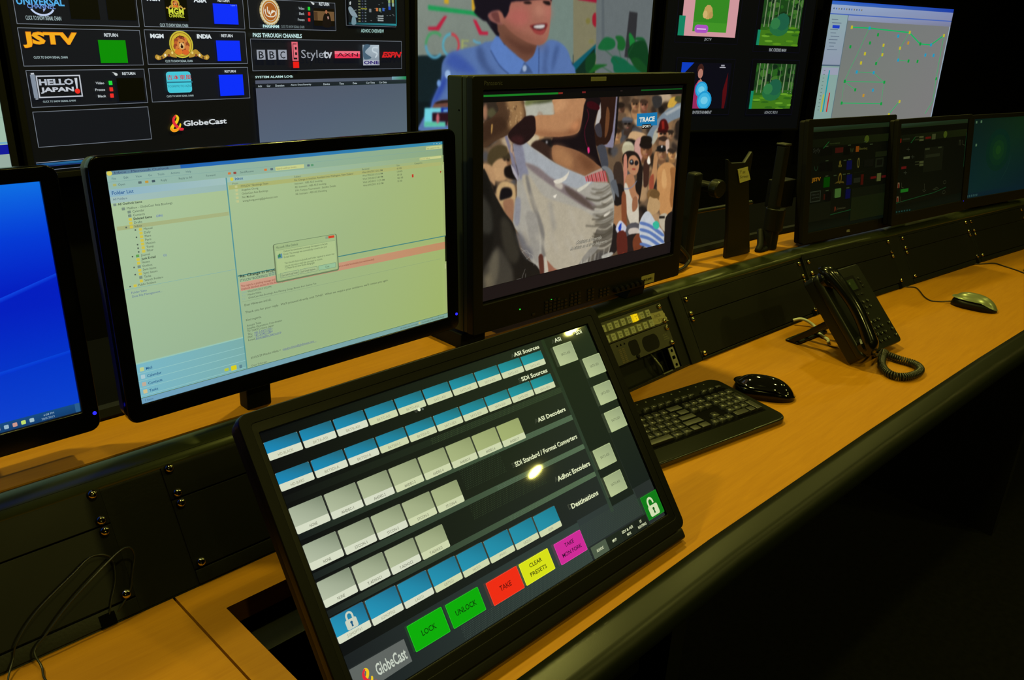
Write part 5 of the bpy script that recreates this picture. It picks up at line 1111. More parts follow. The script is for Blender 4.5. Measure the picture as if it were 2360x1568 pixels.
# poster
P([(176, 45), (590, 100), (650, 150), (640, 155), (560, 130), (178, 86)], (24, 150, 80)); P([(318, -30), (358, -30), (358, 35), (318, 30)], (200, 160, 40)); P([(560, -30), (590, -30), (590, 96), (562, 92)], (206, 160, 40))
P([(176, 236), (250, 234), (318, 140), (346, 140), (270, 270), (178, 264)], (180, 30, 60)); P([(570, 170), (600, 178), (650, 276), (704, 278), (702, 308), (626, 305)], (180, 30, 60))
u_, v_ = d.P((236, 395)); d.arc_uv(u_, v_, .047, .047, .0105, 45, 180, (70, 150, 96)); d.arc_uv(u_, v_, .047, .047, .0105, 180, 315, (80, 150, 176))
u_, v_ = d.P((378, 395)); d.arc_uv(u_, v_, .044, .042, .010, -90, 90, (190, 60, 70)); d.arc_uv(u_, v_, .044, .042, .010, 90, 270, (84, 160, 180))
for a_, b_ in (((470, 350), (536, 366)), ((470, 395), (520, 408)), ((470, 350), (486, 440))): d.rect(a_, b_, (150, 160, 100))
d.line([(572, 352), (600, 372), (640, 380)], .008, (90, 160, 190))
d.feather = 1.4
# plant
for pts, c in (([(1670, 430), (1690, 370), (1740, 325), (1810, 350), (1815, 410), (1760, 440)], (20, 96, 50)), ([(1820, 320), (1880, 320), (1910, 380), (1890, 440), (1840, 430), (1840, 370)], (24, 92, 40)), ([(1940, 290), (1975, 320), (2000, 400), (1960, 480), (1945, 400)], (26, 120, 50)), ([(2000, 330), (2060, 330), (2100, 380), (2080, 360), (2000, 350)], (18, 84, 40)),
               ([(1990, 370), (2080, 360), (2110, 480), (2110, 640), (2050, 640), (1950, 520), (1930, 440)], (12, 58, 28)), ([(1780, 530), (1810, 490), (1900, 520), (1960, 570), (2050, 590), (2040, 640), (1830, 645), (1800, 570)], (16, 92, 62)), ([(1560, 600), (1590, 570), (1690, 565), (1750, 570), (1680, 600), (1600, 645)], (24, 90, 34)), ([(1560, 520), (1640, 460), (1640, 560), (1570, 640)], (14, 60, 30)), ([(1960, 520), (2020, 510), (2100, 600), (2080, 645), (2000, 600)], (18, 70, 30))): P(pts, c, 4)
for pts in ([(1730, 440), (1800, 500), (1850, 560)], [(1850, 430), (1870, 520)], [(1980, 390), (1935, 480), (1925, 560)], [(1680, 570), (1790, 640)]): d.line(pts, .003, (30, 84, 44), 3)
# the seated presenter: shirt, neck, face, hair
SH = (84, 112, 166)
P([(200, 940), (240, 820), (290, 700), (300, 560), (360, 470), (480, 430), (620, 400), (740, 360), (1140, 400), (1240, 350), (1330, 370), (1400, 440), (1440, 560), (1475, 650), (1500, 1100), (200, 1200)], SH, 3)
d.feather = 5
P([(300, 600), (370, 470), (450, 480), (560, 580), (600, 650), (420, 620), (330, 560)], (58, 84, 160), 3); P([(200, 940), (250, 810), (300, 700), (340, 650), (330, 750), (260, 880)], (40, 66, 160), 3)
P([(600, 420), (650, 420), (700, 560), (780, 660), (860, 760), (720, 660), (620, 540)], (62, 84, 132), 3); P([(1200, 420), (1240, 420), (1220, 560), (1230, 650), (1180, 640), (1190, 520)], (70, 94, 144), 3); P([(1300, 400), (1330, 420), (1290, 560), (1260, 640), (1270, 500)], (64, 88, 138), 3)
d.feather = 1.2
P([(700, 130), (800, 150), (860, 260), (850, 400), (800, 340), (745, 260)], (20, 13, 26), 3)
P([(790, 160), (900, 200), (1130, 380), (1125, 440), (1090, 500), (1030, 545), (950, 480), (860, 400), (800, 330)], (108, 70, 56), 3); d.feather = 5
P([(840, 300), (900, 380), (1010, 470), (1100, 470), (1130, 400), (1000, 380), (900, 330)], (86, 52, 42), 3)
d.feather = 1.1
P([(780, 310), (805, 330), (860, 410), (960, 500), (1025, 545), (970, 640), (890, 645), (790, 560), (725, 440), (740, 370)], (88, 122, 186), 2); P([(1130, 400), (1150, 420), (1145, 640), (1100, 640), (1035, 550), (1100, 500)], (80, 112, 172), 2); d.line([(725, 440), (800, 570), (885, 650)], .004, (46, 66, 112), 3); d.line([(1150, 420), (1148, 650)], .004, (40, 60, 104))
P([(1020, 545), (1060, 580), (1100, 645), (980, 645)], (60, 84, 130)); d.disc((1024, 600), .0125, .0125, (150, 168, 196)); d.disc((349, 652), .0145, .0145, (150, 180, 220)); d.disc((272, 730), .010, .012, (110, 150, 210))
P([(220, 935), (260, 890), (400, 880), (400, 960), (230, 960)], (110, 70, 60), 3); P([(230, 910), (300, 880), (400, 880), (400, 895), (300, 905)], (30, 20, 20), 2)
P([(700, 110), (790, 60), (840, 170), (830, 220), (760, 200), (715, 170)], (136, 84, 78), 3); P([(730, 120), (790, 110), (810, 190), (770, 190)], (104, 58, 56), 3)
P([(790, -300), (1250, -300), (1256, 60), (1250, 180), (1238, 290), (1212, 360), (1165, 394), (1110, 392), (1030, 362), (930, 300), (850, 220), (800, 140)], (158, 100, 84), 3)
d.feather = 9
P([(860, 120), (960, 60), (1060, 100), (1050, 200), (960, 230), (880, 200)], (170, 94, 86), 4); P([(1190, 60), (1250, 70), (1250, 150), (1200, 160)], (178, 108, 96), 4); P([(830, 180), (900, 240), (1000, 310), (1100, 350), (1200, 370), (1190, 395), (1040, 375), (930, 320), (840, 240)], (116, 72, 56), 3)
P([(1100, 130), (1120, 60), (1160, 30), (1200, 100), (1210, 140), (1160, 165), (1110, 150)], (182, 124, 104), 4); P([(1110, 140), (1150, 150), (1140, 165), (1112, 155)], (90, 46, 44), 2); P([(1165, 155), (1205, 145), (1200, 160), (1170, 166)], (96, 50, 46), 2)
d.feather = 1.3
P([(1070, 225), (1130, 210), (1220, 205), (1215, 250), (1180, 300), (1120, 290), (1085, 250)], (118, 40, 42), 3); P([(1090, 232), (1130, 218), (1205, 215), (1195, 248), (1150, 262), (1110, 252)], (48, 16, 20), 2); P([(1100, 234), (1130, 220), (1200, 217), (1192, 244), (1150, 252), (1115, 246)], (206, 204, 200), 2)
for x in (1128, 1148, 1168, 1186): P([(x, 220), (x+2, 220), (x+2, 250), (x, 250)], (150, 140, 140))
P([(1100, 262), (1160, 272), (1205, 255), (1180, 300), (1120, 292)], (150, 62, 60), 3); P([(1010, 20), (1060, 10), (1090, 30), (1040, 36)], (24, 14, 18), 2); P([(1180, 10), (1240, 10), (1250, 45), (1210, 40)], (24, 14, 18), 2)
d.feather = 1.4
P([(600, -500), (1280, -500), (1262, 0), (1245, -20), (1190, -10), (1080, 0), (1000, 10), (905, 20), (885, 100), (850, 160), (830, 120), (800, 90), (750, 95), (720, 110), (700, 140), (735, 230), (800, 290), (790, 320), (730, 250), (690, 190), (660, 180), (580, 110), (600, 60), (580, 20)], (18, 12, 26), 2)
# caption box lower left
P([(145, 948), (390, 945), (390, 985), (215, 990), (215, 1068), (330, 1070), (328, 1108), (145, 1112)], (110, 206, 220)); P([(145, 1068), (330, 1070), (328, 1108), (145, 1112)], (90, 190, 160)); P([(290, 945), (400, 942), (400, 1002), (290, 985)], (16, 40, 150)); P([(310, 962), (350, 958), (352, 985), (312, 985)], (110, 170, 220)); P([(215, 990), (400, 985), (400, 1100), (330, 1100), (330, 1068), (215, 1065)], (40, 14, 26)); blobw(262, 1040, .008, .018, (190, 100, 110)); blobw(370, 1085, .014, .01, (150, 100, 100))
d.blur(1.3); d.grain(.004, 1.0); d.flatten()
wall_screen('wall screen with a smiling interviewee in a light blue shirt', W2, wx0, wy0, wx1, wy0+.80, None, d)
# multiviewer and map screens, further right
s4 = .78
W4 = Plane((6.829*s4, 2.656*s4, CZ-.19*s4), -18.94, 1.0); q4 = s4/.9
d = Display(W4, step=6e-5); d.src(1500, 0, 2.744); a0, b0, a1, b1 = -1.90*q4, -.44*q4, -.735*q4, .36
d.rect_uv(a0, b0, a1, b1, (5, 6, 8)); P = d.poly
mx0 = lambda pts: (sum(W4.uv(*p)[0] for p in pts)/len(pts), sum(W4.uv(*p)[1] for p in pts)/len(pts))
def tile(l, r, b, t, kind, bar=None):
    d.lim = None
    d.rect_uv(l-.034, b-.034, r+.022, t+.022, (14, 12, 34)); d.rect_uv(l-.0325, b-.0325, r+.0205, t+.0205, (4, 5, 8)); d.lim = (l, r, b, t); w_ = r-l; h_ = t-b
    X = lambda x, y: (l+x*w_, b+y*h_)
    if kind == 'forest':
        d.rect_uv(l, b, r, t, (26, 66, 24)); d.rect_uv(l, b, r, b+h_*.42, (62, 116, 24)); d.rect_uv(l, b+.3*h_, r, b+h_*.42, (40, 92, 26))
        for i in range(34): x, y = X(random.random(), random.uniform(.45, 1)); d.disc_uv(x, y, random.uniform(.01, .03), random.uniform(.008, .022), random.choice([(38, 92, 28), (20, 50, 22), (60, 110, 40), (14, 38, 20)]), 8)
        for x, wd in ((.06, .03), (.17, .022), (.24, .05), (.38, .02), (.6, .02), (.72, .035), (.86, .03), (.94, .02)): p = X(x, .36); d.poly_uv([p, (p[0]+wd*w_, p[1]), (p[0]+wd*w_*1.1, t), (p[0]+.01*w_, t)], (130, 146, 110)); d.poly_uv([(p[0]+wd*w_*.6, p[1]), (p[0]+wd*w_, p[1]), (p[0]+wd*w_*1.1, t), (p[0]+wd*w_*.7, t)], (74, 92, 66))
        for i in range(16): x, y = X(random.random(), random.uniform(.0, .4)); d.disc_uv(x, y, .03, .006, random.choice([(84, 140, 26), (44, 96, 24), (100, 156, 40)]), 10)
        x, y = X(.45, .36); d.disc_uv(x, y, .07, .045, (34, 104, 60), 12); d.disc_uv(x+.02, y+.03, .05, .045, (28, 92, 66), 12); d.disc_uv(x-.03, y+.02, .035, .03, (46, 118, 66), 10)
    if kind == 'dog':
        d.rect_uv(l, b, r, t, (206, 150, 156)); d.rect_uv(l+.2*w_, b+.1*h_, l+.82*w_, t, (52, 134, 34)); d.rect_uv(l+.2*w_, b+.1*h_, l+.82*w_, b+.3*h_, (64, 146, 38))
        x, y = X(.45, .52); d.disc_uv(x, y, .03, .036, (190, 158, 90), 10); d.disc_uv(x-.018, y-.012, .016, .02, (206, 176, 110), 8); d.disc_uv(x+.02, y-.014, .014, .018, (180, 146, 84), 8)
        x, y = X(.36, .16); d.rr_uv(x-.045, y-.02, x+.045, y+.02, .018, (170, 80, 190)); d.rect_uv(x-.03, y-.004, x+.03, y+.002, (220, 190, 226)); d.rect_uv(l+.22*w_, b+.86*h_, l+.32*w_, t, (70, 30, 60))
    if kind == 'ent':
        d.rect_uv(l, b, r, t, (8, 8, 20)); d.poly_uv([X(0, 1), X(.24, 1), X(.04, .74), X(0, .72)], (10, 60, 190)); d.poly_uv([X(.9, 0), X(.88, .4), X(.95, .8), X(.97, .3), X(.95, 0)], (80, 8, 16))
        x, y = X(.38, .80); d.disc_uv(x, y+.012, .022, .03, (60, 30, 26), 12); d.disc_uv(x+.002, y-.008, .017, .025, (176, 120, 104), 12); d.poly_uv([X(.28, 0), X(.30, .5), X(.36, .62), X(.46, .6), X(.54, .4), X(.5, 0)], (150, 40, 90)); d.poly_uv([X(.34, .55), X(.40, .66), X(.47, .56), X(.42, .46)], (176, 120, 104)); d.poly_uv([X(.46, .5), X(.58, .38), X(.56, .30), X(.45, .4)], (176, 120, 104))
        for x_, y_, r_ in ((.44, .42, .042), (.52, .18, .05)): x, y = X(x_, y_); d.disc_uv(x, y, r_, r_, (30, 150, 206), 20); d.disc_uv(x, y, r_*.8, r_*.8, (60, 176, 222), 20); d.disc_uv(x, y, r_*.5, r_*.4, (110, 200, 230), 14)
        x, y = X(.82, .9); d.rect_uv(x-.02, y, x+.02, y+.004, (180, 180, 190)); d.rect_uv(x-.012, y+.008, x+.012, y+.016, (150, 150, 160))
    if bar: d.lim = None; d.rect_uv(l-.02, b, l-.001 if kind != 'dog' else l+.02, b+bar*h_, (18, 130, 96))
    d.lim = None
u_ = lambda x, y: W4.uv(1500+x/2.744, y/2.744)
bot = u_(188, 218)[1]; tl, tr = u_(190, 200)[0], u_(542, 150)[0]; tile(tl, tr, (bot+u_(532, 245)[1])/2, .36-.03, 'dog', .42)
d.text_uv('JSCTV', (tl+tr)/2-.024, bot-.028, (tl+tr)/2+.024, bot-.012, (150, 156, 160), .01)
fl, fr_ = u_(690, 200)[0], u_(945, 150)[0]; bot = u_(800, 290)[1]; tile(fl, fr_, bot, .36-.03, 'forest', .30); d.text_uv('BBC CBEEBIES MAIN', (fl+fr_)/2-.062, bot-.030, (fl+fr_)/2+.062, bot-.014, (150, 156, 160), .01)
el, er = u_(188, 450)[0], u_(495, 500)[0]; bt = u_(300, 396)[1]; bb = u_(300, 686)[1]; tile(el, er, bb, bt, 'ent'); d.text_uv('ENTERTAINMENT', (el+er)/2-.062, bb-.028, (el+er)/2+.068, bb-.012, (150, 156, 160), .01)
gl, gr = (u_(655, 397)[0]+u_(640, 685)[0])/2, (u_(908, 408)[0]+u_(878, 688)[0])/2; tile(gl, gr, u_(750, 687)[1], u_(780, 403)[1], 'forest', .40); bb = u_(750, 687)[1]; d.text_uv('ADHOC IRD 8', (gl+gr)/2-.046, bb-.028, (gl+gr)/2+.052, bb-.012, (130, 136, 140), .01)
wall_screen('dark wall screen with four small video tiles, two of a birch forest', W4, a0, b0, a1, b1, None, d)
# network map screen
d = Display(W4, step=6e-5); d.src(1500, 0, 2.744)
A = [W4.uv(1915, 0), W4.uv(2196, 23.7), W4.uv(2148.7, 268), W4.uv(1877, 269.7)]
l, r, b, t = (A[0][0]+A[3][0])/2, (A[1][0]+A[2][0])/2, (A[2][1]+A[3][1])/2-.05, (A[0][1]+A[1][1])/2+.002; h_ = t-b; w_ = r-l
d.rect_uv(l, b, r, t, (120, 120, 124)); d.rect_uv(l, b, r, t, 0, [(118, 124, 116), (124, 122, 122), (120, 122, 122), (112, 118, 118)])
d.rect_uv(l, t-.020, r, t, 0, [(60, 110, 190), (30, 60, 160), (26, 60, 170), (40, 90, 200)]); d.rect_uv(l, t-.066, r, t-.020, 0, [(140, 160, 190), (130, 136, 170), (130, 140, 180), (150, 170, 200)])
d.rect_uv(l, t-.072, r, t-.066, (70, 100, 180)); d.rect_uv(l+.145, t-.10, r, t-.072, 0, [(140, 150, 176), (120, 124, 150), (126, 132, 168), (140, 156, 190)])
d.rect_uv(l, b, l+.145, t-.072, (132, 162, 156)); d.rect_uv(l, b+.345, l+.145, t-.072, 0, [(140, 150, 170), (140, 150, 170), (140, 166, 170), (140, 166, 170)]); d.rect_uv(l, b+.338, l+.145, b+.346, (80, 100, 120)); d.rect_uv(l+.143, b, l+.148, t-.072, (90, 110, 120)); d.rect_uv(l+.01, b+.29, l+.14, b+.33, (150, 156, 176)); d.rect_uv(r-.008, b, r, t-.10, (150, 170, 190))
for i in range(12): d.rect_uv(l+.02+i*.02, t-.045, l+.028+i*.02, t-.036, [(70, 90, 110), (60, 100, 180), (120, 110, 90)][i % 3])
for i in range(10): d.rect_uv(l+.02+(i % 3)*.006, t-.10-i*.018, l+.07+(i*7 % 4)*.01, t-.096-i*.018, (96, 112, 130))
d.rect_uv(l+.034, t-.145, l+.09, t-.128, (30, 60, 190))
for x, c, h2 in ((.046, (170, 180, 60), .10), (.062, (20, 150, 160), .235), (.092, (190, 40, 40), .11)): d.rect_uv(l+x, b+.08, l+x+.010, b+.08+h2, c)
for i in range(12): d.rect_uv(l+.022, b+.09+i*.02, l+.034, b+.093+i*.02, (70, 96, 90))
G = (24, 176, 96)
for pts, th in (([(1265, 172), (1380, 178), (1632, 206)], .007), ([(1632, 206), (1700, 278), (1768, 284), (1850, 225)], .008), ([(1380, 178), (1350, 240), (1300, 350), (1260, 430), (1222, 515)], .003), ([(1222, 515), (1472, 520)], .004), ([(1222, 515), (1290, 568)], .003), ([(1200, 652), (1452, 655)], .004), ([(1300, 455), (1405, 460), (1472, 520), (1452, 655)], .003), ([(1570, 640), (1500, 725)], .005), ([(1850, 225), (1800, 500), (1780, 640), (1730, 720)], .004), ([(1632, 206), (1572, 305), (1560, 380), (1625, 386)], .003), ([(1468, 285), (1460, 345), (1420, 402)], .003), ([(1222, 515), (1200, 652)], .002)): d.line(pts, th, G)
for x, y, c in ((1268, 172, 1), (1380, 178, 2), (1634, 205, 1), (1850, 225, 1), (1433, 220, 0), (1561, 228, 2), (1382, 272, 0), (1258, 296, 0), (1468, 286, 1), (1624, 272, 3), (1700, 278, 0), (1768, 284, 2), (1572, 305, 1), (1350, 340, 1), (1460, 346, 1), (1732, 348, 2), (1784, 350, 2), (1560, 380, 2), (1625, 386, 0), (1682, 388, 0), (1325, 398, 1), (1420, 402, 0), (1298, 455, 2), (1405, 460, 2), (1222, 514, 0), (1472, 520, 0), (1288, 568, 0), (1400, 570, 2), (1340, 604, 3), (1202, 652, 0), (1452, 656, 0), (1568, 642, 1), (1500, 725, 1), (1800, 498, 0)):
    uu, vv = d.P((x, y)); d.rr_uv(uu-.008, vv-.009, uu+.008, vv+.009, .002, [(16, 150, 60), (190, 180, 40), (30, 150, 190), (190, 140, 40)][c])
wall_screen('wall screen with a grey network map of green lines and dots', W4, l, b, r, t, None, d, bez=.010)
# ================================================================== three small monitors on the right
def small_monitor(label, c, yaw, tilt, w, h, ext, group=None):
    pl = Plane(c, yaw, tilt)
    base = pl.c - pl.n*.075 + pl.v*0; base = Vector((base.x, base.y, DZ))
    r = mk_root('desktop_monitor', label, 'monitor', base, yaw, group)
    mx = lcd(r, pl, w, h, ext, .05, .006, bez=BLKM, body=BLKM)
    MB().box(-.03, .03, -.020, .002, .008, .20).build('stand_leg', BLKM, r, bevel=.003)
    MB().box(-.075, .075, -.040, .05, 0, .008).build('stand_base', BLKM, r, bevel=.002)
    return r, pl, mx
k9 = .87
specs = [('small monitor with dim channel logos, left of the three along the right riser', (2.557*k9, 1.024*k9, CZ-.403*k9), -7.3, 8, .388, .263, (-.218, .2095, -.160, .151)),
         ('small monitor with dim flow diagram icons, middle of the three along the right riser', (2.998*k9, .937*k9, CZ-.395*k9), -6.5, 8.5, .416, .246, (-.2265, .230, -.155, .136)),
         ('small monitor with plain dark teal desktop, rightmost of the three', (3.116, .771, CZ-.351), -9, 8.5, .416, .246, (-.226, .230, -.155, .136))]
for idx, (lab, c, yaw, tilt, w, h, ext) in enumerate(specs):
    r, pl, mx = small_monitor(lab, c, yaw, tilt, w, h, ext)
    d = Display(pl, step=3e-5); d.src(1840, 240, 4.356); w2_, h2 = w/2, h/2
    if idx < 2:
        d.rect_uv(-w2_, -h2, w2_, h2, 0, [(20, 26, 14), (16, 20, 12), (14, 16, 8), (12, 14, 7)])  # black page with the room's greenish reflection painted in
        d.rect_uv(-w2_, h2-.012, w2_, h2, 0, [(40, 58, 30), (44, 62, 34), (46, 70, 42), (66, 92, 66)]); d.rect_uv(-w2_, h2-.050, w2_, h2-.030, 0, [(20, 26, 12), (34, 44, 16), (36, 46, 18), (22, 28, 14)])
        d.rect_uv(-w2_, -h2, w2_, -h2+.024, 0, [(18, 30, 20), (20, 30, 22), (12, 24, 16), (10, 20, 12)])
        d.disc_uv(.066, h2-.040, .012, .010, (88, 108, 30), 10); d.line_uv([(-.14, h2-.054), (-.115, h2-.038)], .0015, (30, 140, 60))
        d.line_uv([(-w2_, -h2+.030), (-.08, -h2+.036), (.02, -h2+.040), (.10, -h2+.050)], .002, (30, 90, 46))
        d.rect_uv(w2_-.0035, -.02, w2_-.0015, h2-.04, (30, 90, 50))
    if idx == 0:
        T_ = d.text
        T_('Syfy', (160, 500), (235, 440), (60, 64, 50), .0); T_('PLAYOUT SERVICES', (330, 404), (430, 386), (90, 110, 50), .0); d.rect((385, 440), (462, 484), (84, 26, 20)); d.rect((592, 425), (620, 478), (170, 84, 16)); T_('Bloomberg', (625, 468), (706, 430), (120, 118, 48), .0)
        d.rect((235, 450), (350, 510), (10, 12, 8)); d.rect((470, 430), (525, 505), (8, 10, 6)); T_('W', (530, 488), (570, 440), (70, 80, 40), .0)
        for x, y in ((300, 425), (525, 413), (300, 570), (480, 566), (528, 558), (298, 724), (380, 718), (472, 706), (515, 700), (300, 870), (508, 842), (684, 378), (744, 403)): d.rect((x-14, y-4), (x+14, y+3), (70, 86, 50))
        d.rect((230, 590), (285, 670), (10, 11, 8)); d.rect((298, 585), (352, 668), (10, 11, 8)); d.arc_uv(*d.P((190, 625)), .008, .012, .002, 180, 360, (40, 70, 44)); T_('MGM', (414, 636), (446, 606), (130, 120, 40), .02); d.disc((430, 590), .004, .006, (130, 116, 36)); d.rect((498, 570), (545, 655), (16, 20, 84))
        d.disc((614, 590), .0052, .0135, (130, 124, 50)); d.disc((614, 590), .0034, .0095, (50, 48, 20)); d.rect((672, 560), (760, 620), (22, 24, 16)); d.rect((785, 480), (895, 520), (34, 42, 20)); d.rect((785, 545), (860, 628), (36, 42, 26)); d.rect((800, 560), (850, 610), (20, 22, 14))
        T_('JSTV', (144, 794), (236, 732), (196, 130, 24), .04); d.rect((266, 738), (322, 832), (2, 88, 2)); d.disc((428, 745), .0075, .014, (140, 118, 34)); d.disc((428, 745), .005, .009, (40, 30, 10)); d.poly([(372, 800), (400, 778), (460, 775), (470, 795), (430, 790)], (110, 92, 30)); d.rect((496, 712), (542, 808), (14, 18, 84)); T_('PASS THROUGH CHANNELS', (570, 692), (668, 678), (80, 110, 54), .0)
        d.rect((565, 745), (628, 785), (44, 48, 32)); d.rect((640, 708), (658, 808), (92, 22, 14)); d.rect((735, 730), (790, 745), (120, 24, 24)); d.rect((800, 696), (834, 770), (110, 118, 60)); d.rect((845, 718), (884, 736), (110, 22, 24))
        d.rect((130, 882), (228, 975), (60, 68, 50)); d.rect((136, 890), (222, 966), (22, 28, 18)); T_('HELLO', (142, 922), (216, 898), (76, 84, 66), .0); T_('JAPAN', (142, 955), (216, 930), (76, 84, 66), .0); d.rect((284, 885), (334, 968), (10, 10, 8)); d.rect((262, 905), (274, 960), (70, 24, 14))
        (u0, v1_), (u1, v0_) = d.P((376, 852)), d.P((432, 934)); d.rr_uv(u0, v0_, u1, v1_, .003, (92, 140, 62)); d.rect((484, 858), (526, 945), (14, 18, 84)); T_('SYSTEM ALARM LOG', (555, 862), (632, 846), (80, 110, 54), .0); d.rect((545, 870), (880, 1106), (32, 42, 18)); d.rect((545, 850), (882, 884), (24, 30, 16))
        T_('GlobeCast', (392, 1062), (480, 1028), (96, 96, 60), .0); d.line([(365, 1080), (376, 1030), (384, 1070)], .002, (150, 60, 30), 3); d.rect((118, 1010), (322, 1150), (24, 30, 16))
    if idx == 1:
        d.rect((1024, 350), (1046, 388), (160, 34, 20)); d.rect((1060, 348), (1132, 356), (50, 54, 34))
        for y in (330, 360, 583, 610): d.rect((1228, y-8), (1270, y+8), (92, 100, 54)); d.rect((1184, y-6), (1222, y-1), (60, 66, 38))
        d.rect((1290, 330), (1342, 346), (120, 26, 22)); d.rect((1356, 300), (1388, 352), (84, 92, 50)); d.rect((1280, 440), (1450, 660), (28, 32, 18)); d.rect((1284, 445), (1330, 458), (70, 78, 44)); d.rect((1415, 430), (1450, 440), (70, 78, 44)); d.rect((1290, 510), (1430, 522), (46, 52, 30))
        for x, y in ((1115, 455), (1160, 530), (1085, 690)): d.line([(x-16, y), (x+16, y)], .002, (64, 70, 50)); d.line([(x, y-18), (x, y+18)], .002, (64, 70, 50))
        d.rect((1068, 530), (1128, 546), (120, 130, 84)); d.rect((1046, 630), (1094, 648), (130, 28, 28))
        for x, y in ((1005, 785), (995, 925), (1620, 355)): d.text('n', (x, y+60), (x+24, y), (150, 120, 80) if x < 1500 else (50, 54, 34), .03); d.rect((x+7, y+20), (x+15, y+58), (130, 22, 16)) if x < 1500 else None; d.line([(x+40, y+5), (x+40, y+50), (x+60, y+58)], .002, (70, 72, 46))
        d.rect((1038, 858), (1112, 878), (40, 150, 40)); d.line([(1275, 800), (1275, 860), (1255, 862), (1272, 882), (1290, 862)], .0018, (70, 74, 50)); d.line([(1360, 860), (1400, 835), (1418, 850), (1370, 862)], .002, (60, 66, 40))
        for x, y in ((1478, 785), (1470, 885)): d.arc_uv(*d.P((x, y)), .0095, .0055, .0016, 0, 359, (64, 68, 44))
        for x in range(6): d.rect((990+x*26, 1078-x*4), (1002+x*26, 1090-x*4), (40, 90, 80))
        d.text('Multi view monitoring', (1036, 298), (1215, 282), (60, 64, 40), 0)
    if idx == 2:
        d.rect_uv(-w2_, -h2, w2_, h2, 0, [(6, 34, 36), (6, 26, 34), (12, 36, 14), (8, 26, 22)])
        for rr, c in ((.085, (6, 34, 24)), (.062, (8, 38, 22)), (.04, (12, 44, 20)), (.018, (18, 52, 18))): d.disc_uv(-.02, .02, rr, rr*.8, c, 28)
        for x, y in ((1802, 182), (1850, 176), (1798, 412)): d.rect((x-6, y-12), (x+6, y+12), (70, 100, 70))
        d.line_uv([(.02, -.08), (.06, -.04), (.075, -.005)], .0008, (20, 50, 40)); d.rect_uv(-w2_, -h2, w2_, -h2+.014, (6, 28, 36))
        for i in range(6): d.rect_uv(-w2_+.006+i*.012, -h2+.003, -w2_+.012+i*.012, -h2+.010, (40, 70, 66))
    if idx < 2: d.c = [[tuple(v_*.34 for v_ in q_) for q_ in cl] for cl in d.c]
    panel(r, mx, d, DISPD, w, h, y=.004)
    MB().box(w2_+.008, w2_+.0095, -.001, .001, -h2-.003, -h2-.0015).build('power_light', LEDB, r, mx)
    if idx == 0: decal(r, mx @ Matrix.Translation((0, -.001, 0)), 'maker_name', [('DELL', -.012, -.1500, .004, -.1440, .02)], PRINT)
# ================================================================== monitor arm pole and gear behind the riser
Q = Plane((1.85, .95, .90), -5, 0)
def qm(root): return rel(root, Q.mat)
pr = mk_root('monitor_arm_pole', 'tall black clamp pole with arm joints standing between the monitors', 'monitor arm', (1.915, .943, DZ), -5)
qq = qm(pr)
MB().box(.052, .075, -.012, .012, -.0149, .2420).build('pole', mat('pole_steel', (.007, .0075, .005), .4, spec=.25), pr, qq, bevel=.003)
MB().box(.0505, .0765, -.0135, .0135, .2425, .2475).build('pole_cap', mat('pole_cap', (.02, .02, .013), .4), pr, qq, bevel=.0015)
MB().lathe([(.0165, 0), (.0165, .046), (.0235, .048), (.0245, .1), (.0235, .104)], qq @ Matrix.Translation((.073, -.001, -.0145)), 28).build('clamp_sleeve', mat('pole_steel', (), 0), pr, bevel=.002)
MB().lathe([(.0165, 0), (.0165, .05), (.014, .052)], qq @ Matrix.Translation((.095, .03, .13)) @ Matrix.Rotation(math.pi/2, 4, 'Y'), 20).build('arm_joint', BLK, pr, smooth=False)
MB().box(.099, .170, .012, .05, .080, .150).build('arm_bracket', BLK, pr, qq, bevel=.003)
m = MB(); m.box(-.285, .050, .049, .062, .090, .100); m.build('arm_bar', mat('arm_satin', (.012, .014, .009), .3), pr, qq, bevel=.005, seg=3)
MB().box(-.240, -.212, .02, .048, -.0149, .1948).build('arm_upright', mat('pole_steel', (), 0), pr, qq, bevel=.006)
m = MB(); m.lathe([(.0, 0), (.007, 0), (.008, .001), (.019, .003), (.0205, .006), (.0205, .022), (.018, .025)], qq @ Matrix.Translation((-.183, .015, .160)) @ Matrix.Rotation(math.pi/2, 4, 'X'), 32)
m.build('pivot_disc', mat('disc_black', (.009, .010, .007), .3), pr, smooth=False)
MB().lathe([(.012, 0), (.012, .03)], qq @ Matrix.Translation((-.183, .045, .160)) @ Matrix.Rotation(math.pi/2, 4, 'X'), 20).build('pivot_shaft', BLK, pr)
m = MB(); m.prism([(-.156, .224), (-.140, .214), (-.088, .212), (-.066, .236), (-.060, .230), (-.062, .17), (-.035, .075), (-.010, -.0145), (-.110, -.0145), (-.118, .06), (-.140, .16)], .0, .010)
m.build('tilted_plate', mat('plate_olive', (.007, .008, .005), .45, spec=.25), pr, qq, bevel=.002)
nt_ = MB(); nt_.prism([(-.1175, .1985), (-.0780, .2020), (-.0765, .195), (-.0720, .190), (-.0600, .1705), (-.1010, .1660)], -.0024, -.0010)
nr = nt_.build('sticky_note', mat('note_yellow', (.50, .48, .16), .7), None, Q.mat); tag(nr, 'small pale yellow handwritten note stuck on a dark tilted plate', 'note')
decal(nr, Matrix.Translation((0, -.0028, 0)), 'handwriting', [('7 at', -.108, .188, -.086, .195), ('Screen', -.104, .177, -.072, .184)], mat('pencil', (.20, .19, .08), .7))
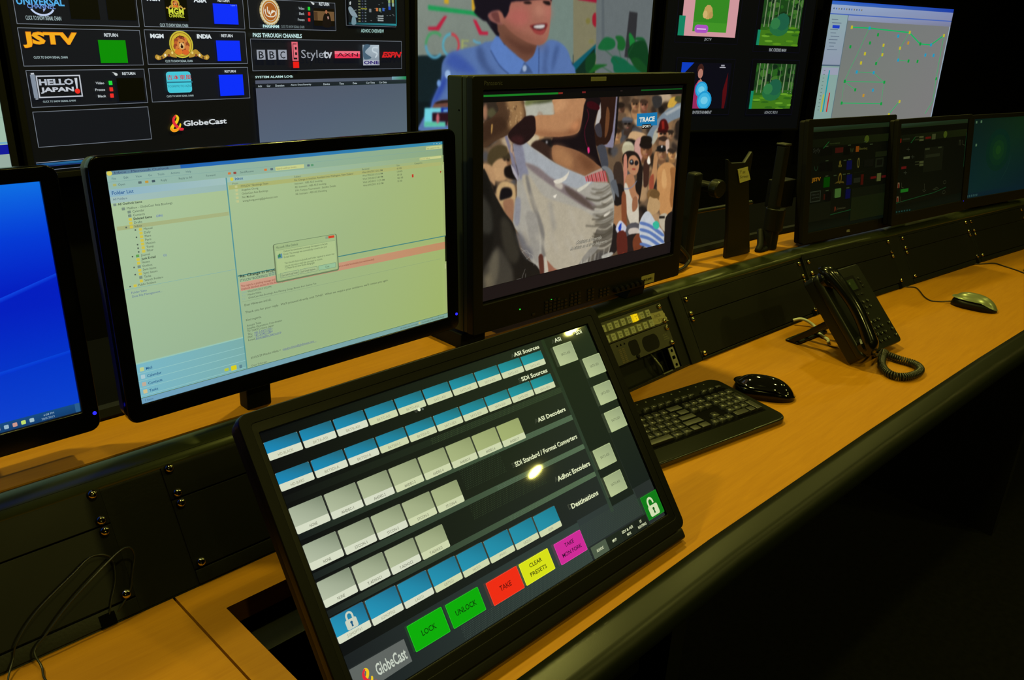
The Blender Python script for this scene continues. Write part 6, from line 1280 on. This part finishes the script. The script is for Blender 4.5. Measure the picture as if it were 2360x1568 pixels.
# headset-like dark ball and loose straps
tag(MB().tube(spline([Q.c+Q.u*.052+Q.v*.03-Q.n*.02, Q.c+Q.u*.03+Q.v*.0+Q.n*.0, Q.c+Q.u*.018-Q.v*.014+Q.n*.004, Q.c+Q.u*.05-Q.v*.012+Q.n*.004], 6), .0085, 8).build('black_strap', BLKM, smooth=True), 'thick black strap hanging beside the clamp pole onto the shelf', 'strap')
tag(MB().tube(spline([Vector((1.52, 1.02, .99)), Q.c+Q.u*(-.250)+Q.v*.012-Q.n*.01, Q.c+Q.u*(-.262)-Q.v*.008, Q.c+Q.u*(-.300)-Q.v*.0105+Q.n*.012, Vector((1.50, .965, .8895))], 8), .0042, 8).build('power_cable', CABLE, smooth=True), 'black cable arching down behind the broadcast monitor onto the shelf', 'cable')
# ================================================================== router panel, intercom and open slot in the middle bay
F0B = F0
LG = mat('panel_grey', (.045, .045, .026), .5)
rp_ = thing('button_panel', 'router control panel with two rows of pale square buttons, one lit yellow', 'control panel', matrix=F0B.mat); bpy.context.view_layer.update()
MB().box(1.7035, 2.1875, -.0026, .010, .1000, .1441).build('faceplate', LG, rp_, bevel=.0006, seg=1)
BT = mat('button_cream', (.40, .42, .27), .4); BY = mat('button_lit', (.5, .4, .02), .4, emis=lin((226, 190, 10)), es=.9); BTP = mat('button_print', (.16, .16, .10), .6)
bme = None
for row_, (v_, off) in enumerate(((.1311, 0), (.1098, 0))):
    for i in range(18):
        s_ = 2.1316-.0206*i
        if s_ < 1.76: break
        lit = row_ == 0 and i == 2
        m = MB(); a, b_ = .0078, .0062
        m.add([(-a, 0, -a), (a, 0, -a), (a, 0, a), (-a, 0, a), (-a+.001, -.006, -a+.001), (a-.001, -.006, -a+.001), (a-.001, -.006, a-.001), (-a+.001, -.006, a-.001)], [(4, 5, 6, 7), (0, 1, 5, 4), (1, 2, 6, 5), (2, 3, 7, 6), (3, 0, 4, 7)])
        bt = m.build('button', BY if lit else BT, rp_, Matrix.Translation((s_, -.0026, v_)))
        if lit: bt['label'] = 'yellow lit button'
        if i < 8:
            w1 = random.choice(['SAT', 'RTR', 'IRD', 'MON', 'ENC']); decal(bt, Matrix.Translation((0, -.0064, 0)), 'button_print', [(w1, -.004, .0008, .004, .0034), (str((i*3+row_) % 9+1), -.002, -.0040, .002, -.0012)], BTP)
for s_, v_ in ((2.178, .1372), (2.178, .1062), (1.713, .1372), (1.713, .1062)): screw(rp_, s_, v_, -.0026)
tp = MB(); tp.prism([(2.1425, .1290), (2.160, .1278), (2.1851, .1268), (2.1862, .122), (2.1888, .1195), (2.1880, .114), (2.1915, .110), (2.1900, .105), (2.1945, .1025), (2.180, .1030), (2.172, .1040), (2.160, .1030), (2.1424, .1044), (2.1432, .118)], -.0040, -.0031)
tpo = tp.build('masking_tape', mat('tape_cream', (.34, .32, .16), .75, noise=.15, scale=200), None, F0B.mat); tag(tpo, 'torn piece of cream masking tape with handwriting on the button panel', 'tape')
decal(tpo, Matrix.Translation((0, -.0043, 0)), 'handwriting', [('MCR', 2.1535, .1165, 2.1740, .1235), ('P2', 2.1620, .1065, 2.1760, .1130)], mat('pen_faint', (.19, .175, .09), .7))
ic = thing('intercom_panel', 'intercom unit with two dark rounded speaker grilles, below the button panel', 'intercom', matrix=F0B.mat); bpy.context.view_layer.update()
MB().box(1.7035, 2.1875, -.0026, .010, .0532, .0990).build('faceplate', LG, ic, bevel=.0006, seg=1)
MB().prism(rrect(2.0470, 2.0765, .0615, .0915, .0075, 5), -.0029, -.0020).build('speaker_grille', BLKM, ic)
MB().prism(rrect(2.0890, 2.1420, .0575, .0890, .0135, 6), -.0029, -.0020).build('speaker_grille', BLKM, ic)
MB().lathe([(.0042, 0), (.0042, .003), (.003, .004)], Matrix.Translation((2.062, -.0026, .0575)) @ Matrix.Rotation(math.pi/2, 4, 'X'), 12).build('control_knob', BLK, ic)
decal(ic, Matrix.Translation((0, -.0028, 0)), 'panel_print', [('poly', [(x-.003, .0890), (x+.003, .0890), (x, .0940)]) for x in (2.0145, 2.0255, 2.0370)], VOID)
m = MB()
for i in range(8):
    for j in range(2): m.box(2.0135+j*.0105, 2.0215+j*.0105, -.0030, -.0026, .0560+i*.0036, .0580+i*.0036)
m.build('level_bars', mat('bar_brown', (.11, .085, .035), .5), ic)
decal(ic, Matrix.Translation((0, -.0028, 0)), 'panel_print', [('RTS-TM', 2.1600, .0770, 2.1720, .0795), ('SERIES', 2.1600, .0725, 2.1740, .0745), ('INTERCOM', 2.1600, .0680, 2.1770, .0700)], mat('print_pale', (.22, .22, .14), .5))
for s_, v_ in ((2.178, .0905), (2.178, .0585), (1.713, .0905), (1.713, .0585)): screw(ic, s_, v_, -.0026)
# slotted bracket, latch and a curl of wire inside the open slot
m = MB(); m.ring(rrect(2.1615, 2.1790, .0060, .0495, .0008, 1), rrect(2.1650, 2.1755, .0245, .0315, .0008, 1), -.0024, -.0008); m.build('rack_bracket', mat('zinc', (.50, .50, .36), .3, metal=.7), desk, F0B.mat)
for v_ in (.0425, .0125): MB().lathe([(.0032, 0), (.0032, .001), (.002, .0014)], F0B.mat @ Matrix.Translation((2.1703, -.0025, v_)) @ Matrix.Rotation(math.pi/2, 4, 'X'), 12).build('rack_hole', VOID, desk)
MB().box(1.7035, 2.186, -.0030, .030, .0020, .0052).build('riser_kick_strip', PAINT, desk, F0B.mat, bevel=.0006, seg=1)
MB().box(2.118, 2.150, -.0046, -.001, .0044, .0068).build('latch_plate', mat('zinc_dull', (.22, .23, .15), .35, metal=.6), desk, F0B.mat)
MB().box(1.7035, 2.1875, -.0010, .010, .1447, .1578).build('riser_head_strip', PAINT, desk, F0B.mat)
tg2 = MB().tube([F0B.c+F0B.u*a+F0B.v*b_-F0B.n*c_ for a, b_, c_ in ((2.13, .050, .02), (2.132, .036, .014), (2.138, .020, .012), (2.146, .008, .018))], .0022, 8)
tag(tg2.build('loose_wire', mat('wire_clear', (.2, .21, .15), .2), smooth=True), 'loose grey wire inside the open slot under the intercom', 'wire')

# ================================================================== telephone
PP = Plane((1.786, .645, CZ-.567), -3.69, 43.26)
ph = mk_root('desk_telephone', 'black desk telephone propped upright on a bracket, handset on its left', 'telephone', (1.783, .60, TZ), -3.69)
pm = rel(ph, PP.mat)
m = MB(); m.prism(rrect(-.103, .103, -.101, .101, .010, 5), 0, .026); m.build('body', mat('phone_black', (.0055, .0065, .004), .36, spec=.35), ph, pm, bevel=.003)
# cradle, raised left side, with earpiece wells
m = MB(); m.prism(rrect(-.1075, -.054, -.101, .101, .012, 5), -.016, .002); m.build('cradle', mat('phone_black', (), 0), ph, pm, bevel=.006, seg=3)
def loft(rows, closed_ends=True):
    mb = MB(); n = len(rows[0]); vs = [p for r in rows for p in r]
    fs = [(i*n+k, i*n+(k+1) % n, (i+1)*n+(k+1) % n, (i+1)*n+k) for i in range(len(rows)-1) for k in range(n)]
    if closed_ends: fs += [list(range(n))[::-1], [(len(rows)-1)*n+k for k in range(n)]]
    return mb.add(vs, fs)
# handset: curved bar with two cups
rows = []
N_ = 22
for i in range(N_+1):
    t = i/N_; z = .112-.214*t
    arch = math.sin(math.pi*t)
    yc = -.023-.021*arch**.8
    thick = .0115+.007*(abs(2*t-1)**3)
    wid = .0165+.0045*abs(2*t-1)**2
    if i in (0, N_): thick *= .35; wid *= .5
    elif i in (1, N_-1): thick *= .75; wid *= .85
    rows.append([(-.085+wid*math.copysign(abs(math.cos(a))**.75, math.cos(a)), yc+thick*math.copysign(abs(math.sin(a))**.8, math.sin(a)), z) for a in [2*math.pi*k/18 for k in range(18)]])
hs = loft(rows).build('handset', mat('handset_black', (.003, .0035, .0025), .18), ph, pm, smooth=True)
for z_ in (.082, -.078):
    MB().lathe([(.0215, 0), (.0235, .004), (.0215, .026), (.019, .030)], Matrix.Translation((-.084, -.027 if z_ > 0 else -.028, z_)) @ Matrix.Rotation(-math.pi/2, 4, 'X'), 24).build('earpiece_cup' if z_ > 0 else 'mouthpiece_cup', mat('handset_black', (), 0), hs)
MB().prism(rrect(-.008, .056, .040, .078, .003, 3), -.0008, .001).build('display_surround', mat('phone_dark', (.006, .006, .006), .25), ph, pm)
MB().box(-.001, .046, -.0016, .0, .044, .070).build('display', mat('lcd_green', (.022, .034, .018), .2), ph, pm)
decal(ph, pm @ Matrix.Translation((0, -.002, 0)), 'display_print', [('7', .020, .058, .024, .063)], mat('lcd_pale', (.25, .3, .2), .4))
decal(ph, pm @ Matrix.Translation((0, -.0009, 0)), 'maker_name', [('CISCO', -.012, .0845, .002, .0875, .02), ('poly', [(-.011, .089), (-.010, .089), (-.010, .092), (-.011, .092)]), ('poly', [(-.007, .089), (-.006, .089), (-.006, .094), (-.007, .094)]), ('poly', [(-.003, .089), (-.002, .089), (-.002, .092), (-.003, .092)])], mat('print_pale', (), 0))
KM = mat('phone_key', (.006, .0075, .0055), .3); kp = mat('phone_key_print', (.45, .50, .36), .5)
def pkey(x, z, w_=.0105, h_=.007, t_=None, r_=.003):
    o = MB().prism(rrect(x-w_/2, x+w_/2, z-h_/2, z+h_/2, min(r_, h_/2-.0002), 4), -.0028, 0).build('key', KM, ph, pm, bevel=.0006, seg=1)
    if t_: decal(o, Matrix.Translation((0, -.0031, 0)), 'key_print', [(t_, x-.0013*max(1, len(t_)*.7), z-.0017, x+.0013*max(1, len(t_)*.7), z+.0017)], kp)
for i in range(4): pkey(.002+i*.0165, .030, .011, .005)
for z_ in (.066, .056, .046): pkey(.071, z_, .009, .0055)
for x, z_, t_ in ((.034, .012, 'x'), (.054, .012, '^'), (.034, -.002, '<'), (.054, -.002, '>'), (.014, .012, None), (.014, -.002, None), (.026, -.016, 'o')): pkey(x, z_, .008, .008, t_, .004)
for j, rws in enumerate((('1', '2', '3'), ('4', '5', '6'), ('7', '8', '9'), ('*', '0', '#'))):
    for i, t_ in enumerate(rws): pkey(.018+i*.0185, -.036-j*.0155, .0125, .0085, t_, .0035)
for j in range(3): pkey(.088, -.0515-j*.0155, .010, .0075, 'm' if j == 1 else '-', .0035)
for s_ in (-.084, -.0545):
    pass
# prop bracket at the back
m = MB(); A_ = Vector((-.075, .1405, 0)); 
def brk(x0, x1):
    m.prism([(.140, 0), (.158, .0), (.060, .088), (.048, .082)], x0, x1, axis='x')
for x0, x1 in ((-.082, -.070), (-.040, -.030), (.000, .010), (.040, .052)): brk(x0, x1)
m.box(-.082, .052, .128, .160, 0, .006); m.box(-.082, .052, .050, .066, .078, .086)
m.build('prop_bracket', mat('phone_black', (), 0), ph, bevel=.0015, seg=1)
# coiled cord from the handset end round to the body, lying on the desk
def coil(path, r, turns, wire):
    P = spline(path, 14); n = len(P); L = [0]
    for i in range(1, n): L.append(L[-1]+(P[i]-P[i-1]).length)
    pts = []; M_ = turns*12
    for j in range(M_+1):
        s_ = L[-1]*j/M_; i = max(k_ for k_ in range(n) if L[k_] <= s_+1e-9); i = min(i, n-2); f_ = (s_-L[i])/max(L[i+1]-L[i], 1e-9)
        c = P[i].lerp(P[i+1], f_); t = (P[i+1]-P[i]).normalized(); a = Vector((0, 0, 1)).cross(t).normalized(); b_ = t.cross(a); an = 2*math.pi*j/12
        pts.append(c+(a*math.cos(an)+b_*math.sin(an))*r)
    return pts
hz = TZ+.0092
hw = [PP.mat @ Vector((-.084, -.027, -.100)), PP.mat @ Vector((-.066, -.020, -.108)), Vector((1.792, .578, TZ+.020))]
cpath = [Vector((1.790, .572, TZ+.014)), Vector((1.757, .563, hz)), Vector((1.716, .546, hz)), Vector((1.686, .520, hz)), Vector((1.690, .495, hz)), Vector((1.722, .482, hz)), Vector((1.762, .484, hz)), Vector((1.785, .505, hz)), Vector((1.786, .540, hz)), Vector((1.789, .568, TZ+.011))]
MB().tube(spline(hw, 6), .0018, 8).build('cord_lead', CABLE, ph, ph.matrix_world.inverted(), smooth=True)
MB().tube(coil(cpath, .0068, 66, .0019), .0019, 6).build('coiled_cord', mat('cord_black', (.016, .017, .012), .3), ph, ph.matrix_world.inverted(), smooth=True)
MB().tube(spline([Vector((1.786, .540, hz)), Vector((1.787, .575, TZ+.010)), PP.mat @ Vector((.005, .020, -.097))], 6), .0018, 8).build('cord_lead', CABLE, ph, ph.matrix_world.inverted(), smooth=True)
tag(MB().tube(spline([Vector((1.828, .806, TZ+.012)), Vector((1.838, .792, TZ+.0175)), Vector((1.848, .775, TZ+.012)), Vector((1.845, .755, TZ+.0045)), Vector((1.815, .735, TZ+.0045)), Vector((1.79, .70, TZ+.0045)), Vector((1.77, .690, TZ+.006))], 6), .0036, 8).build('network_cable', WHITEC, smooth=True), 'pale network cable coming out of the riser behind the telephone', 'cable')

# ================================================================== mice
def mouse_rows(L, W, H, z0, z1, n=20, hump=.42, sx=lambda t: 1.0, lift=0):
    rows = []
    for i in range(n+1):
        t = (1-math.cos(math.pi*i/n))/2; x = -L/2+L*t; w_ = W/2*max(.0002, (1-abs(2*t-1)**2.7))**.5*sx(t)
        h = H*max(.0, 1-abs(2*t**1.18-1)**2.6)**.5
        h = max(h, .02*H); r = []
        for k_ in range(15):
            a = math.pi*k_/14; y = w_*math.cos(a); z = h*abs(math.sin(a))**.75
            r.append((x, y, min(max(z, z0*H), z1*H+z*0) if False else z+lift))
        rows.append(r)
    return rows
def mouse(label, x, y, ang, L, W, H, top_m, low_m, two=True):
    r = mk_root('computer_mouse', label, 'mouse', (x, y, TZ), ang)
    rows = mouse_rows(L, W, H, 0, 1); n = len(rows[0])
    lowr = [[(p[0], p[1], min(p[2], .52*H)+.0008) for p in rr] for rr in rows]
    mb = MB(); mb.grid(lowr); k0 = len(mb.v)
    for i in range(len(rows)-1): mb.f.append([i*n, i*n+n-1, (i+1)*n+n-1, (i+1)*n])
    mb.build('base', low_m, r, smooth=True)
    tr = [[(p[0]*1.004, p[1]*1.006, max(p[2], (.14+.44*min(1, max(0, (p[0]/L+.5)*3)))*H)+.0014) for p in rr] for rr in rows]
    mb = MB(); mb.grid(tr); mb.build('top_shell', top_m, r, smooth=True)
    wl = MB(); wl.lathe([(.001, -.0035), (.0085, -.003), (.0095, 0), (.0085, .003), (.001, .0035)], Matrix.Translation((L*.27, 0, H*.62)) @ Matrix.Rotation(math.pi/2, 4, 'X'), 20)
    wl.build('scroll_wheel', BLKM, r, smooth=True)
    MB().box(L*.13, L*.47, -.0004, .0004, H*.3, H*.74).build('button_seam', VOID, r) if False else None
    return r
m1 = mouse('glossy black computer mouse behind the right end of the keyboard', 1.400, .650, 119, .118, .064, .038, mat('mouse_gloss', (.004, .004, .004), .05, coat=1), BLKG)
m2_ = mouse('silver computer mouse with black sides on the desk right of the telephone', 2.352, .556, 97, .112, .060, .038, mat('mouse_silver', (.20, .23, .13), .28, metal=.35), BLK)
cb = [onz(px, py, TZ+.002) for px, py in ((2088, 661), (2112, 664), (2130, 684), (2145, 693), (2162, 695), (2196, 701))]
tag(MB().tube(spline([Vector((cb[0].x-.005, cb[0].y+.02, TZ+.006))]+cb[:-1]+[Vector((2.345, .610, TZ+.006))], 8), .0017, 8).build('mouse_cable', CABLE, smooth=True), 'thin black cable from the silver mouse to the riser', 'cable')
cb = [onz(px, py, TZ+.002) for px, py in ((2246, 609), (2270, 608), (2292, 607), (2312, 613), (2340, 622), (2366, 632))]
tag(MB().tube(spline(cb, 8), .0019, 8).build('mouse_cable', CABLE, smooth=True), 'thin black cable running off the right edge of the photo', 'cable')
m3 = mouse('dark reddish mouse just cut off by the right edge of the photo', 2.905, .520, 97, .112, .060, .036, mat('mouse_brown', (.05, .02, .012), .35), BLK)
# ================================================================== keyboard
kb = mk_root('computer_keyboard', 'black multimedia keyboard with outlined keys, half hidden by the touchscreen', 'keyboard', (1.325, .560, TZ), -9.6)
KW, KD = .462, .178
out = [(-KW, 0), (-.02, 0)]+[(-.02+.02*math.sin(a), .02-.02*math.cos(a)) for a in [math.radians(15*i) for i in range(1, 7)]]+[(.0, KD-.03)]+[(-.022+.022*math.cos(a), KD-.022+.022*math.sin(a)) for a in [math.radians(15*i) for i in range(0, 7)]]+[(-KW+.022, KD)]+[(-KW, KD-.022)]
m = MB(); n = len(out); zt = lambda y: .0125+.008*y/KD
vs = [(x, y, .0015) for x, y in out]+[(x, y, zt(y)) for x, y in out]
m.add(vs, [list(range(n)), list(range(2*n-1, n-1, -1))]+[(i, (i+1) % n, (i+1) % n+n, i+n) for i in range(n)])
m.build('case', mat('kb_case', (.008, .009, .006), .13), kb, bevel=.003, seg=3)
m = MB(); m.add([(-KW+.01, .036, zt(.036)+.0004), (-.018, .036, zt(.036)+.0004), (-.018, .137, zt(.137)+.0004), (-KW+.01, .137, zt(.137)+.0004)], [(0, 1, 2, 3)]); m.build('key_well', VOID, kb)
KC = mat('kb_key', (.005, .0055, .004), .3); KL = mat('kb_key_glint', (.042, .048, .026), .4)  # paler frame on each key stands in for light glinting off its edges
KEYM = {}
def key(x, y, w_=.0165, d_=.0150, leg=None):
    """x right edge, y front edge"""
    kk = (round(w_, 4), round(d_, 4))
    a, b_ = w_/2, d_/2
    mx = Matrix.Translation((x-a, y+b_, zt(y)+.0004)) @ Matrix.Rotation(math.atan(.008/KD), 4, 'X')
    if kk not in KEYM:
        m = MB(); i1, h_ = .0018, .0062
        m.add([(-a, -b_, 0), (a, -b_, 0), (a, b_, 0), (-a, b_, 0), (-a+i1, -b_+i1, h_), (a-i1, -b_+i1, h_), (a-i1, b_-i1*.6, h_), (-a+i1, b_-i1*.6, h_)], [(4, 5, 6, 7), (0, 1, 5, 4), (1, 2, 6, 5), (2, 3, 7, 6), (3, 0, 4, 7)])
        o = m.build('key', KC, kb, mx, bevel=.0005, seg=1)
        e = MB(); p = [(-a+i1+.0003, -b_+i1+.0003), (a-i1-.0003, -b_+i1+.0003), (a-i1-.0003, b_-i1*.6-.0003), (-a+i1+.0003, b_-i1*.6-.0003)]; t_ = .00042
        q_ = [(p[0][0]+t_, p[0][1]+t_), (p[1][0]-t_, p[1][1]+t_), (p[2][0]-t_, p[2][1]-t_), (p[3][0]+t_, p[3][1]-t_)]
        e.add([(x_, y_, h_+.00012) for x_, y_ in p+q_], [(0, 1, 5, 4), (1, 2, 6, 5), (2, 3, 7, 6), (3, 0, 4, 7)])
        eo = e.build('key_glint', KL, o, fix=False); KEYM[kk] = (o.data, eo.data)
    else:
        o = bpy.data.objects.new('key', KEYM[kk][0]); C.objects.link(o); o.parent = kb; o.matrix_basis = mx
        bv_ = o.modifiers.new('bevel', 'BEVEL'); bv_.width = .0005; bv_.segments = 1; bv_.limit_method = 'ANGLE'
        eo = bpy.data.objects.new('key_glint', KEYM[kk][1]); C.objects.link(eo); eo.parent = o
    if leg: LEG.append((leg, x-w_+.0045, y+d_-.0078, zt(y)+.0071))
LEG = []
px_, py_ = .0182, .0168; X0k = -.022; Y0k = .040
# number pad
for j, row_ in enumerate((('.', '0w'), ('E2', '3', '2', '1'), (None, '6', '5', '4'), ('+2', '9', '8', '7'), ('-', '*', '/', 'N'))):
    y_ = Y0k+j*py_
    if j == 0: key(X0k-px_, y_, leg='.'); key(X0k-2*px_, y_, .0165+px_, leg='0')
    elif j == 1: key(X0k, Y0k, d_=.0150+py_, leg='E'); [key(X0k-(i+1)*px_, y_, leg=t_) for i, t_ in enumerate('321')]
    elif j == 2: key(X0k, y_, d_=.0150+py_, leg='+'); [key(X0k-(i+1)*px_, y_, leg=t_) for i, t_ in enumerate('654')]
    elif j == 3: [key(X0k-(i+1)*px_, y_, leg=t_) for i, t_ in enumerate('987')]
    else: [key(X0k-i*px_, y_, leg=t_) for i, t_ in enumerate('-*/N')]
for i in range(3): key(X0k-.004-i*px_*1.05, Y0k+5*py_+.010, .0165, .0085)
# navigation block
XN = X0k-4*px_-.0055
for i, t_ in enumerate('>v<'): key(XN-i*px_, Y0k, leg=t_)
key(XN-px_, Y0k+py_, leg='^')
for j in (3, 4):
    for i in range(3): key(XN-i*px_, Y0k+j*py_)
for i in range(3): key(XN-i*px_, Y0k+5*py_+.010, .0165, .0085)
# main block
XM = XN-3*px_-.0055
def rowk(y_, ws, legs=None):
    x = XM
    for i, w_ in enumerate(ws): key(x, y_, w_-.0017, leg=(legs[i] if legs and i < len(legs) and legs[i] != ' ' else None)); x -= w_
rowk(Y0k, [.0245, .0215, .0215, .0245, .082, .0245, .0215, .0245])
rowk(Y0k+py_, [.046]+[px_]*10+[.030], ' /.,MNBVCXZ')
rowk(Y0k+2*py_, [.040]+[px_]*11+[.028], ' \';LKJHGFDSA')
rowk(Y0k+3*py_, [.027]+[px_]*12+[.0235], '\\][POIUYTREWQ')
rowk(Y0k+4*py_, [.036]+[px_]*12, ' =-0987654321')
x = XM
for g in range(3):
    for i in range(4): key(x, Y0k+5*py_+.010, .0165, .0085); x -= px_
    x -= .010
LM = MB()
for t_, x, y, z in LEG:
    vs, fs = text_mesh(t_)
    if not vs: continue
    x0 = min(p[0] for p in vs); y0 = min(p[1] for p in vs); LM.add([(x+(p[0]-x0)*.0042, y+(p[1]-y0)*.0042, z) for p in vs], fs)
vs, fs = text_mesh('ALIENWARE', .01); LM.add([(XM-.115+(p[0])*.0072, KD-.026+p[1]*.0078, zt(KD-.02)+.0003) for p in vs], fs)
LM.build('key_legends', mat('kb_print', (.16, .17, .12), .5), kb, fix=False)
m = MB()
for i in range(11): m.box(-.045-i*.022, -.0425-i*.022, KD-.014, KD-.0118, zt(KD)-.0006, zt(KD)-.0001)
m.build('media_key_marks', mat('kb_print', (), 0), kb)
tag(MB().tube(spline([kb.matrix_world @ Vector(p) for p in ((-.150, KD-.001, .010), (-.175, KD+.012, .006), (-.215, KD+.020, .004), (-.26, KD+.025, .004), (-.30, KD+.05, .004), (-.31, KD+.075, .012))], 8), .0021, 8).build('keyboard_cable', CABLE, smooth=True), 'black cable leaving the back edge of the keyboard', 'cable')
# ================================================================== loose headset wire at the left
f_ = lambda s_, v_, n_: F0.c+F0.u*s_+F0.v*v_+F0.n*n_
w1 = [Vector((.163, .755, TZ+.003)), Vector((.157, .785, TZ+.003)), Vector((.160, .805, TZ+.005)), f_(.960, .010, .010), f_(.975, .022, .012), f_(1.001, .041, .016), f_(1.030, .058, .02), f_(1.062, .074, .02), f_(1.076, .076, .018), f_(1.081, .066, .014), f_(1.073, .045, .010), f_(1.066, .028, .006), f_(1.050, .013, .003), f_(1.043, .008, -.004)]
tag(MB().tube(spline(w1, 8), .0012, 8).build('headset_wire', mat('wire_black', (.018, .019, .012), .35), smooth=True), 'thin black wire looping over the riser at the left of the desk', 'wire')
w2_ = [f_(.940, .010, .006), f_(.948, .026, .010), f_(.973, .048, .012), f_(1.015, .070, .012), f_(1.040, .081, .010), f_(1.058, .072, .008), f_(1.056, .048, .006), f_(1.045, .026, .005), f_(1.038, .010, .002), f_(1.036, .006, -.005)]
tag(MB().tube(spline([Vector((.125, .77, TZ+.002)), Vector((.128, .805, TZ+.003))]+w2_, 8), .0010, 8).build('headset_wire', mat('wire_black', (), 0), smooth=True), 'second fainter wire loop lying close against the riser panels', 'wire')
# ================================================================== dark operator chair shape low right is out of view; floor stays empty
